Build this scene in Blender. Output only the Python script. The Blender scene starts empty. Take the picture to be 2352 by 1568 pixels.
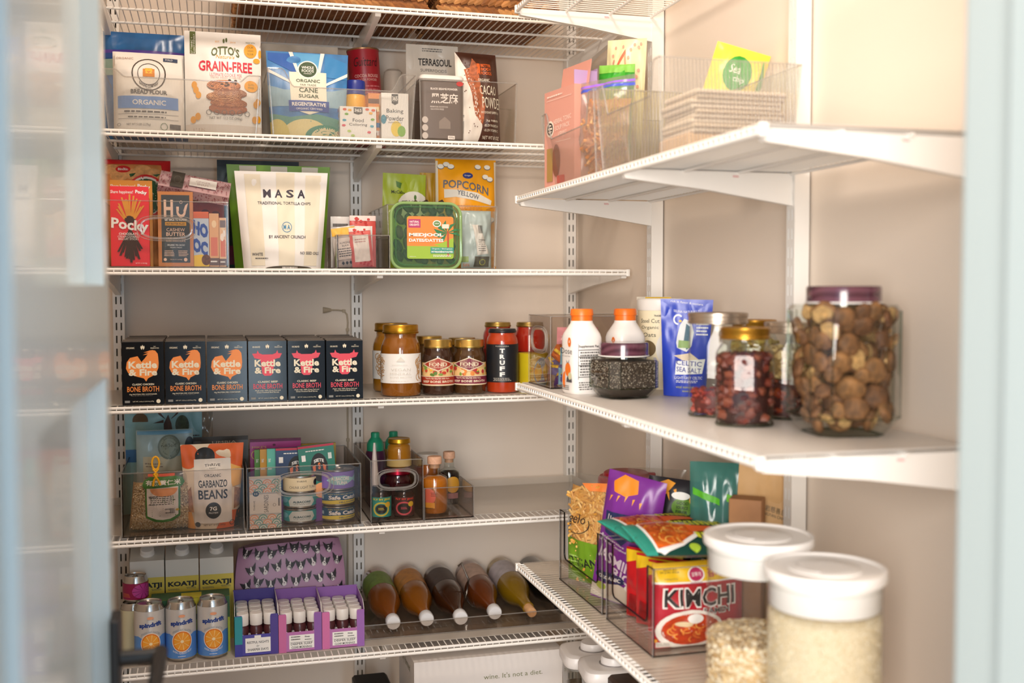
import bpy, bmesh, math, random
from mathutils import Vector, Matrix, noise
from mathutils.geometry import tessellate_polygon

# ------------------------------------------------------------------ camera
sc = bpy.context.scene
CAMZ = 1.45                                   # eye height above the floor
FPX, CX, CY = 2496.2, 1176.0, 784.0           # focal length and centre for the 2352 px frame
YAW, PITCH, ROLL = map(math.radians, (15.557, 2.819, -0.09))
_f = Vector((math.sin(YAW)*math.cos(PITCH), math.cos(YAW)*math.cos(PITCH), -math.sin(PITCH)))
_r0 = Vector((math.cos(YAW), -math.sin(YAW), 0)); _u0 = _r0.cross(_f)
_r = _r0*math.cos(ROLL) + _u0*math.sin(ROLL); _u = -_r0*math.sin(ROLL) + _u0*math.cos(ROLL)
cam_d = bpy.data.cameras.new('camera'); cam = bpy.data.objects.new('camera', cam_d)
sc.collection.objects.link(cam); sc.camera = cam
cam.matrix_world = Matrix(((_r.x, _u.x, -_f.x, 0), (_r.y, _u.y, -_f.y, 0), (_r.z, _u.z, -_f.z, CAMZ), (0, 0, 0, 1)))
cam_d.sensor_width = 36; cam_d.lens = 36*FPX/2352; cam_d.clip_start = .02
cam_d.dof.use_dof = True; cam_d.dof.focus_distance = 2.42; cam_d.dof.aperture_fstop = 2.6

# ------------------------------------------------------------------ light and exposure
sc.view_settings.view_transform = 'Standard'; sc.view_settings.look = 'None'
sc.view_settings.gamma = 1; sc.view_settings.use_curve_mapping = False
sc.view_settings.exposure = 0.46
wd = bpy.data.worlds.new('outer_room'); sc.world = wd; wd.use_nodes = True
wd.node_tree.nodes['Background'].inputs[0].default_value = (.62, .80, 1, 1)
wd.node_tree.nodes['Background'].inputs[1].default_value = .85
sc.cycles.transparent_max_bounces = 40; sc.cycles.max_bounces = 10
sc.cycles.caustics_reflective = False; sc.cycles.caustics_refractive = False

def lamp(name, kind, loc, energy, color, size=.1, target=None, sy=None):
    d = bpy.data.lights.new(name, kind); d.energy = energy; d.color = color
    if kind == 'AREA':
        d.size = size
        if sy: d.shape = 'RECTANGLE'; d.size_y = sy
        else: d.shape = 'DISK'
    else: d.shadow_soft_size = size
    o = bpy.data.objects.new(name, d); sc.collection.objects.link(o); o.location = loc
    if target: o.rotation_euler = (Vector(target)-Vector(loc)).to_track_quat('-Z', 'Y').to_euler()
    return o
LAMP_XY = ((.26, 1.42),)
CEIL = 2.95
lamp('ceiling_lamp_light', 'AREA', (LAMP_XY[0][0], LAMP_XY[0][1], CEIL-.03), 14, (1, .86, .73), .34)
# light of the room behind the photographer falling through the doorway: its lamps from the left, its window farther back
lamp('room_light', 'AREA', (-.80, -1.35, 1.75), 104, (1, .92, .84), 1.2, (.6, 2.2, 1.25), 1.7)
lamp('window_daylight', 'AREA', (.30, -2.9, 1.35), 16, (.72, .88, 1), .35, (.30, 2.4, 1.25), 1.5)

# ------------------------------------------------------------------ pixel helpers (rays of the photo's camera)
def ray(u, v): return _f + _r*((u-CX)/FPX) - _u*((v-CY)/FPX)
O3 = Vector((0, 0, CAMZ))
def atY(u, v, Y): d = ray(u, v); return O3 + d*(Y/d.y)
def atX(u, v, X): d = ray(u, v); return O3 + d*(X/d.x)
def atZ(u, v, Z): d = ray(u, v); return O3 + d*((Z-CAMZ)/d.z)
def pix(P):
    q = Vector(P)-O3; d = q.dot(_f); return CX+FPX*q.dot(_r)/d, CY-FPX*q.dot(_u)/d
def bk(u0, u1, vt, Y, z):
    'centre x, width and height of a thing whose front stands at depth Y on a shelf of height z'
    vb = pix((.3, Y, z))[1]; vm = (vt+vb)/2
    a, b = atY(u0, vm, Y), atY(u1, vm, Y)
    return (a.x+b.x)/2, b.x-a.x, atY((u0+u1)/2, vt, Y).z - z

# ------------------------------------------------------------------ materials
_mats = {}
def lin(h):
    h = h.lstrip('#'); c = [int(h[i:i+2], 16)/255 for i in (0, 2, 4)]
    return [x/12.92 if x <= .04045 else ((x+.055)/1.055)**2.4 for x in c] + [1]
def mat(h, rough=.45, metal=0, noise_=0, nscale=30, bump=0, spec=.5, coat=0):
    k = (h, rough, metal, noise_, nscale, bump, spec, coat)
    if k in _mats: return _mats[k]
    m = bpy.data.materials.new('surface_'+h.strip('#')); m.use_nodes = True
    nt = m.node_tree; p = nt.nodes['Principled BSDF']
    p.inputs['Base Color'].default_value = lin(h); p.inputs['Roughness'].default_value = rough
    p.inputs['Metallic'].default_value = metal; p.inputs['Specular IOR Level'].default_value = spec
    p.inputs['Coat Weight'].default_value = coat
    if noise_ or bump:
        tc = nt.nodes.new('ShaderNodeTexCoord'); n = nt.nodes.new('ShaderNodeTexNoise')
        n.inputs['Scale'].default_value = nscale; n.inputs['Detail'].default_value = 3
        nt.links.new(tc.outputs['Object'], n.inputs['Vector'])
        if noise_:
            r = nt.nodes.new('ShaderNodeValToRGB'); c = lin(h)
            r.color_ramp.elements[0].position = .3; r.color_ramp.elements[1].position = .7
            r.color_ramp.elements[0].color = [x*(1-noise_) for x in c[:3]]+[1]
            r.color_ramp.elements[1].color = [min(1, x*(1+noise_*.6)) for x in c[:3]]+[1]
            nt.links.new(n.outputs['Fac'], r.inputs[0]); nt.links.new(r.outputs[0], p.inputs['Base Color'])
        if bump:
            b = nt.nodes.new('ShaderNodeBump'); b.inputs['Strength'].default_value = bump; b.inputs['Distance'].default_value = .004
            nt.links.new(n.outputs['Fac'], b.inputs['Height']); nt.links.new(b.outputs[0], p.inputs['Normal'])
    _mats[k] = m; return m
def clear(tint='#F4F4F2', rough=.04, ior=1.4, gain=1.0, base=.02, ribs=0, diffuse=0, dcol='#FFFFFF', ribdir='BANDS'):
    'thin clear plastic or glass: see-through with fresnel gloss, a little body colour if diffuse'
    k = ('clear', tint, rough, ior, gain, base, ribs, diffuse, dcol)
    if k in _mats: return _mats[k]
    m = bpy.data.materials.new('clear_'+tint.strip('#')); m.use_nodes = True; nt = m.node_tree
    nt.nodes.clear(); N = nt.nodes.new; L = nt.links.new
    out = N('ShaderNodeOutputMaterial'); mix = N('ShaderNodeMixShader'); tr = N('ShaderNodeBsdfTransparent'); gl = N('ShaderNodeBsdfGlossy')
    tr.inputs[0].default_value = lin(tint); gl.inputs['Roughness'].default_value = rough
    fr = N('ShaderNodeLayerWeight'); fr.inputs['Blend'].default_value = .5
    pw = N('ShaderNodeMath'); pw.operation = 'POWER'; pw.inputs[1].default_value = 4.5; L(fr.outputs['Facing'], pw.inputs[0])
    ma = N('ShaderNodeMath'); ma.operation = 'MULTIPLY_ADD'; ma.inputs[1].default_value = .85*gain; ma.inputs[2].default_value = base+((ior-1)/(ior+1))**2*.7; ma.use_clamp = True
    L(pw.outputs[0], ma.inputs[0]); L(ma.outputs[0], mix.inputs[0])
    base_sh = tr.outputs[0]
    if diffuse:
        df = N('ShaderNodeBsdfDiffuse'); df.inputs[0].default_value = lin(dcol)
        tl = N('ShaderNodeBsdfTranslucent'); tl.inputs[0].default_value = lin(dcol)
        m3 = N('ShaderNodeMixShader'); m3.inputs[0].default_value = .35; L(df.outputs[0], m3.inputs[1]); L(tl.outputs[0], m3.inputs[2])
        m2 = N('ShaderNodeMixShader'); m2.inputs[0].default_value = diffuse
        L(tr.outputs[0], m2.inputs[1]); L(m3.outputs[0], m2.inputs[2]); base_sh = m2.outputs[0]
    L(base_sh, mix.inputs[1]); L(gl.outputs[0], mix.inputs[2]); L(mix.outputs[0], out.inputs[0])
    if ribs:
        tc = N('ShaderNodeTexCoord'); sp = N('ShaderNodeSeparateXYZ'); ad = N('ShaderNodeMath'); ad.operation = 'ADD'
        s1 = N('ShaderNodeMath'); s1.operation = 'MULTIPLY'; s1.inputs[1].default_value = ribs
        sn = N('ShaderNodeMath'); sn.operation = 'SINE'; b = N('ShaderNodeBump'); b.inputs['Strength'].default_value = .9; b.inputs['Distance'].default_value = .002
        L(tc.outputs['Object'], sp.inputs[0]); L(sp.outputs[0], ad.inputs[0]); L(sp.outputs[1], ad.inputs[1])
        L(ad.outputs[0], s1.inputs[0]); L(s1.outputs[0], sn.inputs[0]); L(sn.outputs[0], b.inputs['Height'])
        L(b.outputs[0], gl.inputs['Normal']); L(b.outputs[0], fr.inputs['Normal'])
    _mats[k] = m; return m
ACR = lambda: clear('#FDFCFB', .03, 1.42, 1.0, .004)
ACRE = lambda: clear('#EFEDEA', .12, 1.45, .6, .03, diffuse=.16)          # thick cut edges of the acrylic
SMK = lambda: clear('#F2EEEB', .03, 1.42, 1.0, .008)           # smoke tinted acrylic
SMKE = lambda: clear('#857D79', .10, 1.45, .8, .04)
RIB = lambda: clear('#FDFCFA', .10, 1.45, 1.0, .008, ribs=2*math.pi/.0062, diffuse=.06)
GLASS = lambda: clear('#F8FAF7', .02, 1.5, 1.0, .01)
GLASSE = lambda: clear('#C4CCC0', .05, 1.5, 1.0, .06)
FILM = lambda: clear('#F8F8F6', .2, 1.4, 1.0, .03, diffuse=.04)

# ------------------------------------------------------------------ mesh builder
_txt = {}
def text_tris(s, bold):
    k = (s, bold)
    if k not in _txt:
        c = bpy.data.curves.new('t', 'FONT'); c.body = s; c.resolution_u = 2; c.offset = bold; c.fill_mode = 'FRONT'
        o = bpy.data.objects.new('t', c); me = bpy.data.meshes.new_from_object(o)
        vs = [(v.co.x, v.co.y) for v in me.vertices]; fs = [tuple(p.vertices) for p in me.polygons]
        bpy.data.objects.remove(o); bpy.data.curves.remove(c); bpy.data.meshes.remove(me)
        if vs:
            x0 = min(v[0] for v in vs); x1 = max(v[0] for v in vs); y0 = min(v[1] for v in vs); y1 = max(v[1] for v in vs)
            vs = [((x-x0)/max(1e-6, x1-x0)-.5, (y-y0)/max(1e-6, y1-y0)-.5) for x, y in vs]
        _txt[k] = (vs, fs)
    return _txt[k]

class B:
    def __init__(s): s.v = []; s.f = []; s.m = []; s.s = []; s.mats = []; s.k = 0; s.step = .00007; s.off0 = .0003; s.sub = .5
    def mi(s, m):
        if m not in s.mats: s.mats.append(m)
        return s.mats.index(m)
    def add(s, vs, fs, m, smooth=False):
        n = len(s.v); i = s.mi(m); s.v += [tuple(v) for v in vs]
        for f in fs: s.f.append(tuple(n+j for j in f)); s.m.append(i); s.s.append(smooth)
        return s
    def box(s, x0, x1, y0, y1, z0, z1, m, M=None):
        vs = [Vector((x, y, z)) for x in (x0, x1) for y in (y0, y1) for z in (z0, z1)]
        if M: vs = [M @ v for v in vs]
        return s.add(vs, [(0, 1, 3, 2), (4, 6, 7, 5), (0, 4, 5, 1), (2, 3, 7, 6), (0, 2, 6, 4), (1, 5, 7, 3)], m)
    def rbox(s, x0, x1, y0, y1, z0, z1, m, r=.004, seg=3):
        'box with rounded vertical edges and softened top and bottom'
        r = min(r, (x1-x0)/2.01, (y1-y0)/2.01); c = min(r*.5, (z1-z0)*.3); loops = []
        for ins, z in ((c, z0), (0, z0+c), (0, z1-c), (c, z1)):
            L = []
            for cx, cy, a0 in ((x1-r, y1-r, 0), (x0+r, y1-r, 90), (x0+r, y0+r, 180), (x1-r, y0+r, 270)):
                for i in range(seg+1):
                    a = math.radians(a0+90*i/seg); L.append((cx+(r-ins)*math.cos(a), cy+(r-ins)*math.sin(a), z))
            loops.append(L)
        return s.loft(loops, m, cap=True, smooth=True)
    def loft(s, loops, m, cap=True, smooth=True, closed=True, ms=None):
        n = len(loops[0]); vs = [p for L in loops for p in L]; base = len(s.v)
        s.v += [tuple(p) for p in vs]
        for i in range(len(loops)-1):
            mm = s.mi(ms[i] if ms else m)
            for j in range(n if closed else n-1):
                k = (j+1) % n
                s.f.append((base+i*n+j, base+i*n+k, base+(i+1)*n+k, base+(i+1)*n+j)); s.m.append(mm); s.s.append(smooth)
        if cap:
            s.f.append(tuple(base+j for j in reversed(range(n)))); s.m.append(s.mi(ms[0] if ms else m)); s.s.append(False)
            e = base+(len(loops)-1)*n
            s.f.append(tuple(e+j for j in range(n))); s.m.append(s.mi(ms[-1] if ms else m)); s.s.append(False)
        return s
    def lathe(s, prof, m, seg=32, c=(0, 0), cap=True, ms=None):
        loops = [[(c[0]+r*math.cos(2*math.pi*i/seg), c[1]+r*math.sin(2*math.pi*i/seg), z) for i in range(seg)] for r, z in prof]
        return s.loft(loops, m, cap, True, True, ms)
    def tube(s, pts, r, m, seg=8, closed=False, cap=True):
        pts = [Vector(p) for p in pts]; n = len(pts); loops = []
        rr = r if isinstance(r, (list, tuple)) else [r]*n
        prev = None
        for i in range(n):
            a = pts[(i-1) % n] if closed or i > 0 else pts[i]; b = pts[(i+1) % n] if closed or i < n-1 else pts[i]
            t = (b-a).normalized(); x = prev or t.orthogonal()
            x = (x - t*x.dot(t)); x = x.normalized() if x.length > 1e-6 else t.orthogonal().normalized(); prev = x
            y = t.cross(x)
            loops.append([pts[i]+(x*math.cos(2*math.pi*k/seg)+y*math.sin(2*math.pi*k/seg))*rr[i] for k in range(seg)])
        if closed: loops.append(loops[0])
        return s.loft(loops, m, cap and not closed, True)
    def grid(s, fn, n, k, m, smooth=True, mfn=None):
        base = len(s.v)
        for j in range(k+1):
            for i in range(n+1): s.v.append(tuple(fn(i/n, j/k)))
        for j in range(k):
            for i in range(n):
                q = base+j*(n+1)+i
                s.f.append((q, q+1, q+n+2, q+n+1)); s.m.append(s.mi(mfn((i+.5)/n, (j+.5)/k) if mfn else m)); s.s.append(smooth)
        return s
    def extr(s, pts, fn0, fn1, m, me=None):
        'polygon (2D points) drawn at fn0 and fn1 with walls between'
        n = len(pts); base = len(s.v)
        s.v += [tuple(fn0(p)) for p in pts]+[tuple(fn1(p)) for p in pts]
        tris = tessellate_polygon([[Vector((p[0], p[1], 0)) for p in pts]])
        for t in tris:
            s.f += [tuple(base+i for i in t), tuple(base+n+i for i in reversed(t))]; s.m += [s.mi(m)]*2; s.s += [False]*2
        for i in range(n):
            j = (i+1) % n; s.f.append((base+i, base+j, base+n+j, base+n+i)); s.m.append(s.mi(me or m)); s.s.append(False)
        return s
    # ---- printing on a surface: S(a, b, off) with a, b in 0..1
    def tri2(s, vs, fs, S, m, L=None):
        s.k += 1; off = s.off0+min(s.k, 24)*s.step+max(0, s.k-24)*.000008; L = L or s.sub
        tris = []
        for f in fs:
            for i in range(1, len(f)-1): tris.append([vs[f[0]], vs[f[i]], vs[f[i+1]]])
        if L < 1:
            out = []; st = tris
            while st:
                t = st.pop(); d = [(t[i][0]-t[(i+1) % 3][0])**2+(t[i][1]-t[(i+1) % 3][1])**2 for i in range(3)]
                k = d.index(max(d))
                if d[k] <= L*L: out.append(t)
                else:
                    p, q, r = t[k], t[(k+1) % 3], t[(k+2) % 3]; c = ((p[0]+q[0])/2, (p[1]+q[1])/2)
                    st += [[p, c, r], [c, q, r]]
            tris = out
        V = {}; vv = []; ff = []
        for t in tris:
            g = []
            for p in t:
                key = (round(p[0], 5), round(p[1], 5))
                if key not in V: V[key] = len(vv); vv.append(S(p[0], p[1], off))
                g.append(V[key])
            if len(set(g)) == 3: ff.append(tuple(g))
        return s.add(vv, ff, m, True)
    def poly(s, S, pts, m):
        return s.tri2(pts, [tuple(t) for t in tessellate_polygon([[Vector((p[0], p[1], 0)) for p in pts]])], S, m)
    def rect(s, S, x0, y0, x1, y1, m): return s.tri2([(x0, y0), (x1, y0), (x1, y1), (x0, y1)], [(0, 1, 2, 3)], S, m)
    def ell(s, S, cx, cy, rx, ry, m, n=24, a0=0, a1=360):
        pts = [(cx, cy)]+[(cx+rx*math.cos(math.radians(a0+(a1-a0)*i/n)), cy+ry*math.sin(math.radians(a0+(a1-a0)*i/n))) for i in range(n+1)]
        return s.tri2(pts, [(0, i, i+1) for i in range(1, n+1)], S, m)
    def ring(s, S, cx, cy, rx, ry, t, m, n=28, a0=0, a1=360):
        pts = []; 
        for i in range(n+1):
            a = math.radians(a0+(a1-a0)*i/n); c, d = math.cos(a), math.sin(a)
            pts += [(cx+rx*c, cy+ry*d), (cx+rx*(1-t)*c, cy+ry*(1-t)*d)]
        return s.tri2(pts, [(2*i, 2*i+2, 2*i+3, 2*i+1) for i in range(n)], S, m)
    def text(s, S, t, cx, cy, w, h, m, bold=0, rot=0, slant=0, arc=0):
        vs, fs = text_tris(t, bold); c, d = math.cos(math.radians(rot)), math.sin(math.radians(rot)); o = []
        for x, y in vs:
            X, Y = x*w+slant*y*h, y*h - arc*(2*x)**2
            o.append((cx+X*c-Y*d, cy+X*d+Y*c))
        return s.tri2(o, fs, S, m, s.sub if s.sub < .2 else 1)
    def lines(s, S, x0, y0, x1, y1, n, m, seed=1, rot=False):
        'rows of small print too fine to read'
        R = random.Random(seed); vs = []; fs = []
        for i in range(n):
            y = y1+(y0-y1)*(i+.2)/n; hh = abs(y1-y0)/n*.45; x = x0+R.uniform(0, .06)*(x1-x0); e = x1-R.uniform(0, .15)*(x1-x0)
            while x < e:
                w = R.uniform(.05, .14)*(x1-x0); q = len(vs); xe = min(e, x+w)
                P = [(x, y-hh), (xe, y-hh), (xe, y), (x, y)]
                vs += P; fs.append((q, q+1, q+2, q+3)); x += w+.025*(x1-x0)
        return s.tri2(vs, fs, S, m, s.sub if s.sub < .2 else 1)
    def barcode(s, S, x0, y0, x1, y1, m, seed=3):
        R = random.Random(seed); x = x0; vs = []; fs = []
        while x < x1:
            w = R.choice((.012, .02, .035))*(x1-x0); q = len(vs); vs += [(x, y0), (x+w, y0), (x+w, y1), (x, y1)]; fs.append((q, q+1, q+2, q+3)); x += w+R.choice((.015, .03))*(x1-x0)
        return s.tri2(vs, fs, S, m, 1)
    def mesh(s, name):
        me = bpy.data.meshes.new(name); me.from_pydata(s.v, [], s.f)
        for m in s.mats: me.materials.append(m)
        me.polygons.foreach_set('material_index', s.m); me.polygons.foreach_set('use_smooth', s.s)
        me.update()
        try: me.set_sharp_from_angle(angle=math.radians(38))
        except Exception: pass
        return me
    def obj(s, name, parent=None, loc=(0, 0, 0), rot=0):
        o = bpy.data.objects.new(name, s.mesh(name)); sc.collection.objects.link(o); place(o, loc, rot)
        if parent: o.parent = parent
        return o
def place(o, loc, rot=0):
    o.location = loc; o.rotation_euler = rot if isinstance(rot, tuple) else (0, 0, rot)
def tag(o, label, cat, group=None, kind=None):
    o['label'] = label; o['category'] = cat
    if group: o['group'] = group
    if kind: o['kind'] = kind
    return o
def thing(name, label, cat, loc, rot=0, group=None):
    o = bpy.data.objects.new(name, None); o.empty_display_size = .02; sc.collection.objects.link(o); place(o, loc, rot)
    return tag(o, label, cat, group)
def one(b, name, label, cat, loc, rot=0, group=None): return tag(b.obj(name, None, loc, rot), label, cat, group)
def struct(b, name):
    o = b.obj(name); o['kind'] = 'structure'; return o
def dup(root, loc, label=None, rot=None, group=None):
    r = root.copy(); sc.collection.objects.link(r); r.location = loc
    if rot is not None: place(r, loc, rot)
    if label: r['label'] = label
    if group: r['group'] = group
    for ch in root.children:
        c = ch.copy(); sc.collection.objects.link(c); c.parent = r
        for g in ch.children:
            d = g.copy(); sc.collection.objects.link(d); d.parent = c
    return r
def facing(x, y): return -math.atan2(x, y)

# ------------------------------------------------------------------ surfaces to print on
def S_front(w, d, h, z0=0): return lambda a, b, off=0: Vector(((a-.5)*w, -d/2-off, z0+b*h))
def S_side(w, d, h, s=1): return lambda a, b, off=0: Vector((s*(w/2+off), s*(a-.5)*d, b*h))      # +x side (s=1) or -x
def S_top(w, d, h): return lambda a, b, off=0: Vector(((a-.5)*w, (b-.5)*d, h+off))
def S_cyl(r, z0, z1, span=180):
    def S(a, b, off=0):
        t = (a-.5)*math.radians(span); return Vector(((r+off)*math.sin(t), -(r+off)*math.cos(t), z0+b*(z1-z0)))
    return S
def pouch(w, h, t, front, back=None, style='stand', top=1.0, bot=1.0, seed=1, wr=.0025, n=26, k=30, side=None, curl=0, wavy=0):
    'a flexible bag: returns its builder and the front surface'
    b = B(); b.sub = .042; b.off0 = .0008
    def prof(q):
        if style == 'pillow': return max(0, math.sin(math.pi*min(1, max(0, q))))**.55
        if style == 'block': return 1-max(0, (q-.72)/.28)**1.3*.95
        e = max(0, min(1, (q-.12)/.8)); return (.80+.2*min(1, q/.2))*(1-e*e*(3-2*e))+.02
    def mk(sg):
        def S(a, q, off=0):
            a = min(1, max(0, a)); q = min(1, max(0, q))
            s_ = max(0, math.sin(math.pi*min(1, max(0, a))))
            th = t/2*(s_**(.28 if style == 'block' else .6))*prof(q)
            env = min(1, s_*3)*min(1, q*6)*min(1, (1-q)*9+.15)
            nz = noise.noise(Vector((a*3.1+seed*7.3, q*4.3, sg*2+seed)))*wr + noise.noise(Vector((a*9+seed*3.1, q*7+seed, sg*5)))*wr*.4
            x = (a-.5)*w*(bot+(top-bot)*q) + wavy*math.sin(q*9+seed)*(.5-abs(a-.5))
            y = -sg*(th+off) - sg*nz*env*1.5 + curl*q*q
            return Vector((x, y, h*q))
        return S
    F, K = mk(1), mk(-1)
    b.grid(F, n, k, front); b.grid(lambda a, q: K(1-a, q), n, k, back or front)
    # bottom closing strip
    b.add([F(i/n, 0) for i in range(n+1)]+[K(i/n, 0) for i in range(n+1)], [(i, n+1+i, n+2+i, i+1) for i in range(n)], back or front)
    return b, F
def crate(w, d, h, m, me, th=.003, lip=None, notch=None, hole=None, taper=0.0, name=None, ribs=False):
    'open clear bin; lip = lower front edge (height, margin); hole = oval handle (z, rx, rz); front faces -y'
    b = B(); X, Y = w/2, d/2
    def wx(x, z): return x*(1-taper*(1-z/h))
    def wall(poly, f0, f1): b.extr(poly, f0, f1, m, me)
    box4 = [(-X, 0), (X, 0), (X, h), (-X, h)]
    if lip:
        hl, mg = lip; pts = [(-X, 0), (X, 0), (X, h)]
        c = mg*.55
        pts += [(X-c, h)]+[(X-c-(mg-c)*t, h-(h-hl)*(t*t*(3-2*t))) for t in (.2, .4, .6, .8, 1)]
        pts += [(-X+mg-(mg-c)*(1-t)*0-(mg-c)*(1-q), hl+(h-hl)*(s_*s_*(3-2*s_))) for t, q, s_ in ((0, 1, 0), (0, .8, .2), (0, .6, .4), (0, .4, .6), (0, .2, .8), (0, 0, 1))]
        pts += [(-X, h)]
    elif notch:
        hl, mg = notch; r = .012
        arc = lambda cx, cz, a0, a1: [(cx+r*math.cos(math.radians(a0+(a1-a0)*i/4)), cz+r*math.sin(math.radians(a0+(a1-a0)*i/4))) for i in range(5)]
        pts = [(-X, 0), (X, 0), (X, h), (X-mg, h)]+arc(X-mg-r, hl+r, 0, -90)+arc(-X+mg+r, hl+r, 270, 180)+[(-X+mg, h)]+[(-X, h)]
    else: pts = box4
    f0 = lambda p: Vector((wx(p[0], p[1]), -Y*(1-taper*(1-p[1]/h)), p[1])); f1 = lambda p: f0(p)+Vector((0, th, 0))
    if hole:
        zc, rx, rz = hole; n = 40; O = []; I = []
        for i in range(n):
            a = 2*math.pi*(i+.5)/n; c, s_ = math.cos(a), math.sin(a)
            e = (abs(c)**3+abs(s_)**3)**(-1/3); I.append((rx*c*e, zc+rz*s_*e))
            k = min(X/abs(c), ((h-zc) if s_ > 0 else zc)/abs(s_)); O.append((c*k, zc+s_*k))
        for fn in (f0, f1):
            q = len(b.v); b.v += [tuple(fn(p)) for p in O+I]
            for i in range(n):
                j = (i+1) % n; b.f.append((q+i, q+j, q+n+j, q+n+i)); b.m.append(b.mi(m)); b.s.append(False)
        b.tube([f0(p)+Vector((0, -.001, 0)) for p in I], .0028, ACRE(), 6, True)
        b.tube([f0((p[0]*1.16, zc+(p[1]-zc)*1.22))+Vector((0, -.0005, 0)) for p in I], .0012, ACRE(), 5, True)
    else: wall(pts, f0, f1)
    if notch or lip:
        b.tube([f0(p)+Vector((0, th/2, 0)) for p in pts[2:]], .0016, me, 6)
    t2 = lambda p: 1-taper*(1-p[1]/h)
    wall(box4, lambda p: Vector((wx(p[0], p[1]), Y*t2(p), p[1])), lambda p: Vector((wx(p[0], p[1]), Y*t2(p)-th, p[1])))
    for sg in (-1, 1):
        sd = [(-Y+th, 0), (Y-th, 0), (Y-th, h), (-Y+th, h)]
        wall(sd, lambda p: Vector((sg*wx(X, p[1]), p[0]*t2(p), p[1])), lambda p: Vector((sg*(wx(X, p[1])-th), p[0]*t2(p), p[1])))
    k = 1-taper
    b.box(-X*k, X*k, -Y*k, Y*k, 0, th, m)
    e = .0014
    rim = [(-X, -Y, h), (X, -Y, h), (X, Y, h), (-X, Y, h)]
    b.tube([(-X*k, -Y*k, e), (X*k, -Y*k, e), (X*k, Y*k, e), (-X*k, Y*k, e)], e, me, 5, True)
    rl = ACRE()
    if not (lip or notch): b.tube(rim, e, rl, 5, True)
    else: b.tube([rim[1], rim[2], rim[3], rim[0]], e, rl, 5)
    for x, y in ((-X, -Y), (X, -Y), (X, Y), (-X, Y)): b.tube([(x*k, y*k, 0), (x, y, h)], e*.8, rl, 5)
    return b
# ------------------------------------------------------------------ the room
XW, YW, XL, YF = .99, 2.872, -.55, .80          # right, back, left walls and pantry face of the front wall
wallm = mat('#EBDDCE', .65, bump=.03, nscale=120); trimm = mat('#AFBBBB', .4); whitem = mat('#F4F1EC', .35)
b = B(); b.box(XL-.1, XW+.1, YW, YW+.1, 0, CEIL, wallm); struct(b, 'wall_back')
b = B(); b.box(XW, XW+.1, YF-.12, YW, 0, CEIL, wallm); struct(b, 'wall_right')
b = B(); b.box(XL-.1, XL, YF-.12, YW, 0, CEIL, wallm); struct(b, 'wall_left')
OX0, OX1, OH = -.135, .63, 2.06
b = B(); b.box(XL, OX0-.02, YF-.12, YF, 0, CEIL, wallm); b.box(OX1+.02, XW, YF-.12, YF, 0, CEIL, wallm); b.box(OX0-.02, OX1+.02, YF-.12, YF, OH+.02, CEIL, wallm); struct(b, 'wall_front')
b = B(); b.box(XL-.1, XW+.1, YF-.12, YW+.1, CEIL, CEIL+.08, mat('#F3EEE6', .7)); struct(b, 'ceiling')
b = B(); b.box(-2.2, 2.6, -2.6, YW+.1, -.06, 0, mat('#A98B6A', .45, noise_=.25, nscale=9)); struct(b, 'floor')
b = B()                                          # door jamb with stop
b.box(OX1, OX1+.02, YF-.13, YF+.004, 0, OH, trimm); b.box(OX0-.02, OX0, YF-.13, YF+.004, 0, OH, trimm); b.box(OX0, OX1, YF-.13, YF+.004, OH, OH+.02, trimm)
b.box(OX1-.011, OX1, YF-.13, YF-.062, 0, OH, trimm); b.box(OX0, OX0+.006, YF-.13, YF-.062, 0, OH, trimm); struct(b, 'trim_1')
b = B()
b.box(OX1+.006, OX1+.075, YF+.0, YF+.014, 0, OH+.07, trimm); b.box(OX0-.075, OX0-.02, YF, YF+.014, 0, OH+.07, trimm); b.box(OX0-.075, OX1+.075, YF, YF+.014, OH+.006, OH+.075, trimm); struct(b, 'trim_2')
for nm, q in (('baseboard_back', (XL, XW, YW-.012, YW)), ('baseboard_right', (XW-.012, XW, YF, YW-.012)), ('baseboard_left', (XL, XL+.012, YF, YW-.012))):
    b = B(); b.box(*q, 0, .09, trimm); struct(b, nm)
# open door, hinged at the left jamb, with recessed panels
DX, DY0, DY1, DT = -.124, .775, 1.478, .040
doorm = mat('#D2DBDC', .24, coat=.25)
zt = atX(246, 865, DX).z; zb = atX(236, 655, DX).z
b = B(); st, rec = .060, .021
b.box(DX-DT, DX-DT+.012, DY0, DY1, .01, 2.045, doorm)                        # back skin
for y0, y1 in ((DY0, DY0+.10), (DY1-st, DY1)): b.box(DX-DT+.012, DX, y0, y1, .01, 2.045, doorm)
for z0, z1 in ((.01, .22), (zt, zb), (1.94, 2.045)): b.box(DX-DT+.012, DX, DY0+.10, DY1-st, z0, z1, doorm)
b.box(DX-DT+.012, DX-rec, DY0+.10, DY1-st, .22, zt, doorm); b.box(DX-DT+.012, DX-rec, DY0+.10, DY1-st, zb, 1.94, doorm)
door = struct(b, 'door_1')
hp = atY(278, 1512, 1.42); blk = mat('#17191C', .45)
b = B(); b.rbox(-.011, 0, -.026, .026, -.055, .055, blk, .003)
h_ = b.obj('handle_plate', door, (DX+.011, 1.42, hp.z), 0)
b = B(); b.tube([(0, 0, 0), (.03, 0, 0), (.046, 0, 0)], .010, blk, 14); b.tube([(.046, .014, 0), (.046, -.03, 0), (.046, -.075, -.001), (.044, -.12, -.003)], [.0095, .0095, .009, .0075], blk, 12)
b.obj('lever', door, (DX+.011, 1.42, hp.z), 0)
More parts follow.
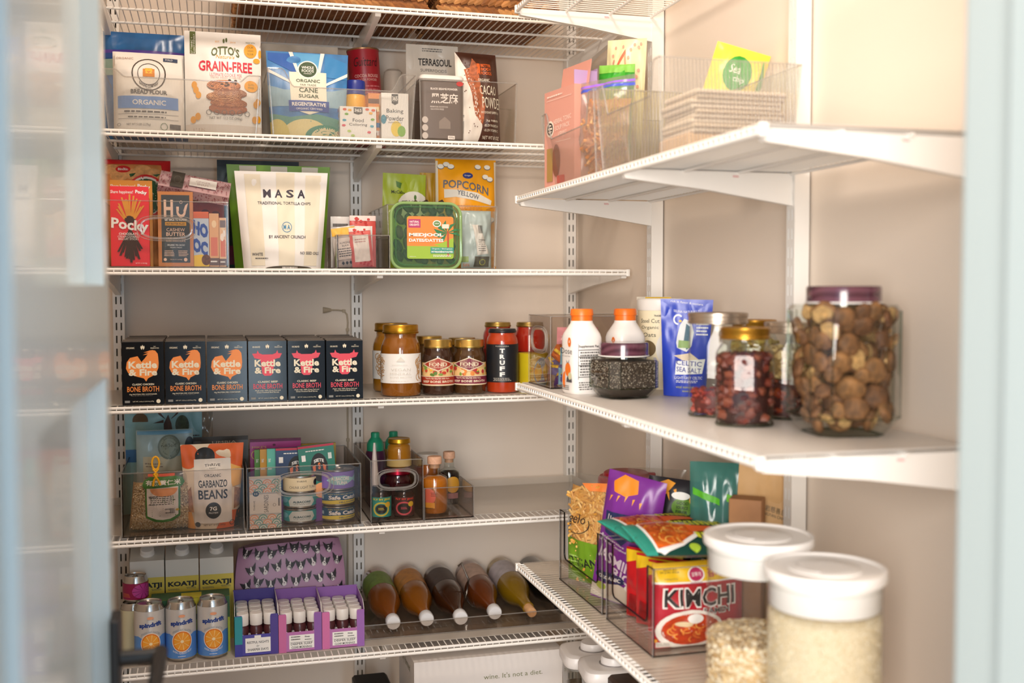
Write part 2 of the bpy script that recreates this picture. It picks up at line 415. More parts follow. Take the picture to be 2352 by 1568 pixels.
# recessed ceiling lamps
for i, (x, y) in enumerate(LAMP_XY):
    em = bpy.data.materials.new('lamp_glow'); em.use_nodes = True; em.node_tree.nodes['Principled BSDF'].inputs['Emission Color'].default_value = (1, .84, .66, 1); em.node_tree.nodes['Principled BSDF'].inputs['Emission Strength'].default_value = 4
    t = thing('ceiling_lamp', 'round flush ceiling lamp above the middle of the pantry', 'lamp', (x, y, CEIL))
    b = B(); b.lathe([(.145, -.012), (.16, -.012), (.16, 0), (.145, 0)], whitem, 32, cap=False); b.obj('trim_ring', t)
    b = B(); b.lathe([(.144, -.010), (.144, 0)], em, 32); b.obj('diffuser', t)

# ------------------------------------------------------------------ slotted wall standards
def standard(x, y, rot, z0, label):
    'vertical slotted rail; local -y is its face'
    b = B(); W, D, zb_, zt_ = .027, .028, .04, 2.42; m = whitem; T = .0022
    b.box(-W/2, -W/2+T, T, D, zb_, zt_, m); b.box(W/2-T, W/2, T, D, zb_, zt_, m)
    sw, cx = .0036, .0056
    for x0, x1 in ((-W/2, -cx-sw/2), (-cx+sw/2, cx-sw/2), (cx+sw/2, W/2)): b.box(x0, x1, 0, T, zb_, zt_, m)
    n0 = int((zb_-z0)/.032); z = z0+n0*.032
    while z < zt_+.03:
        a, e = max(zb_, z+.0092), min(zt_, z+.032-.0092)
        if e > a:
            for c in (-cx, cx): b.box(c-sw/2, c+sw/2, 0, T, a, e, m)
        z += .032
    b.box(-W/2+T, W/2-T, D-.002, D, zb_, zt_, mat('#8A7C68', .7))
    return one(b, 'shelf_standard', label, 'shelf rail', (x, y, 0), rot, 'slotted white shelf rails on the walls')
YS, XS = 2.8413, .9584
for x, z0, l in ((-.2155, 1.4527, 'white slotted rail on the back wall at the left end, beside the door'), (.371, 1.4539, 'white slotted rail in the middle of the back wall'), (.9605, 1.5814, 'white slotted rail on the back wall close to the corner')): standard(x, YS, 0, z0, l)
for y, z0, l in ((2.288, 1.113, 'white slotted rail on the right wall, farthest from the doorway'), (1.668, 1.9254, 'white slotted rail in the middle of the right wall'), (1.207, 1.80, 'white slotted rail on the right wall nearest the door jamb')): standard(XS, y, -math.pi/2, z0, l)

# ------------------------------------------------------------------ ventilated wire shelves
wirem = mat('#F6F3EE', .32)
ZS = {1: .6245, 2: .334, 3: .0435, 4: -.2505, 5: -.5375, 6: -.827, 7: -1.117}
ZQ = {1: .607, 2: .199, 3: -.2075, 4: -.607, 5: -1.01}
ZS = {k: v+CAMZ for k, v in ZS.items()}; ZQ = {k: v+CAMZ for k, v in ZQ.items()}
def bracket(b, x, D, m, mark=True):
    'pressed steel bracket, deep at the wall and thin at the front'
    pts = [(.004, -.010), (.010, -.021), (D*.5, -.037), (D, -.060), (D, -.006), (.004, -.006)]
    for s_ in (-.0065, .005): b.extr(pts, lambda p: Vector((x+s_, p[0], p[1])), lambda p: Vector((x+s_+.0015, p[0], p[1])), m)
    b.extr([(.004, -.010), (.010, -.021), (D*.5, -.037), (D, -.060), (D, -.0575), (D*.5, -.0345), (.013, -.018), (.007, -.009)], lambda p: Vector((x-.005, p[0], p[1])), lambda p: Vector((x+.005, p[0], p[1])), m)
def wire_shelf(name, label, L, D, loc, rot, brackets, liner=None, caps=True, lead=0, gr=None, up=0):
    t = thing('wire_shelf', label, 'shelf', loc, rot, gr)
    b = B(); b.tube([(0, .003, -.003), (L, .003, -.003)], .0031, wirem, 10); b.tube([(0, .0025, -.0117), (L, .0025, -.0117)], .0036, wirem, 10); b.obj('front_rail', t)
    b = B(); b.tube([(0, D-.003, -.0065), (L, D-.003, -.0065)], .003, wirem, 8); b.tube([(0, D*.36, -.0065), (L, D*.36, -.0065)], .003, wirem, 8); b.tube([(0, D*.68, -.0065), (L, D*.68, -.0065)], .003, wirem, 8); b.obj('support_rod', t)
    b = B(); x = .006; r = .0013
    while x < L:
        for s_ in range(1):
            b.tube([(x, D, -.0022), (x, .003, -.0022), (x, .0005, -.0045), (x, .0006, -.0115)], r, wirem, 5, cap=False)
        x += .0155
    b.obj('wire_deck', t)
    for x in brackets:
        b = B(); bracket(b, x, D, wirem); b.obj('bracket', t)
        if rot:
            b = B(); S = lambda a, q, off=0: Vector((x+.0066+off, D*(.64+.04*a), -.0155+.004*q)); b.lines(S, 0, 0, 1, 1, 2, mat('#D0505C', .5)); b.obj('red_stamp', t)
    if caps:
        for x, e in ((0, 0), (L, 1)):
            b = B(); b.rbox(x-.004, x+.005, -.0025, .009, -.0165, .0005, wirem, .002); b.obj('end_cap', t)
    if liner:
        b = B(); x0, x1, y0, y1, m = liner; b.box(x0, x1, y0, y1, .0001, .0012, m)
        if up: b.box(x0, x1, y1-.001, y1, .0012, up, m); b.box(x1-.001, x1, y0, y1, .0012, up, m)
        b.obj('shelf_liner', t)
    return t
X0, X1, YFR = -.40, .964, 2.43; LB, DB = X1-X0, YS-YFR
br = [-.2155-X0, .371-X0, .957-X0]
frost = clear('#F6F2EC', .3, 1.4, .9, .03, diffuse=.5, dcol='#F2EDE6'); frostq = clear('#F2EEE8', .4, 1.4, .6, .02, diffuse=.90, dcol='#F1EDE8'); frostc = clear('#F6F2EC', .3, 1.4, .9, .03, diffuse=.5, dcol='#F2EDE6')
frostw = clear('#F6F2EC', .3, 1.4, .8, .02, diffuse=.22, dcol='#F2EDE6')
lab = {1: 'topmost white wire shelf on the back wall, under the woven baskets', 2: 'white wire shelf on the back wall holding the flour and sugar bags', 3: 'white wire shelf on the back wall holding the snack bins and chip bags',
       4: 'white wire shelf on the back wall holding black broth cartons and jars', 5: 'white wire shelf on the back wall holding the smoky bins of beans and tins', 6: 'white wire shelf on the back wall holding drink cans and lying bottles', 7: 'low white wire shelf under the lying bottles, holding the white carton'}
for k in range(1, 8):
    ln = {4: (.003, LB-.002, .03, DB-.01, frostc), 5: (.003, LB-.002, .055, DB-.008, frost), 6: (.003, LB-.002, .04, DB-.008, frost)}.get(k)
    wire_shelf('wire_shelf', lab[k], LB if k != 7 else LB-.02, DB, (X0, YFR, ZS[k]), 0, br, ln, up=.02 if k == 5 else 0)
YQ = 2.283
labq = {1: 'topmost white wire shelf on the right wall, seen from below', 2: 'white shelf on the right wall holding the ribbed clear bins', 3: 'white shelf on the right wall holding the mushroom jar and mason jars', 4: 'white shelf on the right wall holding ramen packs and round canisters', 5: 'lowest white shelf on the right wall, under the pop-top containers'}
for k in range(1, 6):
    L = YQ-1.195 if k in (2, 3, 1) else YQ-1.10
    DQ = XS-.645
    ln = {2: (.003, L-.002, .012, DQ, frostq), 3: (.003, L-.002, .012, DQ, frostq), 4: (.003, L-.002, .014, DQ, frostw)}.get(k)
    wire_shelf('wire_shelf', labq[k], L, DQ, (.645, YQ, ZQ[k]), -math.pi/2, [.0, YQ-1.668, YQ-1.207], ln)

# small white cable clipped to the back wall
b = B(); cm = mat('#B7A78F', .6); p = [atY(u, v, YW-.004) for u, v in ((757, 712), (775, 712), (790, 714), (797, 722), (799, 740), (798, 757), (797, 800), (798, 900), (799, 1010), (798, 1180), (799, 1400))]
b.tube(p, .0022, cm, 6)
for i in (2, 5, 8, 9): b.rbox(p[i].x-.004, p[i].x+.004, YW-.008, YW, p[i].z-.004, p[i].z+.004, cm, .001)
b.tube([p[0]+Vector((.004, 0, 0)), p[0]-Vector((.008, 0, 0)), p[0]-Vector((.017, 0, 0))], [.004, .007, .0085], cm, 10)
one(b, 'cable', 'thin pale cable with a plug clipped to the back wall beside the middle rail', 'cable', (0, 0, 0))
# ================================================================== BACK WALL, shelf by shelf
W_, K_ = mat('#F5F3EF', .5), mat('#1B1B1D', .5)
ink = lambda h, r=.5: mat(h, r)
def at_shelf(b, name, label, cat, x, Y, z, d=0, rot=0, group=None): return one(b, name, label, cat, (x, Y+d/2, z), rot, group)
def bag_at(u0, u1, vt, Y, z, t, front, back=None, **kw):
    x, w, h = bk(u0, u1, vt, Y, z); b, S = pouch(w, h, t, front, back, **kw); return b, S, x, w, h

# ---- woven baskets on the topmost shelf
def basket(label, x, w, d, h, Y):
    b = B(); R = random.Random(int(w*1000)); cs = [mat(c, .7, noise_=.35, nscale=60) for c in ('#B07A45', '#9A6432', '#C08A52', '#8A5528')]
    b.rbox(-w/2+.01, w/2-.01, -d/2+.01, d/2-.01, .002, .012, cs[3], .02); rows = int(h/.021)
    def loop(i):
        per = 2*(w+d); s_ = (i % 1.0)*per
        if s_ < w: return Vector((-w/2+s_, -d/2, 0)), Vector((1, 0, 0))
        s_ -= w
        if s_ < d: return Vector((w/2, -d/2+s_, 0)), Vector((0, 1, 0))
        s_ -= d
        if s_ < w: return Vector((w/2-s_, d/2, 0)), Vector((-1, 0, 0))
        return Vector((-w/2, d/2-(s_-w), 0)), Vector((0, -1, 0))
    n = int(2*(w+d)/.016)
    sph = [(math.cos(2*math.pi*i/6)*math.sin(math.pi*(j+.5)/3), math.sin(2*math.pi*i/6)*math.sin(math.pi*(j+.5)/3), math.cos(math.pi*(j+.5)/3)) for j in range(3) for i in range(6)]
    sf = [(j*6+i, j*6+(i+1) % 6, (j+1)*6+(i+1) % 6, (j+1)*6+i) for j in range(2) for i in range(6)]+[tuple(range(6)), tuple(range(17, 11, -1))]
    for k in range(rows):
        for i in range(n):
            p, t = loop((i+.5*(k % 2))/n); nrm = Vector((t.y, -t.x, 0)); up = Vector((0, 0, 1)); sl = .55 if k % 2 else -.55
            ax = (t*math.cos(sl)+up*math.sin(sl)); ay = ax.cross(nrm); c = p+up*(.012+k*.021)+nrm*R.uniform(-.001, .001)
            b.add([c+ax*v[2]*.014+nrm*v[0]*.006+ay*v[1]*.0075 for v in sph], sf, R.choice(cs), True)
    for sg in (-1, 1): b.box(sg*(w/2-.004)-.002, sg*(w/2-.004)+.002, -d/2, d/2, .01, h, cs[3]); b.box(-w/2, w/2, sg*(d/2-.004)-.002, sg*(d/2-.004)+.002, .01, h, cs[3])
    t = thing('woven_basket', label, 'basket', (x, Y+d/2, ZS[1]+.0005))
    b.obj('woven_body', t)
    b = B(); b.tube([(-w/2, -d/2, h), (w/2, -d/2, h), (w/2, d/2, h), (-w/2, d/2, h)], .011, cs[0], 10, True); b.obj('rim', t)
    return t
basket('brown woven seagrass basket at the left of the topmost shelf', (bk(585, 985, 0, 2.46, ZS[1])[0])-.02, .42, .30, .2, 2.47)
basket('brown woven seagrass basket at the right of the topmost shelf, nearer the corner', .66, .28, .30, .2, 2.47)

# ---- shelf 2: baking things
z2 = ZS[2]+.0005; Yb = 2.45
def bin_at(label, u0, u1, vt, Y, z, d, m, me, **kw):
    x, w, h = bk(u0, u1, vt, Y, z); b = crate(w, d, h, m, me, **kw)
    one(b, 'storage_bin', label, 'storage bin', (x, Y+d/2, z)); return x, w, h
bin_at('ribbed clear bin around the flour bag and cookie mix pouch', 236, 600, 166, Yb, z2, .36, RIB(), ACRE(), lip=(.112, .045), taper=.06)
bin_at('ribbed clear bin around the blue sugar pouch and small baking boxes', 616, 956, 164, Yb, z2, .36, RIB(), ACRE(), lip=(.108, .055), taper=.06)
bin_at('smooth clear bin around the grey tin and the cacao pouch', 964, 1188, 186, Yb, z2, .34, ACR(), ACRE(), taper=.03)
zi = z2+.0040
# flour
x, w, h = bk(256, 424, 112, 2.475, zi); d = .10
b, S = pouch(w, h, d, mat('#EFEBE4', .55), style='block', seed=3, wr=.0035)
navy, blu, gry = ink('#4A4038'), ink('#6E9ADB'), ink('#5D5A58')
b.ring(S, .5, .70, .235, .21, .07, navy); b.ring(S, .5, .70, .155, .14, .06, navy); b.rect(S, .42, .66, .58, .76, ink('#D98A3C')); b.rect(S, .45, .70, .55, .77, ink('#F2C24B'))
b.text(S, 'BAKING COMPANY', .5, .545, .26, .035, navy, .02, 0, 0, -.045); b.text(S, 'BREAD FLOUR', .5, .475, .5, .055, gry, .03); b.text(S, 'UNBLEACHED', .42, .515, .22, .015, gry)
b.rect(S, .07, .27, .90, .42, blu); b.text(S, 'ORGANIC', .5, .345, .46, .062, W_, .02)
b.lines(S, .15, .21, .82, .25, 1, gry); b.lines(S, .2, .15, .8, .18, 1, gry)
for q in (.2, .14): b.rect(S, .07, q, .90, q+.004, gry)
b.text(S, 'NET WT 5 LBS (2.27kg)', .35, .07, .33, .035, gry); b.ring(S, .70, .055, .05, .045, .15, ink('#5E7A5A')); b.rect(S, .78, .03, .93, .09, gry); b.ring(S, .08, .07, .025, .02, .2, gry)
b.text(S, 'ORGANIC', .17, .905, .24, .03, ink('#B08C78')); b.rect(S, .7, .88, .9, .93, ink('#3A4A66')); b.text(S, 'FOLD', .78, .905, .1, .025, W_)
one(b, 'flour_bag', 'white paper bread flour bag with a blue organic band', 'bag', (x, 2.475+d/2, zi), .03)
# ziploc bag behind
x, w, h = bk(236, 430, 70, 2.66, zi)
b, S = pouch(w, h, .05, mat('#2B6AA8', .25, noise_=.4, nscale=14), style='pillow', seed=9, wr=.006)
b.rect(S, 0, .80, 1, .83, ink('#5B3FA8', .3)); b.rect(S, 0, .755, 1, .80, ink('#1E4FA0', .3)); b.rect(S, 0, .6, 1, .745, ink('#8CA79C', .3))
one(b, 'zip_bag', 'blue zip-top plastic bag standing behind the flour bag', 'bag', (x, 2.69, zi))
# cookie mix
x, w, h = bk(424, 602, 66, 2.475, zi)
b, S = pouch(w, h, .075, mat('#F6F3EE', .38), style='stand', seed=5, wr=.003)
ol, red, yel, bro = ink('#55621E'), ink('#D81F3C'), ink('#F2A81E'), ink('#B4714A')
b.rect(S, .07, .78, .145, .995, ol); b.text(S, 'ORGANIC +', .095, .86, .16*1.0, .022, W_, 0, 90); b.text(S, 'ALLERGY FRIENDLY', .125, .875, .19, .02, W_, 0, 90)
b.text(S, "OTTO'S", .53, .83, .37, .085, ol, .02, 0, 0, .03); b.text(S, 'Naturals', .53, .765, .24, .035, yel, 0, 0, .3)
b.ell(S, .51, .92, .012, .022, ol); b.ell(S, .545, .93, .012, .022, ol); b.text(S, 'EST.', .43, .91, .06, .015, yel); b.text(S, '2014', .63, .91, .07, .015, yel)
b.text(S, 'GRAIN-FREE', .53, .665, .70, .105, red, .02); b.text(S, 'ULTIMATE COOKIE MIX', .53, .58, .42, .035, ink('#E08A94')); b.text(S, 'ONE MIX. ENDLESS POSSIBILITIES.', .53, .55, .40, .018, ink('#C8A8A0'))
b.ell(S, .86, .835, .085, .068, yel); [b.text(S, s_, .86, .87-.033*i, .08, .02, ol) for i, s_ in enumerate(('OUR', 'CASSAVA', 'FLOUR'))]; b.text(S, 'MADE WITH', .86, .915, .12, .014, ol)
b.ell(S, .94, .74, .045, .025, yel); b.ell(S, .985, .81, .02, .04, yel); b.ell(S, .86, .48, .09, .058, yel); [b.text(S, s_, .86, .495-.03*i, .08, .018, ol) for i, s_ in enumerate(('GLUTEN', 'FREE'))]
for i, (cx, cy, rx, ry, c) in enumerate(((.55, .245, .25, .055, '#A9613A'), (.56, .30, .24, .05, '#B9764A'), (.50, .36, .23, .055, '#D9A071'), (.58, .40, .22, .05, '#B58468'), (.50, .475, .22, .058, '#D98F5E'))):
    b.ell(S, cx, cy-.008, rx, ry, ink('#8A4A2A')); b.ell(S, cx, cy, rx, ry*.9, mat(c, .5, noise_=.3, nscale=150))
R = random.Random(2)
for i in range(9): b.ell(S, .5+R.uniform(-.17, .17), .49+R.uniform(-.035, .035), .02, .011, ink('#3E2015'))
for (cx, cy) in ((.14, .42), (.17, .37), (.10, .13), (.16, .16), (.92, .3), (.95, .33), (.9, .15), (.95, .16), (.12, .47)): b.ell(S, cx, cy, .035, .035, yel)
b.text(S, 'NET WT 12.2 OZ (346g)', .52, .145, .42, .03, gry); [b.ring(S, .30+.1*i, .20, .035, .026, .2, gry) for i in range(6)]
b.rect(S, 0, 0, 1, .085, ink('#E3D9CF')); b.rect(S, .1, .02, .25, .05, ink('#C9B7A8'))
one(b, 'mix_pouch', 'white grain-free cookie mix pouch with a stack of cookies printed on it', 'pouch', (x, 2.475+.04, zi), .02)
# sugar pouch
x, w, h = bk(614, 806, 112, 2.472, zi)
b, S = pouch(w, h, .08, mat('#3E86C8', .35, noise_=.35, nscale=25), style='stand', seed=8, wr=.003, bot=.9)
cr, dg, nv = ink('#EFE9D6'), ink('#2E4A22'), ink('#2B4FA0')
b.poly(S, [(0, .35), (1, .35), (1, .6), (.8, .55), (.2, .55), (0, .6)], ink('#8FB2C4')); 
b.poly(S, [(0.02, .98), (.28, .98), (.36, .75), (0.02, .9)], ink('#2A62B8')); b.poly(S, [(.33, .99), (.66, .99), (.62, .74), (.4, .74)], ink('#5AA9DC')); b.poly(S, [(.72, .98), (.98, .9), (.98, .7), (.7, .72)], ink('#2E86C6'))
for p in ([(.27, 1), (.32, 1), (.42, .7), (.39, .7)], [(.66, 1), (.71, 1), (.64, .7), (.61, .7)], [(0, .8), (0, .76), (.3, .62), (.3, .65)], [(1, .78), (1, .74), (.7, .6), (.7, .63)]): b.poly(S, p, W_)
b.poly(S, [(.27, .77), (.73, .77), (.73, .32), (.5, .25), (.27, .32)], cr); b.ell(S, .5, .80, .125, .105, W_); b.ell(S, .5, .80, .11, .092, dg)
[b.text(S, s_, .5, .825-.04*i, .15, .034, W_, .02) for i, s_ in enumerate(('WHOLE', 'FOODS'))]; b.text(S, 'MARKET', .5, .752, .1, .014, W_)
b.text(S, 'ORGANIC', .5, .665, .30, .04, dg, .02); b.text(S, 'FAIR TRADE', .5, .615, .2, .022, dg); b.text(S, 'CANE', .5, .55, .24, .06, dg, .02); b.text(S, 'SUGAR', .5, .475, .26, .045, dg, .02)
b.poly(S, [(.24, .42), (.76, .42), (.76, .29), (.24, .29)], nv); b.text(S, 'REGENERATIVE', .5, .375, .44, .045, W_, .03); b.text(S, 'ORGANIC CERTIFIED', .5, .32, .34, .022, W_)
b.poly(S, [(0, 0), (1, 0), (1, .2), (.6, .26), (.25, .22), (0, .27)], ink('#5E9A8A')); b.ell(S, .45, 0, .32, .2, ink('#E6D79A'), 24, 0, 180); b.ell(S, .72, 0, .28, .14, ink('#3E8F78'), 24, 0, 180); b.ell(S, .74, 0, .22, .11, ink('#E9DDB0'), 24, 0, 180); b.ell(S, .08, 0, .16, .2, ink('#D9C86E'), 24, 0, 180)
one(b, 'sugar_pouch', 'blue cane sugar pouch with a round dark green emblem', 'pouch', (x, 2.472+.045, zi), .01)
x, w, h = bk(604, 780, 98, 2.60, zi); b, S = pouch(w, h, .05, mat('#BDB5A8', .4, noise_=.15), style='stand', seed=15, wr=.004); b.rect(S, .1, .9, .9, .93, ink('#A79C8C'))
one(b, 'paper_pouch', 'plain greyish pouch standing behind the blue sugar pouch', 'pouch', (x, 2.63, zi))
# food colouring and baking powder boxes
def leaf_box(u0, u1, vt, Y, d, l1, l2, label, big=False):
    x, w, h = bk(u0, u1, vt, Y, zi); b = B(); b.box(-w/2, w/2, -d/2, d/2, 0, h, mat('#F4F2EE', .4)); S = S_front(w, d, h)
    b.poly(S, [(.38, .98), (.62, .98), (.62, .78), (.5, .74), (.38, .78)], ink('#4A4A48')); b.text(S, '365', .5, .885, .2, .1, W_, .03); b.text(S, 'everyday value', .5, .82, .18, .02, W_)
    b.text(S, l1, .5, .56 if not big else .60, .3 if not big else .62, .11, K_); b.text(S, l2, .5, .41 if not big else .45, .5 if not big else .66, .11, K_)
    cols = ['#E8633A', '#F2B53C', '#7CB342', '#3FA7C4', '#E05A6A', '#B7D36B']
    if big: b.ell(S, .55, .22, .2, .17, ink('#F0D24A')); b.ell(S, .74, .17, .15, .12, ink('#7FB63C')); b.ell(S, .08, .42, .1, .1, ink('#3F8FA8')); b.text(S, 'aluminum-free', .5, .36, .5, .035, gry)
    else:
        for i, (cx, cy) in enumerate(((.13, .9), (.27, .88), (.18, .75), (.12, .55), (.1, .38), (.25, .2), (.75, .92), (.85, .8), (.9, .6), (.88, .38), (.8, .18), (.35, .06), (.92, .9))): b.ell(S, cx, cy, .055, .04, ink(cols[i % 6]), 10)
    for i, (a, q) in enumerate(((.2, .9), (.6, .7), (.4, .5), (.7, .3), (.3, .15))):
        for sg in (1, -1): b.ell(S_side(w, d, h, sg), a, q, .18, .06, ink(cols[i]), 10)
    one(b, 'baking_box', label, 'box', (x, Y+d/2, zi), 0)
leaf_box(781, 864, 245, 2.468, .03, 'Food', 'Coloring', 'small white food colouring box with colourful leaf shapes')
leaf_box(876, 938, 214, 2.468, .05, 'Baking', 'Powder', 'white baking powder box with yellow and green spoon shapes', True)
x, w, h = bk(846, 876, 214, 2.50, zi); b = B(); b.box(-w/2, w/2, -.03, .03, 0, h, mat('#D98A4A', .4)); S = S_front(w, .06, h)
for i, c in enumerate(('#E9E4DA', '#3C78B4', '#E07A30', '#E9D9B0', '#6A4A3A')): b.rect(S, 0, .1+.17*i, 1, .2+.17*i, ink(c))
one(b, 'striped_box', 'narrow box with orange and blue bands between the two small white boxes', 'box', (x, 2.53, zi))
# yellow jar with blue cap
x, w, h = bk(792, 846, 182, 2.53, zi); r = w/2; t = thing('powder_jar', 'yellow plastic jar with a dark blue cap behind the food colouring box', 'jar', (x, 2.53+r, zi))
b = B(); b.lathe([(r*.95, 0), (r, .005), (r, h*.55), (r*.97, h*.68), (r*.85, h*.76), (r*.78, h*.78)], mat('#F0B21E', .35), 28); S = S_cyl(r, 0, h*.7); b.rect(S, 0, .62, 1, .78, ink('#3F76B8')); b.text(S, 'Rumford', .5, .70, .5, .08, W_, .02); b.rect(S, 0, .2, 1, .45, ink('#3F76B8')); b.obj('body', t)
b = B(); b.lathe([(r*.86, h*.77), (r*.88, h*.78), (r*.88, h*.98), (r*.82, h)], mat('#25358F', .35), 28); b.obj('cap', t)
# cocoa tin, tilted
x, w, h = bk(808, 882, 108, 2.64, zi); r = w/2
b = B(); b.lathe([(r, 0), (r, .004), (r*.985, .006), (r*.985, h-.006), (r*1.02, h-.004), (r*1.02, h), (r*.95, h)], None, 32, ms=[mat('#9A3038', .3, .6)]*2+[mat('#A81628', .35)]*2+[mat('#8F6A4A', .3, .7)]*3)
S = S_cyl(r, 0, h); dk = ink('#2A0A10'); b.text(S, 'Guittard', .5, .86, .5, .09, dk, 0, 0, .35); b.text(S, 'COCOA ROUGE', .5, .72, .5, .032, ink('#E6B8B0'), .02); b.text(S, 'COCOA POWDER', .5, .68, .42, .024, ink('#E6B8B0')); b.lines(S, .22, .5, .8, .63, 4, ink('#C86A70'), 4); b.ring(S, .5, .40, .14, .05, .08, ink('#E6B8B0')); b.text(S, '100%', .5, .41, .2, .04, ink('#E6B8B0'), .02); b.text(S, 'CACAO', .5, .375, .18, .022, ink('#E6B8B0')); b.rect(S, .45, .15, .62, .2, W_)
one(b, 'cocoa_tin', 'dark red round cocoa tin leaning behind the yellow jar', 'tin', (x+.010, 2.64+r, zi), (0, -.07, 0))
x, w, h = bk(884, 930, 156, 2.72, zi); b = B(); b.lathe([(w/2*.9, 0), (w/2, .004), (w/2, h*.9), (w/2*.9, h*.97), (w/2*.6, h)], mat('#D8CBBB', .35), 24); one(b, 'white_tub', 'plain cream tub behind the baking powder box', 'tub', (x, 2.745, zi))
# grey sesame tin
x, w, h = bk(966, 1066, 172, 2.475, zi); t = thing('sesame_tin', 'grey sesame powder canister with a white plastic lid', 'canister', (x, 2.475+.045, zi))
b = B(); b.rbox(-w/2, w/2, -.045, .045, 0, h-.012, mat('#6D6460', .4), .012, 4); S = S_front(w, .09, h-.012); wt = ink('#E8E2DC')
b.text(S, 'BLACK SESAME POWDER', .54, .855, .62, .035, wt, .03); b.text(S, '黑芝麻', .55, .70, .62, .17, wt, .02); b.text(S, 'BENEFICIAL NUTRITION', .42, .56, .4, .025, wt); b.text(S, 'GLUTEN FREE', .38, .52, .3, .025, wt)
b.poly(S, [(.42, .2), (.42, .32), (.55, .40), (.68, .32), (.68, .2)], ink('#8B817A')); [b.ell(S, .1, .34-.13*i, .07, .055, ink('#C9C2BC'), 14) for i in range(3)]; b.ell(S, .9, .95, .08, .04, ink('#C23030')); b.rect(S, .62, .03, .78, .09, wt); b.text(S, '420g', .7, .06, .12, .035, gry)
b.obj('body', t)
b = B(); b.rbox(-w/2-.001, w/2+.001, -.046, .046, h-.013, h, mat('#EEEBE6', .35), .014, 5); b.obj('lid', t)
# terra pouch
x, w, h = bk(938, 1058, 98, 2.62, zi); b, S = pouch(w, h, .06, mat('#D4CEC4', .35), style='stand', seed=21, wr=.004)
b.text(S, 'TERRASOUL', .55, .835, .64, .07, K_, .02); b.text(S, 'SUPERFOODS', .52, .755, .5, .028, gry); b.poly(S, [(.42, .45), (.62, .66), (.82, .45)], K_); b.lines(S, .3, .93, .7, .97, 2, gry, 4)
one(b, 'seed_pouch', 'pale grey pouch with black lettering behind the grey canister', 'pouch', (x, 2.65, zi))
x, w, h = bk(1036, 1078, 122, 2.66, zi); b = B(); b.box(-w/2, w/2, -.02, .02, 0, h, mat('#C79A6A', .6, noise_=.15)); one(b, 'brown_carton', 'narrow tan carton peeking between the pale pouch and the cacao pouch', 'box', (x, 2.69, zi))
# cacao pouch
x, w, h = bk(1052, 1160, 112, 2.478, zi); b, S = pouch(w, h, .06, mat('#4A2A1E', .4), style='pillow', seed=31, wr=.006, wavy=.006, top=.92, curl=.02)
b.poly(S, [(0, 0), (.46, 0), (.5, .18), (.42, .4), (.34, .6), (.22, .8), (.0, 1)], ink('#EDE6DC')); b.poly(S, [(.34, .93), (.42, .86), (.5, .66), (.58, .4), (.5, .2), (.34, .3), (.3, .5), (.2, .68), (.16, .8), (.28, .82)], mat('#B5623A', .6, noise_=.45, nscale=120))
og = ink('#E0662A'); b.poly(S, [(.42, .87), (.49, .87), (.49, .74), (.455, .765), (.42, .74)], og); [b.text(S, s_, .64, .85-.045*i, .26, .035, og, .02) for i, s_ in enumerate(('BETTER', 'BODY', 'FOODS'))]
b.text(S, 'ORGANIC', .58, .685, .26, .03, cr); b.text(S, 'CACAO', .68, .575, .40, .10, cr); b.text(S, 'POWDER', .77, .44, .5, .12, cr); b.text(S, 'ANTIOXIDANT SUPERFOOD', .7, .335, .45, .025, cr)
[b.text(S, s_, .72, .245-.05*i, .38, .026, cr) for i, s_ in enumerate(('· 2g FIBER', '· 8% DV MAGNESIUM', '· 6% DV VITAMIN C'))]; b.text(S, 'NET WT 8 OZ', .74, .07, .4, .035, cr); b.barcode(S, .02, .1, .14, .3, gry)
R = random.Random(7)
for i in range(22): b.ell(S, R.uniform(.06, .4), R.uniform(.08, .9)*1.0, .012, .006, ink('#6A4030'), 6) if R.random() < .8 else None
one(b, 'cacao_pouch', 'brown and white cacao powder pouch with a splash of powder', 'pouch', (x, 2.478+.035, zi), (0, 0, .12))
# ---- shelf 3: snacks
z3 = ZS[3]+.0005; zi = z3+.004
bin_at('clear bin with an oval handle holding chocolate sticks and chocolate bars', 236, 525, 462, 2.452, z3, .34, ACR(), ACRE(), hole=(.085, .052, .022))
def carton(w, d, h, m): b = B(); b.off0 = .0004; b.box(-w/2, w/2, -d/2, d/2, 0, h, m); return b, S_front(w, d, h)
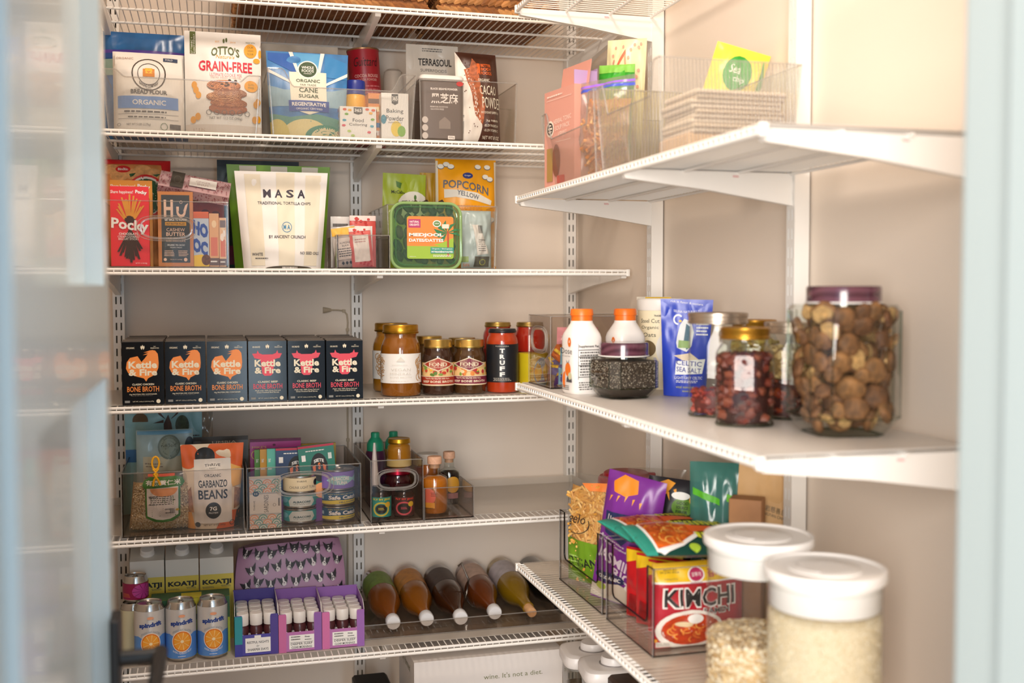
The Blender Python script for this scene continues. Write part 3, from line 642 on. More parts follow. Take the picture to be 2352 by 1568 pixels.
# biscuit stick boxes
def stick_box(u0, u1, vt, Y, col, label, full):
    x, w, h = bk(u0, u1, vt, Y, zi); b, S = carton(w, .022, h*.86, mat(col, .35)); S2 = S_front(w, .022, h)
    b.box(-w/2, w/2, -.011, -.0095, h*.86, h, mat(col, .35)); b.text(S2, 'Share happiness!', .3, .925, .58, .05, W_, .01, 0, .2); b.text(S2, 'Pocky', .8, .925, .3, .055, W_, .05, -3)
    if full:
        R = random.Random(4); bc, cc = ink('#E39A35'), ink('#3B221A')
        for i in range(14):
            a = -48+i*7.2+R.uniform(-4, 4); c, s_ = math.sin(math.radians(a)), math.cos(math.radians(a)); q = .022
            for r0, r1, m in ((.02, .40+R.uniform(-.06, .03), bc), (-.02, .14, cc)):
                p = lambda r, o: (.5+(c*r)*1.25+o, .50+s_*r*.95); b.poly(S2, [p(r0, -q), p(r0, q), p(r1, q), p(r1, -q)], m)
        for i in range(12):
            a = -46+i*8.2+R.uniform(-3, 3); c, s_ = math.sin(math.radians(a)), math.cos(math.radians(a)); q = .03; L = .38+R.uniform(-.05, .05)
            p = lambda r, o: (.5-(c*r)*1.2+o, .46-s_*r); b.poly(S2, [p(0, -q), p(L, -q), p(L, q), p(0, q)], cc)
        b.text(S2, 'Pocky', .5, .50, .96, .17, W_, .03, -3); b.text(S2, 'CHOCOLATE', .46, .405, .5, .03, W_, .02); b.text(S2, 'CREAM COVERED', .46, .37, .56, .025, W_); b.text(S2, 'BISCUIT STICKS', .46, .34, .52, .025, W_); b.text(S2, 'NET WT 1.41 OZ (40g)', .78, .035, .3, .02, W_)
    one(b, 'biscuit_box', label, 'box', (x, Y+.011, zi), 0)
stick_box(254, 343, 428, 2.47, '#E8262E', 'red chocolate biscuit stick box at the front left of the snack bin', True)
stick_box(254, 351, 414, 2.51, '#E0961C', 'orange biscuit stick box standing just behind the red one', False)
# rice cracker bag
x, w, h = bk(236, 388, 362, 2.60, zi); b, S = pouch(w, h, .09, mat('#E39A5A', .3, noise_=.25, nscale=30), style='pillow', seed=12, wr=.006, top=1.05)
rd, gn = ink('#D8232A', .3), ink('#1E5A34', .35)
b.rect(S, 0, .955, 1, 1, rd); b.poly(S, [(.86, .96), (1, .97), (1, .86), (.9, .84)], rd)
for cx, cy in ((.45, .86), (.75, .87), (.25, .84), (.60, .90), (.15, .90)): b.ell(S, cx, cy, .13, .05, mat('#F0B678', .6, noise_=.3, nscale=90))
b.ell(S, .31, .905, .11, .034, rd); b.text(S, 'BinBin', .31, .905, .15, .024, W_, .03)
b.ell(S, .65, .66, .30, .2, rd); b.ell(S, .65, .66, .275, .18, W_); b.ell(S, .65, .655, .26, .165, gn); b.poly(S, [(.4, .86), (.5, .87), (.46, .84), (.42, .83)], gn); b.poly(S, [(.74, .86), (.86, .87), (.8, .84)], gn)
one(b, 'cracker_bag', 'orange rice cracker bag with a red top band and green circle', 'bag', (x, 2.65, zi))
# chocolate bar box
x, w, h = bk(363, 444, 440, 2.468, zi); b, S = carton(w, .02, h, mat('#C27A34', .35)); gk, pk_ = ink('#3B3B38', .4), ink('#E3BFA6')
b.rect(S, .10, .05, .90, .955, gk); b.rect(S, .17, .66, .24, .89, pk_); b.rect(S, .36, .66, .43, .89, pk_); b.rect(S, .24, .75, .36, .795, pk_); b.ring(S, .66, .74, .135, .085, .45, pk_, 20, 180, 360); b.rect(S, .525, .74, .60, .80, pk_); b.poly(S, [(.72, .74), (.80, .74), (.86, .85), (.78, .82)], pk_); b.ring(S, .66, .86, .04, .022, .25, pk_)
b.text(S, 'GET BACK TO HUMAN', .5, .625, .62, .032, W_, .02); b.rect(S, .2, .545, .8, .595, ink('#C9923C')); b.text(S, 'NUT BUTTER FILLED', .5, .57, .52, .026, gk, .02); b.text(S, 'CASHEW', .5, .49, .52, .045, pk_); b.text(S, 'BUTTER', .5, .43, .54, .05, pk_, .01); b.text(S, '+ PURE VANILLA BEAN', .5, .375, .55, .022, pk_); b.text(S, 'DARK CHOCOLATE', .5, .34, .54, .025, pk_); b.text(S, 'ORGANIC 70% CACAO', .5, .285, .5, .022, W_); b.text(S, 'VEGAN | PALEO', .5, .25, .34, .02, W_)
b.lines(S, .16, .13, .46, .215, 4, pk_, 2); b.lines(S, .56, .13, .85, .215, 4, pk_, 3); b.ell(S, .19, .09, .045, .02, pk_); b.text(S, 'Net wt. 2.1 oz (60g)', .5, .09, .34, .018, pk_); b.ell(S, .77, .09, .05, .025, pk_)
one(b, 'chocolate_box', 'upright chocolate bar box, charcoal with an orange border', 'box', (x, 2.478, zi))
# patterned box on top, tilted
c = atY(447, 432, 2.53); L = .152; b = B(); b.off0 = .0004; pm = mat('#C9A5A8', .5)
b.box(-L/2, L/2, -.03, .03, -.011, .011, pm); Sf = lambda a, q, off=0: Vector(((a-.5)*L, -.03-off, -.011+.022*q)); St = lambda a, q, off=0: Vector(((a-.5)*L, -.03+.06*q, .011+off)); R = random.Random(5); vn = ink('#8E3F4A')
for S_, n_, k_ in ((Sf, 90, .17), (St, 150, .09)):
    for i in range(n_):
        a, q, t = R.random(), R.random(), R.uniform(0, 3); 
        b.ring(S_, a*.97+.015, q*.84+.08, .012, k_*.7, .5, vn, 5, 60*t, 60*t+170)
b.rect(St, .16, 0, .34, 1, ink('#4E4A44', .4)); b.rect(St, .42, .25, .80, .8, W_); b.text(St, 'GINGER', .61, .6, .2, .12, ink('#B59A9C')); b.text(St, 'SNAPS', .61, .42, .16, .12, ink('#B59A9C')); b.ring(St, .25, .5, .05, .25, .1, ink('#6E6A60'))
one(b, 'biscuit_carton', 'long pink patterned carton lying tilted on top of the snack bin boxes', 'box', (c.x, c.y, c.z), (math.radians(38), math.radians(9.5), math.radians(0)))
# blue and yellow cookie box, orange bag, peach boxes
x, w, h = bk(445, 480, 486, 2.475, zi); b, S = carton(w, .03, h, mat('#B9C2CE', .35)); bl = ink('#2B4AA0')
b.rect(S, 0, .88, 1, 1, ink('#D9662E')); b.text(S, 'HO', .45, .68, 1.0, .26, bl, .06, -6); b.text(S, 'OC', .42, .36, 1.0, .26, bl, .06, -6); b.poly(S, [(0, 0), (1, 0), (1, .16), (.5, .22), (0, .2)], ink('#E8C22E')); b.ell(S, .8, .12, .3, .1, mat('#6E4326', .6, noise_=.4, nscale=200))
one(b, 'cookie_box', 'narrow cookie box with big blue letters and a yellow base', 'box', (x, 2.49, zi))
x, w, h = bk(436, 516, 460, 2.56, zi); b, S = pouch(w, h, .04, mat('#D9582A', .35, noise_=.2), style='pillow', seed=17); b.ell(S, .45, .82, .12, .05, ink('#8A3A22')); b.ell(S, .75, .8, .12, .05, ink('#8A3A22'))
one(b, 'snack_bag', 'orange snack bag standing behind the cookie boxes in the bin', 'bag', (x, 2.585, zi))
for u0, u1, vt, c1, lab, Y in ((481, 503, 490, '#E0A872', 'slim peach carton with a dark lower band in the snack bin', 2.474), (504, 520, 500, '#E8B98A', 'slim pale peach carton at the right end of the snack bin', 2.474)):
    x, w, h = bk(u0, u1, vt, Y, zi); b, S = carton(w, .05, h, mat(c1, .4)); b.rect(S, 0, .02, 1, .16, ink('#6A5550')); b.rect(S, .15, .2, .85, .55, ink('#D9785E')); b.ell(S, .5, .8, .25, .07, ink('#F0D2A6')); b.lines(S, .1, .06, .9, .12, 1, W_)
    if u0 > 500: b.rect(S, .1, .8, .9, .95, ink('#7A6A66')); b.ell(S, .4, .6, .25, .08, ink('#F4E6D8')); b.ell(S, .7, .68, .2, .07, ink('#F4E6D8'))
    one(b, 'slim_box', lab, 'box', (x, Y+.026, zi))
# dark teal and green bags behind the tortilla chips
x, w, h = bk(500, 690, 366, 2.70, z3); b, S = pouch(w, h, .05, mat('#14323C', .35, noise_=.3), style='stand', seed=41); b.rect(S, .02, .05, .2, .22, ink('#6A1E48')); b.rect(S, 0, .94, 1, 1, ink('#0E1E2A'))
one(b, 'dark_pouch', 'dark teal pouch at the back, behind the green bag', 'bag', (x, 2.73, z3), 0)
x, w, h = bk(522, 764, 376, 2.56, z3); b, S = pouch(w, h, .07, mat('#78A82E', .4), style='stand', seed=42, bot=.86)
for a0 in (.12, .42, .72): b.rect(S, a0+.0, .02, a0+.16, .99, ink('#E3DFD2'))
one(b, 'chip_pouch', 'green and white striped pouch right behind the white tortilla chip pouch', 'bag', (x, 2.60, z3), .02)
x, w, h = bk(537, 762, 390, 2.47, z3); b, S = pouch(w, h, .085, mat('#F6F3EE', .42), style='stand', seed=43, wr=.004, bot=.80, top=.97)
tan, dk = ink('#EFE6D0'), ink('#2B2338')
for a0 in (.10, .44, .76): b.rect(S, a0, .03, a0+.17, .97, tan) if a0 != .44 else b.rect(S, a0, .03, a0+.2, .99, tan)
[b.text(S, c_, .335+.127*i, .775, .085, .085, dk, .03) for i, c_ in enumerate('MASA')]; b.text(S, 'TRADITIONAL TORTILLA CHIPS', .525, .675, .6, .03, dk, .01); b.ring(S, .545, .425, .06, .055, .12, ink('#3E86B0')); b.text(S, 'M A', .545, .425, .08, .05, ink('#3E86B0'), .03); b.text(S, 'BY ANCIENT CRUNCH', .55, .325, .44, .032, dk, .01); b.text(S, 'WHITE', .18, .145, .13, .03, dk, .01); b.text(S, 'NO SEED OILS', .83, .16, .24, .03, dk, .01); b.lines(S, .15, .09, .33, .115, 1, gry)
b.ell(S, .57, 0, .30, .03, ink('#4A4438'), 20, 0, 180); b.barcode(S, .48, 0, .68, .02, W_)
one(b, 'tortilla_chip_pouch', 'large cream tortilla chip pouch with wide pale stripes', 'bag', (x, 2.515, z3), 0)
# small bin of sachets
bin_at('small smoky bin holding snack sachets beside the tortilla chip pouch', 774, 895, 540, 2.452, z3, .20, SMK(), SMKE())
def sachet(u0, u1, vt, Y, col, fn, label, lean, seed):
    x, w, h = bk(u0, u1, vt, Y, zi); b, S = pouch(w, h, .014, mat(col, .3, noise_=.08), style='pillow', seed=seed, wr=.002, n=14, k=18); fn(b, S); one(b, 'sachet', label, 'sachet', (x, Y+.02, zi), (0, lean, 0))
def f_grey(b, S): b.rect(S, 0, .78, 1, .97, ink('#E8B84A')); b.rect(S, .08, .2, .9, .72, ink('#E4DFDA')); b.text(S, 'ALMOND', .5, .6, .5, .05, gry); b.text(S, 'BAR', .5, .53, .3, .04, gry); b.lines(S, .15, .25, .85, .48, 4, gry, 3); [b.poly(S, [(.3+.16*i, .06), (.36+.16*i, .11), (.3+.16*i, .16), (.24+.16*i, .11)], K_) for i in range(4)]
def f_red(b, S): b.rect(S, .14, .14, .86, .8, W_); b.lines(S, .2, .6, .8, .72, 2, ink('#C89A98'), 5); b.rect(S, 0, .9, 1, 1, ink('#F2D8D2')); R = random.Random(3); [b.ell(S, R.random(), R.choice((R.uniform(.0, .13), R.uniform(.82, .95))), .06, .025, ink('#C6322E'), 8) for i in range(16)]
sachet(775, 830, 518, 2.472, '#B9B2AC', f_grey, 'silver sachet with an orange top in the small smoky bin', -.14, 3)
sachet(812, 862, 520, 2.466, '#E2736C', f_red, 'red and white sachet leaning at the front of the small smoky bin', -.10, 4)
sachet(806, 866, 494, 2.52, '#D85A54', f_red, 'red and white sachet standing behind the other red sachet', 0, 5)
sachet(762, 806, 496, 2.53, '#D9D6D2', lambda b, S: (b.rect(S, .1, .8, .9, .86, gry), b.rect(S, .3, .55, .6, .7, ink('#CFCBC6'))), 'plain pale grey sachet at the back of the small smoky bin', 0, 6)
# bin of dates and popcorn
bin_at('clear bin holding green and yellow bags and the date box', 890, 1142, 472, 2.50, z3, .30, ACR(), ACRE(), taper=.04)
x, w, h = bk(880, 976, 396, 2.60, zi); b, S = pouch(w, h, .05, mat('#A5B81E', .35), style='stand', seed=51, top=1.04)
b.ell(S, .72, .62, .40, .20, ink('#EFECE0')); b.poly(S, [(.30, .92), (.44, .90), (.41, .84), (.32, .86)], ink('#4A7A22')); b.text(S, 'McCabe', .36, .805, .32, .036, ink('#2E3A12'), .02); b.text(S, 'ORGANIC', .74, .70, .44, .042, ink('#3E4A1E')); b.ell(S, .76, .755, .03, .028, ink('#4A7A22'))
one(b, 'grain_pouch', 'lime green organic grain pouch with a white patch', 'bag', (x, 2.63, zi), (0, .03, 0))
x, w, h = bk(970, 1012, 394, 2.63, zi); b, S = pouch(w, h, .04, mat('#C79A1E', .4, noise_=.12), style='stand', seed=52); b.rect(S, .6, .2, 1, .5, ink('#6A8A3A')); one(b, 'mustard_pouch', 'narrow mustard yellow pouch between the lime pouch and the popcorn bag', 'bag', (x, 2.66, zi))
x, w, h = bk(1008, 1148, 362, 2.58, zi); b, S = pouch(w, h, .06, mat('#F2A614', .3, noise_=.06), style='pillow', seed=53, wr=.003, bot=1.0)
pn = ink('#5E6470'); b.rect(S, 0, .02, .035, .98, ink('#E9DFC8')); b.rect(S, .965, .02, 1, .98, ink('#E9DFC8')); b.ell(S, .5, .845, .085, .028, ink('#1E2F7A')); b.text(S, 'Kroger', .5, .845, .1, .018, W_); b.text(S, 'POPCORN', .48, .755, .74, .075, pn, .02, -5, 0, .02)
b.poly(S, [(.12, .72), (.35, .715), (.65, .69), (.9, .62), (.88, .58), (.6, .62), (.3, .65), (.12, .64)], ink('#E3DED2')); b.text(S, 'YELLOW', .5, .67, .36, .045, pn, .02, -8)
for cx, cy in ((.08, .93), (.17, .95), (.24, .93), (.68, .93), (.84, .93), (.80, .84), (.88, .82), (.9, .45), (.85, .42), (.1, .4), (.2, .36)): b.ell(S, cx, cy-.004, .058, .024, pn, 12); b.ell(S, cx, cy, .052, .021, ink('#F3EEE0'), 12)
b.lines(S, .25, .5, .75, .58, 4, ink('#D98A10'), 8)
one(b, 'popcorn_bag', 'orange popcorn bag with white puffs printed around the title', 'bag', (x, 2.62, zi))
x, w, h = bk(1064, 1136, 482, 2.515, zi); b, S = pouch(w, h, .045, mat('#B6C8C6', .3, noise_=.1), style='pillow', seed=54, wr=.006); b.poly(S, [(.3, .75), (.5, .75), (.85, .25), (.45, .22)], ink('#DAD8D0')); b.lines(S, .48, .28, .74, .5, 6, gry, 9); b.barcode(S, .48, .6, .62, .74, K_); b.rect(S, .38, .02, .9, .2, ink('#5C5E54')); b.ring(S, .66, .1, .1, .05, .15, ink('#C8CE5A')); b.rect(S, .0, .1, .2, .2, ink('#8FA86A')); b.text(S, '50%', .15, .05, .2, .05, ink('#D9753A'))
one(b, 'pale_blue_bag', 'crumpled pale blue bag beside the date box', 'bag', (x, 2.545, zi), (0, 0, .1))
# dates in a rounded clamshell box
x, w, h = bk(900, 1060, 466, 2.462, z3); t = thing('date_box', 'green rounded clear box of dates with an orange and lime label', 'box', (x, 2.462+.02, z3))
b = B(); R_ = .028
def rr(w_, h_, r_, y, z0=0, n_=6): return [(cx+r_*math.cos(math.radians(a0+90*i/n_)), y, z0+cz+r_*math.sin(math.radians(a0+90*i/n_))) for cx, cz, a0 in ((w_/2-r_, h_-r_, 0), (-w_/2+r_, h_-r_, 90), (-w_/2+r_, r_, 180), (w_/2-r_, r_, 270)) for i in range(n_+1)]
gp = clear('#E2F2D8', .06, 1.45, 1.0, .02, diffuse=.16, dcol='#8FD0B0'); gpe = mat('#9CC48A', .2)
b.loft([rr(w, h, R_, -.012), rr(w, h, R_, .0), rr(w*.95, h*.95, R_*.9, .035, h*.025)], gp, True); b.tube(rr(w, h, R_, -.012), .0035, clear('#C8E8A8', .08, 1.45, .6, .03, diffuse=.8, dcol='#BEE29A'), 8, True); b.tube(rr(w*.88, h*.88, R_*.8, -.016, h*.06), .0018, gp, 6, True); b.obj('clamshell', t)
b = B(); b.sub = 1; S = lambda a, q, off=0: Vector(((-.5+.22)*w+a*w*.67, -.0145-off, h*.155+q*h*.645)); og2 = ink('#EE8A3A'); lg = ink('#9CBF3C'); b.off0 = .0003
def rrp(r, n_=5): return [(cx+r*math.cos(math.radians(a0+90*i/n_)), cy+r*math.sin(math.radians(a0+90*i/n_))) for cx, cy, a0 in ((1-r, 1-r, 0), (r, 1-r, 90), (r, r, 180), (1-r, r, 270)) for i in range(n_+1)]
b.poly(S, rrp(.05), lg); b.poly(S, [(0, .33), (.4, .30), (.75, .38), (1, .5), (1, .96), (.95, 1), (.05, 1), (0, .95)], og2); b.poly(S, [(0, .30), (.7, .30), (.5, .36), (0, .34)], og2); b.rect(S, .03, .73, .29, .93, ink('#B8356E')); [b.text(S, s_, .16, .87-.07*i, .2, .05, W_, .02) for i, s_ in enumerate(('NATURAL', 'DELIGHTS'))]
tg = ink('#2F7A4A'); [b.poly(S, [(.86, .62), (.86+.3*math.cos(math.radians(a)), .64+.28*math.sin(math.radians(a))), (.86+.22*math.cos(math.radians(a+22)), .62+.2*math.sin(math.radians(a+22)))], tg) for a in (10, 50, 95, 130, 165, 195, 230, -20)]; b.rect(S, .86, .05, .90, .66, ink('#B4502E')); b.ell(S, .64, .83, .09, .08, W_); b.ell(S, .64, .83, .07, .06, ink('#5E8A4A')); b.text(S, 'USDA', .64, .835, .1, .03, W_, .02); b.rect(S, .75, .72, .9, .82, ink('#E9E0D0'))
b.text(S, 'MEDJOOL', .41, .555, .74, .10, W_, .05); b.text(S, 'DATES/DATTES', .41, .435, .74, .075, W_, .04); b.poly(S, [(.5, .13), (1, .13), (1, .27), (.5, .27)], ink('#3E9A86')); b.text(S, 'Organic / Biologique', .75, .235, .44, .04, W_); b.text(S, 'PITTED/DÉNOYAUTÉS', .75, .17, .46, .05, W_, .03); b.lines(S, .55, .04, .95, .1, 2, W_, 4); b.text(S, 'MEDJOOL', .12, .05, .14, .02, W_)
b.obj('paper_label', t)
b = B(); R = random.Random(8); dm = [mat(c, .45, noise_=.3, nscale=150) for c in ('#3A2A22', '#4A3226', '#2A2A28')]
for i in range(7):
    for j in range(5):
        cx, cz = (i-3)*.0195+R.uniform(-.003, .003), .03+j*.03+R.uniform(-.004, .004); b.lathe([(.001, -.017), (.008, -.011), (.0098, 0), (.008, .011), (.001, .017)], R.choice(dm), 8, (0, 0), True)
        n_ = 40; M = Matrix.Translation((cx*w/.16, .010, cz*h/.16)) @ Matrix.Rotation(R.uniform(-.8, .8), 4, 'Y')
        for q in range(len(b.v)-n_, len(b.v)): b.v[q] = tuple(M @ Vector(b.v[q]))
d_ = b.obj('dates', t); d_['kind'] = 'stuff'

# ---- shelf 4: broth cartons and jars
z4 = ZS[4]+.0014
def broth(kind, label, x, w, h, Y):
    b, S = carton(w, .064, h, mat('#141518', .12, spec=.22)); cream, col = ink('#EDE3C8', .4), ink('#F08A1E' if kind == 'c' else '#E23A4C', .35)
    b.text(S, 'ORGANIC' if kind == 'c' else '100% GRASS-FED', .21, .905, .2, .028, cream, .01); b.text(S, 'NO', .79, .925, .05, .016, cream); b.text(S, 'PRESERVATIVES', .79, .90, .2, .02, cream)
    b.poly(S, [(.47, .88), (.45, .91), (.46, .94), (.48, .925), (.5, .955), (.52, .925), (.54, .94), (.55, .91), (.53, .88)], cream); b.poly(S, [(.485, .88), (.5, .91), (.515, .88)], mat('#141518', .12, spec=.22))
    if kind == 'c':
        b.poly(S, [(.10, .58), (.12, .68), (.2, .75), (.38, .775), (.47, .68), (.55, .74), (.62, .80), (.66, .845), (.72, .87), (.80, .86), (.86, .81), (.87, .76), (.88, .66), (.87, .58), (.8, .48), (.62, .42), (.575, .37), (.52, .42), (.30, .46), (.15, .51)], col)
        b.poly(S, [(.5, .79), (.68, .84), (.62, .80)], col); b.poly(S, [(.52, .83), (.7, .87), (.66, .83)], col)
    else:
        b.poly(S, [(.10, .795), (.27, .80), (.35, .78), (.65, .78), (.73, .80), (.88, .795), (.82, .72), (.68, .70), (.66, .58), (.64, .46), (.58, .425), (.42, .425), (.36, .46), (.34, .58), (.31, .70), (.16, .72)], col)
        b.poly(S, [(.24, .85), (.22, .80), (.3, .775), (.36, .785), (.28, .80)], col); b.poly(S, [(.76, .85), (.78, .80), (.7, .775), (.64, .785), (.72, .80)], col)
    b.text(S, 'Kettle', .5, .635, .68, .115, cream, .035); b.text(S, '& Fire', .5, .515, .68, .105, cream, .035); b.text(S, 'CLASSIC '+('CHICKEN' if kind == 'c' else 'BEEF'), .5, .325, .52, .03, cream, .02); b.text(S, 'BONE BROTH', .5, .25, .76, .085, col, .01)
    if kind == 'c': b.text(S, '10g PROTEIN PER CONTAINER', .5, .165, .66, .024, cream, .01); b.lines(S, .2, .135, .8, .15, 1, gry)
    else: b.text(S, 'Made with 100% Grass Fed and', .5, .18, .66, .022, cream); b.text(S, 'Grass Finished Beef Bones', .5, .15, .58, .022, cream)
    b.rect(S, .06, .035, .18, .07, ink('#8A8A86')); b.text(S, 'NET WT. 16.9oz (1 LB 0.9oz) 479g', .5, .05, .5, .022, cream); b.ell(S, .86, .052, .05, .032, cream)
    b.box(-w/2+.001, w/2-.001, -.030, .030, h, h+.0016, mat('#5A5148', .5)); b.box(-w/2+.001, w/2-.001, -.002, .002, h, h+.004, mat('#6A6056', .5))
    return one(b, 'broth_carton', label, 'carton', (x, Y+.032, z4), 0, 'bone broth cartons')
ord_ = ('leftmost', 'middle', 'rightmost'); us = (278, 378, 474, 569, 660, 748, 835)
for i in range(6):
    x, w, h = bk(us[i]+1, us[i+1]-1, 785-i*.6, 2.452, z4); kind = 'c' if i < 3 else 'b'; nm = 'chicken broth carton with an orange hen' if i < 3 else 'beef broth carton with a red bull head'
    o = broth(kind, '%s black %s in the front row' % (ord_[i % 3], nm), x, w*.985, h, 2.452)
    for q in range(1, 4): dup(o, (x, 2.484+q*.066, z4), 'black broth carton standing in line behind the %s front %s carton' % (ord_[i % 3], 'chicken' if i < 3 else 'beef') if False else 'black carton in row %d behind the %s front %s carton' % (q+1, ord_[i % 3], 'chicken' if i < 3 else 'beef'))
# jars
def jar(name, label, u0, u1, vt, Y, z, liquid, lidc, prof, lid=(.86, .1), draw=None, rot=0, liquid_rough=.12, lid_metal=.9, group=None, pos=None):
    'glass jar: opaque or clear content, lid, paper label; prof = (radius fraction, height fraction)'
    if pos: x, y, r, h = pos
    else: x, w, h = bk(u0, u1, vt, Y, z); r = w/2*.975; y = Y+r
    t = thing(name, label, 'jar', (x, y, z), facing(x, y)+rot, group); lr, lh = lid
    b = B(); b.lathe([(r*a, h*(1-lh)*q) for a, q in prof], liquid if isinstance(liquid, bpy.types.Material) else mat(liquid, liquid_rough, coat=.6), 36); b.obj('jar_body', t)
    R0 = r*lr; b = B(); zt_ = h*(1-lh); b.lathe([(R0*.97, zt_-.001), (R0, zt_+.001), (R0*1.0, zt_+.003), (R0*.97, zt_+.0045), (R0*.97, h-.003), (R0*.93, h-.0006), (R0*.86, h-.0012), (R0*.2, h-.0012), (R0*.1, h-.0012)], mat(lidc, .28, lid_metal), 36); b.obj('lid', t)
    if draw: b = B(); b.sub = .03; b.off0 = .0005; draw(b, r, h); b.obj('paper_label', t)
    return t
round_p = [(.80, 0), (.95, .015), (1, .05), (1, .72), (.98, .78), (.90, .86), (.82, .91), (.80, .93), (.82, 1)]
short_p = [(.84, 0), (.97, .02), (1, .06), (1, .80), (.97, .86), (.88, .92), (.88, 1)]
amber, gold = '#8A5214', '#B98A2A'
def l_vegan(b, r, h):
    S = S_cyl(r+.0004, h*.19, h*.60, 250); b.rect(S, 0, 0, 1, 1, W_); g2 = ink('#C2986A'); R = random.Random(6)
    for i in range(14): b.ring(S, .24+R.uniform(-.03, .04), .2+.05*i, .05, .12, .25, g2, 8, R.uniform(0, 180), R.uniform(180, 330)); b.ring(S, .74+R.uniform(-.03, .04), .2+.05*i, .04, .14, .25, g2, 8, R.uniform(60, 180), R.uniform(180, 330))
    pale = ink('#D5CFC6'); b.poly(S, [(.5, .9), (.55, .74), (.45, .74)], ink('#E3DED4')); b.text(S, 'VEGAN', .5, .46, .22, .09, pale); b.text(S, 'MINERAL', .5, .32, .24, .08, pale); b.text(S, 'BONE BROTH', .5, .2, .24, .05, pale); b.lines(S, .4, .6, .6, .63, 1, pale); b.lines(S, .38, .06, .62, .09, 1, pale)
jar('vegan_broth_jar', 'large amber jar with a white label and gold lid in front of its twin', 881, 975, 746, 2.455, z4, amber, gold, round_p, (.92, .12), l_vegan)
jar('vegan_broth_jar', 'large amber jar half hidden behind the front white-labelled jar', 862, 950, 742, 2.575, z4, '#A5701E', gold, round_p, (.92, .12), l_vegan, .5)
def l_fond(c):
    def f(b, r, h):
        S = S_cyl(r+.0004, h*.17, h*.62, 230); cd = ink(c); cr2 = ink('#EBDCC0'); b.rect(S, 0, 0, 1, .92, ink('#EFC98A')); R = random.Random(len(c)+ord(c[2]))
        for i in range(40): b.ell(S, R.uniform(.05, .95), R.uniform(.42, .85), R.uniform(.015, .04), R.uniform(.04, .1), ink(R.choice(['#C8452E', '#E58A3A', '#7E9A3A', '#F0B04A', '#B83A3A', '#E9D9A8', '#5E7E2E'])), 9)
        b.rect(S, 0, .06, 1, .36, cd); b.rect(S, 0, .02, 1, .06, cr2); b.rect(S, 0, .36, 1, .385, cr2); b.poly(S, [(.5, 1.14), (.77, .86), (.5, .58), (.23, .86)], cr2); b.poly(S, [(.5, 1.10), (.745, .86), (.5, .62), (.255, .86)], cd); b.text(S, 'FOND', .5, .86, .28, .16, cr2, .03); b.text(S, 'PROVISIONS', .5, .74, .14, .04, cr2); b.text(S, 'BEEF BONE BROTH', .5, .17, .52, .09, cr2, .03); b.lines(S, .28, .26, .72, .33, 2, cr2)
    return f
jar('broth_jar', 'squat dark jar with a red diamond label beside the amber jars', 977, 1050, 780, 2.47, z4, '#3B2418', '#C0A25A', short_p, (.93, .15), l_fond('#A8341E'))
jar('broth_jar', 'squat dark jar with a purple diamond label left of the black sauce jar', 1049, 1124, 780, 2.47, z4, '#4A3018', '#C0A25A', short_p, (.93, .15), l_fond('#7A2038'))
jar('broth_jar', 'squat gold-lidded jar hidden behind the red diamond jar', 958, 1026, 772, 2.60, z4, '#5A3E20', '#B99A52', short_p, (.93, .15)); jar('broth_jar', 'squat gold-lidded jar hidden behind the purple diamond jar', 1034, 1104, 776, 2.60, z4, '#5A3E20', '#B99A52', short_p, (.93, .15))
def l_truff(b, r, h):
    S = S_cyl(r+.0004, h*.17, h*.76, 240); b.rect(S, 0, 0, 1, 1, ink('#1B1D22', .4)); b.text(S, 'MARINARA', .5, .95, .2, .035, ink('#B8B2A8'))
    for i, c in enumerate('TRUFF'): b.text(S, c, .5, .83-.155*i, .075, .115, W_, .04)
    b.lines(S, .36, .03, .64, .12, 3, ink('#B8B2A8'))
tall_p = [(.86, 0), (.98, .02), (1, .05), (1, .84), (.96, .90), (.86, .95), (.86, 1)]
jar('sauce_jar', 'red sauce jar with a tall black label and black lid', 1127, 1199, 755, 2.475, z4, '#B23A16', '#23252A', tall_p, (.90, .06), l_truff, 0, .2, .2)
jar('sauce_jar', 'red sauce jar with a gold lid right behind the black-labelled jar', 1118, 1186, 740, 2.60, z4, '#A8281A', '#B79A55', tall_p, (.9, .07), lambda b, r, h: b.rect(S_cyl(r+.0004, h*.2, h*.6, 200), 0, 0, 1, 1, ink('#7A1E14')))
jar('sauce_jar', 'red sauce jar with a gold lid half hidden by the handled smoky bin', 1192, 1262, 740, 2.60, z4, '#A8281A', '#B79A55', tall_p, (.9, .07), lambda b, r, h: b.rect(S_cyl(r+.0004, h*.1, h*.55, 200), 0, 0, 1, 1, ink('#1E1E20')))
x, w, h = bk(1201, 1268, 812, 2.50, z4); b = B(); b.lathe([(w/2, 0), (w/2, h)], mat('#D9C420', .4), 28); b.ell(S_cyl(w/2, 0, h), .62, .5, .2, .4, ink('#7FBAD0')); one(b, 'yellow_tin', 'bright yellow tin with a pale blue oval beside the black-labelled jar', 'tin', (x, 2.5+w/2, z4))
# ---- shelf 5: smoky bins of beans, tins and bottles
z5 = ZS[5]+.0014; zi = z5+.004
bin_at('wide smoky bin at the left holding the barley and garbanzo bags', 279, 560, 1082, 2.455, z5, .30, SMK(), SMKE())
bin_at('wide smoky bin with an oval handle holding tuna tins and chocolate bars', 567, 829, 1070, 2.455, z5, .30, SMK(), SMKE(), hole=(.098, .056, .023))
bin_at('tall narrow smoky bin with an oval handle holding chili jars and squeeze bottles', 852, 972, 1056, 2.455, z5, .30, SMK(), SMKE(), hole=(.098, .042, .02))
bin_at('low narrow smoky bin holding cork-stoppered bottles', 975, 1088, 1119, 2.455, z5, .24, SMK(), SMKE())
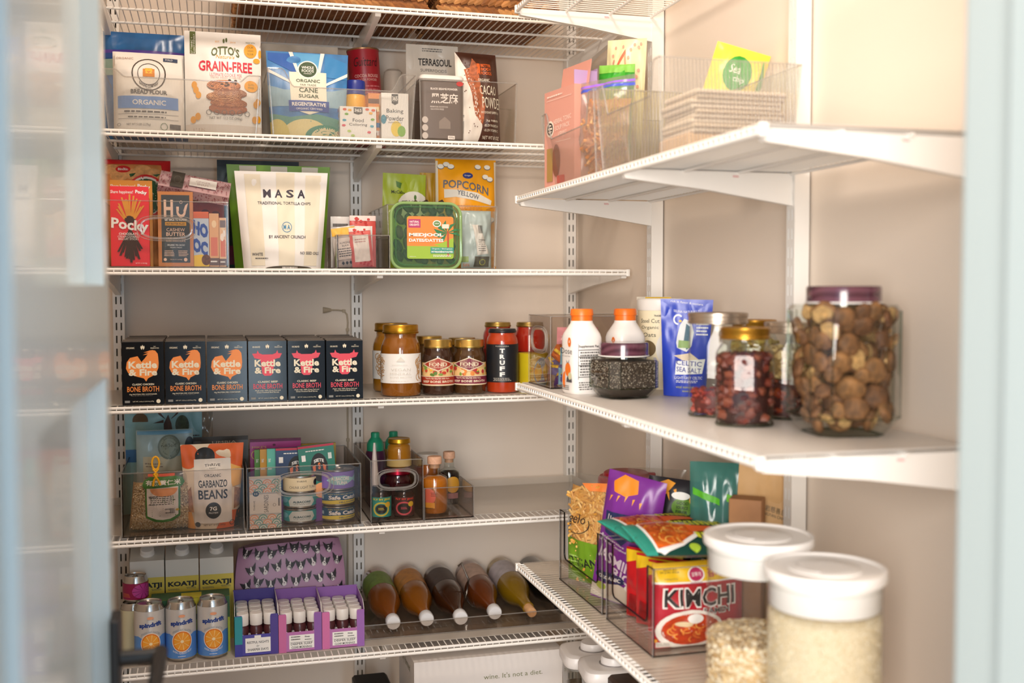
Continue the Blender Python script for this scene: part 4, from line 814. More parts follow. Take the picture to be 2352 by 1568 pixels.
# goat bag and zip bag at the back
x, w, h = bk(288, 462, 944, 2.66, zi); b, S = pouch(w, h, .05, mat('#8FC0C4', .35, noise_=.12), style='stand', seed=61, wr=.004, top=1.04)
b.ell(S, .2, .90, .10, .07, ink('#6A5230'), 18, 0, 180); b.rect(S, .1, .885, .3, .90, ink('#6A5230')); br_ = ink('#4A3428')
b.poly(S, [(.5, .86), (.56, .95), (.60, .86), (.62, .72), (.56, .66), (.5, .72)], br_); b.poly(S, [(.4, 1), (.47, .96), (.53, .9), (.50, .93), (.44, .95)], br_); b.poly(S, [(.72, 1), (.66, .96), (.59, .9), (.62, .93), (.68, .95)], br_); b.poly(S, [(.36, .87), (.5, .9), (.5, .87)], br_); b.ell(S, .74, .84, .09, .1, mat('#4A5A44', .5, noise_=.4, nscale=80)); b.ell(S, .56, .74, .035, .06, ink('#A8744A')); b.lines(S, .75, .72, 1, .75, 1, gry); b.rect(S, 0, .5, .35, .62, ink('#2F6FA8')); b.lines(S, .4, .4, .9, .6, 3, ink('#5E8A94'))
one(b, 'goat_milk_pouch', 'pale blue pouch with a printed dark goat head at the back left', 'bag', (x, 2.70, zi))
x, w, h = bk(420, 490, 948, 2.74, zi); b, S = pouch(w, h, .03, clear('#E9E6E0', .15, 1.45, 1.2, .08, diffuse=.14), style='pillow', seed=62, wr=.012); one(b, 'clear_bag', 'crumpled clear plastic bag at the back behind the goat pouch', 'bag', (x, 2.76, zi))
x, w, h = bk(312, 444, 990, 2.56, zi); b, S = pouch(w, h, .05, mat('#9FB9BC', .25, noise_=.2, nscale=18), style='pillow', seed=63, wr=.006)
b.rect(S, .02, .955, .98, .99, ink('#6FA6C4', .25)); b.rect(S, .12, .1, .9, .72, ink('#BDB9A0')); b.ell(S, .58, .82, .2, .13, ink('#6E7D74')); b.ell(S, .58, .82, .17, .11, ink('#86958A')); b.text(S, 'Rolled', .57, .84, .26, .04, ink('#3E4A44')); b.ell(S, .94, .80, .09, .12, ink('#2E3E4A')); b.text(S, 'THICK', .3, .46, .3, .08, ink('#8A8070'), .02); b.lines(S, .15, .6, .5, .66, 2, ink('#8A8070'))
one(b, 'oat_bag', 'greyish zip bag with a round faded emblem behind the barley bag', 'bag', (x, 2.59, zi))
x, w, h = bk(432, 572, 1006, 2.57, zi); b, S = pouch(w, h, .05, mat('#4E463E', .4, noise_=.1), style='stand', seed=64); b.text(S, 'UMBIA', .6, .93, .4, .03, ink('#C8BBA8')); b.rect(S, 0, .95, 1, 1, ink('#3A342E')); b.ell(S, .7, 1, .2, .03, ink('#C84A2E'), 14, 0, 180)
one(b, 'dark_bean_pouch', 'dark brown pouch right behind the garbanzo bag', 'bag', (x, 2.60, zi))
x, w, h = bk(434, 528, 1056, 2.53, zi); b, S = pouch(w, h, .012, mat('#DAD2C8', .35), style='pillow', seed=65); b.ell(S, .2, .55, .75, .42, ink('#B8343A')); b.ell(S, .2, .53, .73, .41, ink('#DAD2C8')); b.ell(S, .33, .84, .14, .06, K_); b.ell(S, .42, .83, .08, .04, ink('#C8323A')); one(b, 'spice_packet', 'white packet with a red curve and a small bird print behind the barley bag', 'packet', (x, 2.535, zi))
# barley bag: film, grains, label
x, w, h = bk(292, 446, 1088, 2.468, zi); t = thing('barley_bag', 'clear bag of barley with a green and white label', 'bag', (x, 2.468+.04, zi), 0)
b, S = pouch(w, h, .075, FILM(), style='pillow', seed=66, wr=.004, top=.82, bot=1.0); b.obj('film', t)
b = B(); R = random.Random(1); gm = [mat(c, .6) for c in ('#E9D6AE', '#D8BE8E', '#F0E2C4', '#B8986A', '#DEC8A0')]
oc = [(0, 0, 1), (1, 0, 0), (0, 1, 0), (-1, 0, 0), (0, -1, 0), (0, 0, -1)]; of = [(0, 1, 2), (0, 2, 3), (0, 3, 4), (0, 4, 1), (5, 2, 1), (5, 3, 2), (5, 4, 3), (5, 1, 4)]
def seeds(b, n, fn, sx, sz, mats_, R):
    for i in range(n):
        p = fn(); M = Matrix.Rotation(R.uniform(0, 6.28), 3, 'Z') @ Matrix.Rotation(R.uniform(0, 3.14), 3, 'X'); k = R.uniform(.8, 1.15)
        b.add([Vector(p)+M @ Vector((v[0]*sx*k, v[1]*sx*k, v[2]*sz*k)) for v in oc], of, R.choice(mats_), True)
b.grid(lambda a, q: S(a, .03+q*.80, -.005), 20, 20, mat('#BFA274', .7))
def fn():
    a, q = R.uniform(.03, .97), R.uniform(.02, .80)**1.0
    return S(a, q, -R.uniform(.0015, .004))
seeds(b, 3600, fn, .0017, .0024, gm, R); g_ = b.obj('barley_grains', t); g_['kind'] = 'stuff'
b = B(); b.sub = .035; b.off0 = .0016; gr2 = ink('#3E7A34'); 
b.poly(S, [(.22, .80), (.26, .25), (.40, .17), (.52, .15), (.66, .17), (.80, .26), (.84, .80)], gr2); b.poly(S, [(.25, .76), (.28, .28), (.42, .21), (.52, .195), (.64, .21), (.77, .29), (.80, .76)], ink('#E4DFDA')); b.poly(S, [(.17, .80), (.2, .74), (.86, .76), (.92, .82), (.88, .90), (.75, .93), (.3, .92), (.2, .87)], gr2)
b.ell(S, .55, .74, .24, .14, ink('#E8A06A'), 20, 180, 360); b.text(S, '有機薏仁米', .54, .83, .62, .085, W_, .02); b.lines(S, .3, .46, .74, .62, 5, gry, 3); b.text(S, 'Nutrition Facts', .36, .60, .14, .03, K_, .01); b.barcode(S, .56, .31, .72, .40, K_); b.text(S, 'UNW 213', .36, .47, .13, .02, K_); b.ell(S, .76, .37, .03, .02, ink('#C8A84A')); b.rect(S, .26, .93, .75, .97, ink('#D8604A'))
b.obj('printed_label', t)
# yellow clip
c = atY(358, 1090, 2.462); ym = mat('#E8A81A', .35); t = thing('bag_clip', 'yellow plastic clip holding the barley bag shut', 'clip', (c.x, c.y, c.z))
b = B(); b.tube([(.0075*math.sin(2*math.pi*i/16), -.004, .026+.014*math.cos(2*math.pi*i/16)) for i in range(16)], .0022, ym, 8, True); b.tube([(-.006, -.004, .014), (.003, -.005, .002), (-.004, -.004, -.012), (-.006, -.004, -.024)], .0025, ym, 8); b.obj('loop', t)
b = B(); b.tube([(.006, -.003, .014), (-.003, -.0065, .002), (.005, -.004, -.012), (.009, -.004, -.022)], .0025, ym, 8); b.rbox(-.006, .006, -.007, -.001, -.004, .004, ym, .002); b.obj('jaw', t)
# garbanzo pouch
x, w, h = bk(414, 562, 1024, 2.468, zi); b, S = pouch(w, h, .075, mat('#ECD9BC', .36), style='stand', seed=67, wr=.004, bot=.80, top=1.0)
b.ell(S, .78, .88, .38, .22, og); b.ell(S, .10, .86, .18, .15, og); b.ell(S, .38, .86, .16, .10, K_, 20, 0, 180); b.rect(S, .22, .78, .54, .86, K_); b.poly(S, [(.7, .78), (1, .7), (1, .5), (.85, .48), (.78, .6)], ink('#EDB45A')); b.poly(S, [(0, .4), (.12, .5), (.14, .2), (0, .2)], mat('#B98558', .6, noise_=.4, nscale=120)); b.poly(S, [(.88, .22), (1, .25), (1, .45), (.88, .48)], mat('#B98558', .6, noise_=.4, nscale=120))
b.poly(S, [(0, 0), (.15, 0), (.1, .2), (0, .2)], ink('#E8A24A')); b.poly(S, [(.55, 0), (.9, 0), (1, .2), (.75, .22)], og); b.poly(S, [(.9, 0), (1, 0), (1, .22), (.94, .2)], K_)
b.poly(S, [(.20, .82), (.80, .82), (.86, .07), (.14, .07)], ink('#E9E3DA')); b.text(S, 'THRIVE', .5, .75, .26, .03, K_, .01, 0, 0, .008); b.text(S, '— MARKET —', .5, .71, .2, .016, K_); b.text(S, 'ORGANIC', .5, .625, .28, .035, K_, .01); b.text(S, 'GARBANZO', .5, .53, .50, .085, K_, .02); b.text(S, 'BEANS', .5, .41, .52, .105, K_, .02)
b.ell(S, .5, .225, .145, .098, K_); b.text(S, '7G', .5, .25, .13, .045, W_, .03); b.text(S, 'PROTEIN', .5, .20, .17, .02, W_); b.text(S, 'NET WT 14 OZ (397g)', .52, .045, .42, .028, K_); b.ell(S, .2, .055, .05, .03, ink('#4A4A4A')); b.ring(S, .86, .06, .05, .03, .2, K_)
one(b, 'garbanzo_pouch', 'orange, black and white garbanzo bean pouch standing in the smoky bin', 'pouch', (x, 2.468+.04, zi), .02)
# bars and packets in the second bin
def flat(u0, u1, vt, Y, col, name, label, fn=None, d=.012, lean=0, rot=0):
    x, w, h = bk(u0, u1, vt, Y, zi); b, S = carton(w, d, h, mat(col, .35)); fn and fn(b, S); one(b, name, label, 'box', (x, Y+d/2, zi), (lean, rot, 0))
def f_pink(b, S): b.rect(S, 0, .97, 1, 1, ink('#6A1A4A')); b.text(S, "MIKE'S", .18, .90, .28, .03, ink('#E8C27A')); b.ell(S, .47, .925, .03, .014, ink('#5A1040')); b.ring(S, .1, .8, .08, .06, .2, ink('#E8C27A'))
flat(575, 692, 1008, 2.60, '#B83A8E', 'chocolate_bar', 'magenta chocolate bar box standing tallest in the tuna bin', f_pink)
flat(690, 772, 1018, 2.63, '#C7A02E', 'chocolate_bar', 'mustard bar box at the back of the tuna bin', None)
def f_bar(c2): return lambda b, S: (b.text(S, 'EAT', .12, .84, .1, .05, W_, .03), b.rect(S, 0, 0, 1, .6, ink(c2)), b.lines(S, .03, .7, .25, .74, 1, W_))
flat(585, 640, 1032, 2.56, '#5EA02E', 'snack_bar', 'green snack bar leaning in the tuna bin', f_bar('#6A2E7A')); flat(598, 650, 1031, 2.545, '#E0A01E', 'snack_bar', 'yellow snack bar leaning in the tuna bin', f_bar('#6A2E7A')); flat(614, 664, 1030, 2.53, '#5EC0A8', 'snack_bar', 'mint green snack bar leaning in the tuna bin', f_bar('#6A2E7A'))
def f_siete(b, S): b.rect(S, 0, .97, 1, 1, ink('#B8324A')); b.ell(S, .55, .70, .24, .19, K_); b.text(S, 'SIETE', .55, .80, .28, .045, W_, .03, 0, 0, .02); b.text(S, 'S', .55, .72, .07, .09, ink('#E8783A'), .05); b.poly(S, [(.36, .72), (.45, .74), (.44, .66), (.38, .65)], ink('#E8783A')); b.poly(S, [(.74, .72), (.65, .74), (.66, .66), (.72, .65)], ink('#E8783A')); b.rect(S, .08, .8, .19, .88, W_); b.rect(S, .82, .8, .92, .88, ink('#D9E4DC')); b.lines(S, .2, .91, .8, .94, 1, W_); b.ell(S, .55, .4, .22, .1, ink('#E8A06A')); b.rect(S, 0, 0, 1, .3, ink('#6A3E8A'))
flat(634, 722, 1028, 2.515, '#1E3A66', 'snack_box', 'navy blue snack box with an orange emblem in the tuna bin', f_siete); flat(700, 782, 1020, 2.50, '#1E7A66', 'snack_box', 'teal green snack box with an orange emblem in the tuna bin', f_siete, rot=-.09)
def f_sard(b, S):
    cs = [ink(c) for c in ('#E8A27A', '#6FA79A', '#E4DFD6')]
    for r_, (y0, n_) in enumerate(((.98, 1), (.88, 1), (.80, 1), (.26, 1), (.16, 1), (.06, 1))):
        for c_ in range(-1, 5):
            cx = (c_+.5*(r_ % 2))*.28
            for q, rr_ in enumerate((.15, .115, .08, .045)):
                pts_ = [(min(1, max(0, cx+rr_*math.cos(math.radians(a)))), min(.995, y0-.09+rr_*.62*math.sin(math.radians(a)))) for a in range(0, 181, 20)]
                if max(p[0] for p in pts_)-min(p[0] for p in pts_) > .03: b.poly(S, pts_+[(pts_[-1][0], y0-.09), (pts_[0][0], y0-.09)], cs[(c_+q) % 2] if q % 2 == 0 else cs[2])
    b.rect(S, 0, .28, 1, .68, ink('#E4DFD6')); b.ell(S, .2, .69, .10, .055, ink('#2E4A66')); b.text(S, '11', .2, .69, .08, .04, W_, .03); b.text(S, 'SARDINES', .52, .48, .34*1.0, .17, ink('#4A4A48'), 0, 90) if False else b.text(S, 'SARDINES', .52, .48, .36, .14, ink('#4A4A48'), .0, 90); b.text(S, 'THRIVE', .15, .45, .2, .05, ink('#4A4A48'), 0, 90); b.ring(S, .78, .45, .05, .03, .2, gry); b.lines(S, .9, .3, .96, .66, 1, gry); b.rect(S, 0, .985, 1, 1, ink('#C8D4E4'))
flat(573, 646, 1098, 2.466, '#E4DFD6', 'sardine_box', 'upright sardine box with fish scale patterned ends', f_sard, .03)
def tin_stack(u0, u1, vts, kinds, labels, Y):
    zc = zi
    for i, (k, l) in enumerate(zip(kinds, labels)):
        x, w, _ = bk(u0, u1, 1100, Y, zi); r = w/2; hh = vts[i]
        t = thing('tuna_tin', l, 'tin', (x, Y+r, zc), facing(x, Y+r)+.2, 'stacked tuna tins'); b = B(); sil = mat('#B8B4AE', .25, .9); b.lathe([(r*.93, 0), (r, .002), (r, .004), (r*.975, .005), (r*.975, hh-.005), (r, hh-.004), (r, hh-.001), (r*.93, hh), (r*.92, hh-.003), (r*.3, hh-.003)], sil, 36); b.obj('can', t)
        b = B(); b.sub = .03; b.off0 = .0004; S = S_cyl(r*.976, .005, hh-.005, 240)
        if k == 'teal': b.rect(S, 0, 0, 1, 1, ink('#3FA8AC')); b.poly(S, [(.3, 0), (.62, 0), (.68, .4), (.64, .9), (.5, 1), (.34, .95), (.28, .5)], ink('#DCE4E2')); b.text(S, 'ALBACORE', .48, .42, .26, .2, ink('#3A5E66'), .04); b.text(S, 'SOLID WHITE TUNA', .48, .2, .24, .1, ink('#3A5E66')); b.ell(S, .2, .55, .07, .25, ink('#7FC8D8')); b.rect(S, .72, .3, .9, .85, ink('#5EB8B4'))
        elif k == 'cream': b.rect(S, 0, 0, 1, 1, ink('#E6D3AE')); b.text(S, 'CHUNK LIGHT TUNA', .5, .3, .4, .2, gry); b.text(S, 'THRIVE', .48, .75, .14, .12, K_); b.ell(S, .72, .6, .05, .25, K_)
        elif k == 'purple': b.rect(S, 0, 0, 1, 1, ink('#8A74C4')); b.poly(S, [(.3, .5), (.4, .75), (.55, .78), (.7, .6), (.8, .8), (.8, .25), (.7, .45), (.55, .2), (.4, .25)], ink('#9FD0D8')); b.text(S, 'ALBACORE', .5, .6, .26, .22, W_, .03); b.text(S, 'TUNA', .52, .35, .16, .2, W_, .03)
        else: b.rect(S, 0, 0, 1, 1, ink('#2E5A7E')); b.poly(S, [(0, .3), (.2, .25), (.45, .36), (.7, .3), (1, .38), (1, 0), (0, 0)], ink('#E3CE5A')); b.text(S, 'Safe Catch', .55, .58, .44, .36, W_, .04); b.text(S, 'EVERY TUNA MERCURY TESTED', .52, .88, .4, .1, ink('#E3CE5A')); b.rect(S, .12, .45, .25, .75, ink('#A8C0CC')); b.text(S, 'YELLOWFIN', .6, .15, .26, .14, ink('#2E5A7E'), .02)
        b.obj('paper_label', t); b = B()
        if i == len(kinds)-1: b.tube([(.007*math.cos(2*math.pi*q/10)*1.6, -r*.45+.007*math.sin(2*math.pi*q/10), hh+.0005) for q in range(10)], .001, sil, 6, True); b.obj('pull_tab', t)
        zc += hh+.0002
tin_stack(652, 732, (.034, .034, .040), ('teal', 'teal', 'cream'), ('teal tuna tin at the bottom of the left tin stack', 'teal tuna tin in the middle of the left tin stack', 'cream-labelled tuna tin on top of the left tin stack'), 2.475)
tin_stack(738, 820, (.035, .035, .048), ('blue', 'blue', 'purple'), ('blue and yellow tuna tin at the bottom of the right tin stack', 'blue and yellow tuna tin in the middle of the right tin stack', 'purple tuna tin with a pale fish on top of the right tin stack'), 2.475)
# bottles and jars in the narrow bin
for u0, u1, vt, Y, lab in ((842, 890, 995, 2.60, 'purple squeeze bottle with a green stepped cap in the narrow bin'), (884, 932, 993, 2.66, 'amber squeeze bottle with a green stepped cap at the back of the narrow bin')):
    x, w, h = bk(u0, u1, vt, Y, zi); r = w/2; t = thing('squeeze_bottle', lab, 'bottle', (x, Y+r, zi))
    b = B(); b.lathe([(r*.9, 0), (r, .006), (r, h*.66), (r*.9, h*.74), (r*.8, h*.76)], mat('#4A2440' if Y < 2.65 else '#8A6A2A', .3), 28); b.rect(S_cyl(r, 0, h), 0, .35, 1, .42, ink('#A02A6A')); b.obj('body', t)
    b = B(); b.lathe([(r*.82, h*.75), (r*.82, h*.84), (r*.70, h*.88), (r*.48, h*.92), (r*.42, h*.93), (r*.42, h*.99), (r*.34, h)], mat('#1F8E6A', .35), 28); b.obj('cap', t)
x, w, h = bk(852, 872, 1018, 2.50, zi); b = B(); b.lathe([(w*.5, 0), (w*.5, h*.55), (w*.42, h*.6), (w*.12, h)], mat('#C9C2BE', .35), 20); one(b, 'nozzle_bottle', 'small bottle with a pale pointed nozzle at the left of the narrow bin', 'bottle', (x, 2.50+w/2, zi))
def chili(u0, u1, zc, c, c2, lid, label, vt, Y):
    pass
zj = zi
for u0, u1, Y, c, c2, lab in ((856, 902, 2.468, '#2FA59A', '#E8D84A', 'dark chili jar with a teal and yellow label in the narrow bin'), (908, 956, 2.468, '#4A2A28', '#E05A6A', 'dark chili jar with a brown and pink label in the narrow bin')):
    x, w, h = bk(u0, u1, 1122, Y, zi)
    def lb(b, r, h, c=c, c2=c2): S = S_cyl(r+.0004, h*.08, h*.68, 220); b.rect(S, 0, 0, 1, 1, ink(c)); b.text(S, 'FLY BY JING', .52, .88, .5, .13, ink('#E8E04A' if c == '#2FA59A' else '#E8463A'), .05); b.ring(S, .5, .4, .22, .36, .22, ink(c2)); b.ell(S, .5, .4, .15, .24, K_); b.lines(S, .42, .34, .58, .48, 3, ink(c2)); b.ell(S, .68, .62, .08, .14, ink('#F0C83A'))
    jar('chili_jar', lab, u0, u1, 1118, Y, zi, '#2A1A18', '#26262A', short_p, (.92, .16), lb, 0, .15, .1)
x, w, h = bk(888, 950, 1076, 2.545, zi); jar('chili_jar', 'chili jar with a red metal lid behind the two chili jars', 0, 0, 0, 0, zi, '#3A1418', '#A01E38', short_p, (.98, .16), None, pos=(x, 2.545+w/2, w/2, h))
x, w, h = bk(893, 948, 1008, 2.555, 0+zi); jar('mustard_jar', 'mustard jar with a gold lid standing on the red-lidded chili jar', 0, 0, 0, 0, zi+bk(888, 950, 1076, 2.545, zi)[2]+.0003, '#A8701A', '#C79A2E', [(.9, 0), (1, .04), (1, .7), (.95, .86), (.82, .94), (.82, 1)], (.95, .16), lambda b, r, h: b.rect(S_cyl(r+.0004, h*.05, h*.3, 200), 0, 0, 1, 1, ink('#D8C07A')), pos=(x, 2.545+bk(888, 950, 1076, 2.545, zi)[1]/2, w/2, h-bk(888, 950, 1076, 2.545, zi)[2]-.0004))
# cork bottles
def cork_bottle(u0, u1, vt, Y, liq, lab, fn=None):
    x, w, h = bk(u0, u1, vt, Y, zi); r = w/2; t = thing('cork_bottle', lab, 'bottle', (x, Y+r, zi), facing(x, Y+r))
    b = B(); b.lathe([(r*.85, 0), (r*.98, .004), (r, .01), (r, h*.58), (r*.93, h*.64), (r*.6, h*.68), (r*.46, h*.71), (r*.44, h*.84), (r*.5, h*.85), (r*.5, h*.87), (r*.40, h*.875)], GLASS(), 32, cap=False); b.obj('glass', t)
    b = B(); b.lathe([(r*.83, .004), (r*.95, .012), (r*.95, h*.57), (r*.88, h*.62), (r*.55, h*.66)], liq, 32); b.obj('liquid', t)
    b = B(); b.lathe([(r*.5, h*.87), (r*.54, h*.875), (r*.54, h*.985), (r*.5, h), (r*.1, h)], mat('#D9A98A', .6, noise_=.12, nscale=200), 24); b.lathe([(r*.38, h*.80), (r*.38, h*.87)], mat('#C99A7A', .6), 20); b.obj('stopper', t)
    if fn: b = B(); b.sub = .03; b.off0 = .0006; fn(b, S_cyl(r+.0004, 0, h*.6, 200)); b.obj('paper_label', t)
oil = mat('#C2701A', .1, coat=.8); soy = mat('#120C0A', .1, coat=.8)
cork_bottle(974, 1035, 1052, 2.475, oil, 'square-shouldered orange oil bottle with a cork stopper at the front of the low bin', lambda b, S: (b.ell(S, .35, .55, .17, .25, ink('#E8705A')), b.rect(S, .2, .22, .5, .38, ink('#E8A02E')), b.lines(S, .42, .55, .56, .68, 3, ink('#7A3A2A')), b.lines(S, .22, .2, .5, .24, 1, ink('#3A2A1E'))))
cork_bottle(1012, 1062, 1040, 2.57, soy, 'dark soy bottle with a cork stopper behind the orange oil bottle', lambda b, S: (b.ell(S, .6, .68, .2, .25, ink('#C8922E')), b.rect(S, .35, .25, .75, .42, ink('#9A6A6A'))))
x, w, h = bk(962, 1012, 1044, 2.60, zi); r = w/2; b = B(); b.lathe([(r, 0), (r, h*.7), (r*.9, h*.78), (r*.95, h*.80), (r*.95, h)], None, 28, ms=[mat('#B8661E', .15, coat=.6)]*3+[mat('#DAD3CA', .4)]*2); b.poly(S_cyl(r, 0, h*.7), [(.5, .55), (.95, .42), (.5, .3)], K_); one(b, 'oil_jar', 'orange oil jar with a white lid at the back between the two narrow bins', 'jar', (x, 2.60+r, zi))

# ---- shelf 6: cartons, cans, sleep aid boxes, bottles
z6 = ZS[6]+.0014
for i, (u0, u1, vt) in enumerate(((299, 378, 1288), (381, 457, 1284), (460, 537, 1280))):
    x, w, h = bk(u0, u1, vt, 2.62, z6); t = thing('milk_carton', '%s of three white and yellow milk cartons behind the cans' % ('leftmost', 'middle one', 'rightmost')[i], 'carton', (x, 2.62+.035, z6), 0, 'white and yellow milk cartons')
    b, S = carton(w, .07, h, mat('#E6E2D8', .4)); yl = ink('#E6CF52', .4); b.rect(S, 0, 0, 1, .80, yl); b.text(S, 'KOATJI', .5, .70, .86, .075, K_, .05); b.lines(S, .06, .63, .45, .655, 2, gry); b.lines(S, .62, .64, .94, .665, 2, gry)
    dz = .022; b.loft([[(-w/2, -.035, h), (w/2, -.035, h), (w/2, .035, h), (-w/2, .035, h)], [(-w/2, .012, h+dz), (w/2, .012, h+dz), (w/2, .035, h+dz), (-w/2, .035, h+dz)]], mat('#D9D4C8', .4)); b.obj('body', t)
    b = B(); M = Matrix.Translation((0, -.010, h+dz*.53)) @ Matrix.Rotation(math.radians(24), 4, 'X'); n_ = len(b.v); b.lathe([(.0165, 0), (.0165, .003), (.0155, .004), (.0155, .013), (.014, .0145)], mat('#F2EFEA', .35), 28); b.v = [tuple(M @ Vector(v)) for v in b.v]; b.obj('cap', t)
# cans
def can_geo(r, h):
    b = B(); sil = mat('#BEBCB8', .22, .9); b.lathe([(r*.78, 0), (r*.86, .002), (r, .010), (r, h-.014), (r*.88, h-.004), (r*.86, h-.001), (r*.84, h), (r*.80, h-.003), (r*.2, h-.004)], sil, 40)
    return b
def can(label, x, Y, z, r, h, fn, rot=0, group=None):
    t = thing('drink_can', label, 'can', (x, Y, z), facing(x, Y)+rot, group); can_geo(r, h).obj('can_body', t)
    b = B(); b.sub = .022; b.off0 = .0004; fn(b, S_cyl(r+.0002, .009, h-.0145, 360), S_cyl(r+.0003, .009, h-.0145, 200)); b.obj('printed_wrap', t)
    b = B(); sil = mat('#BEBCB8', .25, .9); b.tube([(.006*math.cos(2*math.pi*i/12), -.006+.008*math.sin(2*math.pi*i/12), h-.0015) for i in range(12)], .0011, sil, 6, True); b.lathe([(.003, h-.004), (.003, h-.001)], sil, 10); b.obj('pull_tab', t)
    return t
def w_spin(b, S, F):
    b.rect(S, 0, 0, 1, 1, mat('#D2D0CE', .3, .3)); bb = mat('#5C92D8', .3, .2); b.poly(F, [(0, 0), (1, 0), (1, .47), (.75, .5), (.55, .40), (.45, .40), (.25, .5), (0, .47)], bb); b.rect(S, 0, 0, .25, .47, bb); b.rect(S, .75, 0, 1, .47, bb)
    nv = ink('#1F3F8A'); b.text(F, 'spindrift', .5, .72, .44, .12, nv, .05, 4); b.text(F, 'SPARKLING WATER', .5, .585, .36, .05, ink('#9AA0A8'), 0, 0, 0, .06)
    b.ell(F, .5, .35, .19, .22, ink('#F0E2D0')); b.ell(F, .5, .35, .175, .205, ink('#E0761E')); b.ell(F, .5, .35, .155, .18, ink('#F0A02E'))
    for i in range(9): a = math.radians(40*i); b.poly(F, [(.5, .35), (.5+.155*math.cos(a-.03), .35+.18*math.sin(a-.03)), (.5+.155*math.cos(a+.06), .35+.18*math.sin(a+.06))], ink('#F7D58A'))
    b.ell(F, .5, .35, .03, .03, ink('#F7E0B0')); b.text(F, '& REAL SQUEEZED FRUIT', .5, .11, .34, .05, W_, 0, 0, 0, -.05); b.lines(F, .42, .03, .58, .055, 1, W_); b.ell(F, .5, .87, .06, .03, ink('#E8A27A'))
for i, (u0, u1, vt) in enumerate(((306, 377, 1390), (379, 450, 1385), (453, 523, 1379))):
    x, w, h = bk(u0, u1, vt, 2.475, z6); can('%s of three silver and blue orange soda water cans' % ('leftmost', 'middle one', 'rightmost')[i], x, 2.475+w/2, z6, w/2, h, w_spin, .06, 'silver and blue soda water cans')
def w_mag(b, S, F): b.rect(S, 0, 0, 1, 1, mat('#8E1048', .3)); b.ell(F, .68, .5, .26, .46, ink('#B83A8E')); [b.poly(F, [(.68, .5), (.68+.25*math.cos(math.radians(a)), .5+.44*math.sin(math.radians(a))), (.68+.25*math.cos(math.radians(a+4)), .5+.44*math.sin(math.radians(a+4)))], ink('#6A1048')) for a in range(0, 360, 36)]; b.lines(F, .2, .15, .38, .4, 3, ink('#D8783A'))
def w_yel(b, S, F): b.rect(S, 0, 0, 1, 1, mat('#CFC9A8', .3)); b.poly(F, [(.55, 0), (1, 0), (1, .8), (.62, .75), (.7, .45), (.58, .25)], ink('#A8962A')); b.rect(F, .62, .55, .8, .75, K_)
x, w, h = bk(278, 336, 1388, 2.54, z6); can('pale yellow drink can half hidden behind the leftmost soda water can', x-.002, 2.54+w/2, z6, w/2, h, w_yel); h0 = h
x, w, h = bk(283, 342, 1322, 2.56, z6+h0); can('magenta drink can with a fruit slice print, stacked on the pale yellow can', x-.002, 2.543+w/2, z6+h0+.0005, w/2, h, w_mag)
# green box under plastic
x, w, h = bk(346, 528, 1374, 2.525, z6); b, S = carton(w, .06, h, mat('#B5C02E', .4)); b.rect(S, 0, .62, 1, 1, ink('#2E5A34')); b.rect(S, .38, .72, .62, 1, ink('#C9BE2E')); b.text(S, 'NOKA', .5, .86, .14, .1, ink('#4A5A1E')); St = S_top(w, .06, h); b.rect(St, 0, 0, 1, 1, ink('#2E5A34')); b.rect(St, .38, 0, .64, .8, ink('#C9BE2E'))
one(b, 'tea_box', 'dark green and lime box lying between the cans and the milk cartons', 'box', (x, 2.555, z6))
# dog pouch
x, w, h = bk(540, 796, 1254, 2.60, z6); b = B(); b.sub = .03; b.off0 = .001; pk = mat('#B58AA8', .4)
def SP(a, q, off=0):
    u_ = 2*a-1; v_ = 2*q-1; e = (abs(u_)**4+abs(v_)**3.2); t_ = .045*max(0, 1-e*.5)**.5
    k = 1 if abs(u_) < 1e-6 else 1
    xx = u_*w/2*(1-.05*max(0, v_)**2-.03*v_*v_); zz = h/2+v_*h/2*(1-.06*u_**4)+.006*u_
    return Vector((xx, -t_-off+noise.noise(Vector((a*4, q*3, 2)))*.004, max(.0005, zz)))
b.grid(SP, 28, 18, pk); b.grid(lambda a, q: Vector((SP(1-a, q).x, -SP(1-a, q).y*.8+.004, SP(1-a, q).z)), 28, 18, pk)
edge = [SP(a, 0) for a in [i/20 for i in range(21)]]+[SP(1, q) for q in [i/12 for i in range(1, 13)]]+[SP(1-i/20, 1) for i in range(1, 21)]+[SP(0, 1-i/12) for i in range(1, 12)]
b.loft([[(p.x, p.y, p.z) for p in edge], [(p.x, max(.0, -p.y*.8+.004), p.z) for p in edge]], pk, False); t = thing('zip_pouch', 'pink fabric zip pouch printed with small black and white dog faces', 'pouch', (x, 2.60+.05, z6), (-.08, 0, 0))
R = random.Random(9); wt, kk = ink('#E4DCDC'), ink('#2A262C')
for r_ in range(6):
    for c_ in range(9):
        cx, cy = (c_+.5*(r_ % 2)+.3)*.112+R.uniform(-.012, .012), .09+r_*.165+R.uniform(-.02, .02); s_ = .040; ry = .062; a = R.choice((-.3, 0, .3))
        if not (.03 < cx < .97 and .05 < cy < .95): continue
        T = lambda px, py: (cx+(px*math.cos(a)-py*math.sin(a))*s_, cy+(px*math.sin(a)+py*math.cos(a))*ry)
        b.poly(SP, [T(-1.25, 1.15), T(-.3, .55), T(-.95, .0)], kk); b.poly(SP, [T(1.25, 1.15), T(.3, .55), T(.95, .0)], kk)
        b.poly(SP, [T(math.cos(2*math.pi*i/10)*.85, math.sin(2*math.pi*i/10)*.75) for i in range(10)], kk); b.poly(SP, [T(-.16, .75), T(.16, .75), T(.2, 0), T(.55, -.35), T(.3, -.8), T(-.3, -.8), T(-.55, -.35), T(-.2, 0)], wt); b.poly(SP, [T(-.18, -.2), T(.18, -.2), T(0, -.42)], kk)
b.obj('fabric', t)
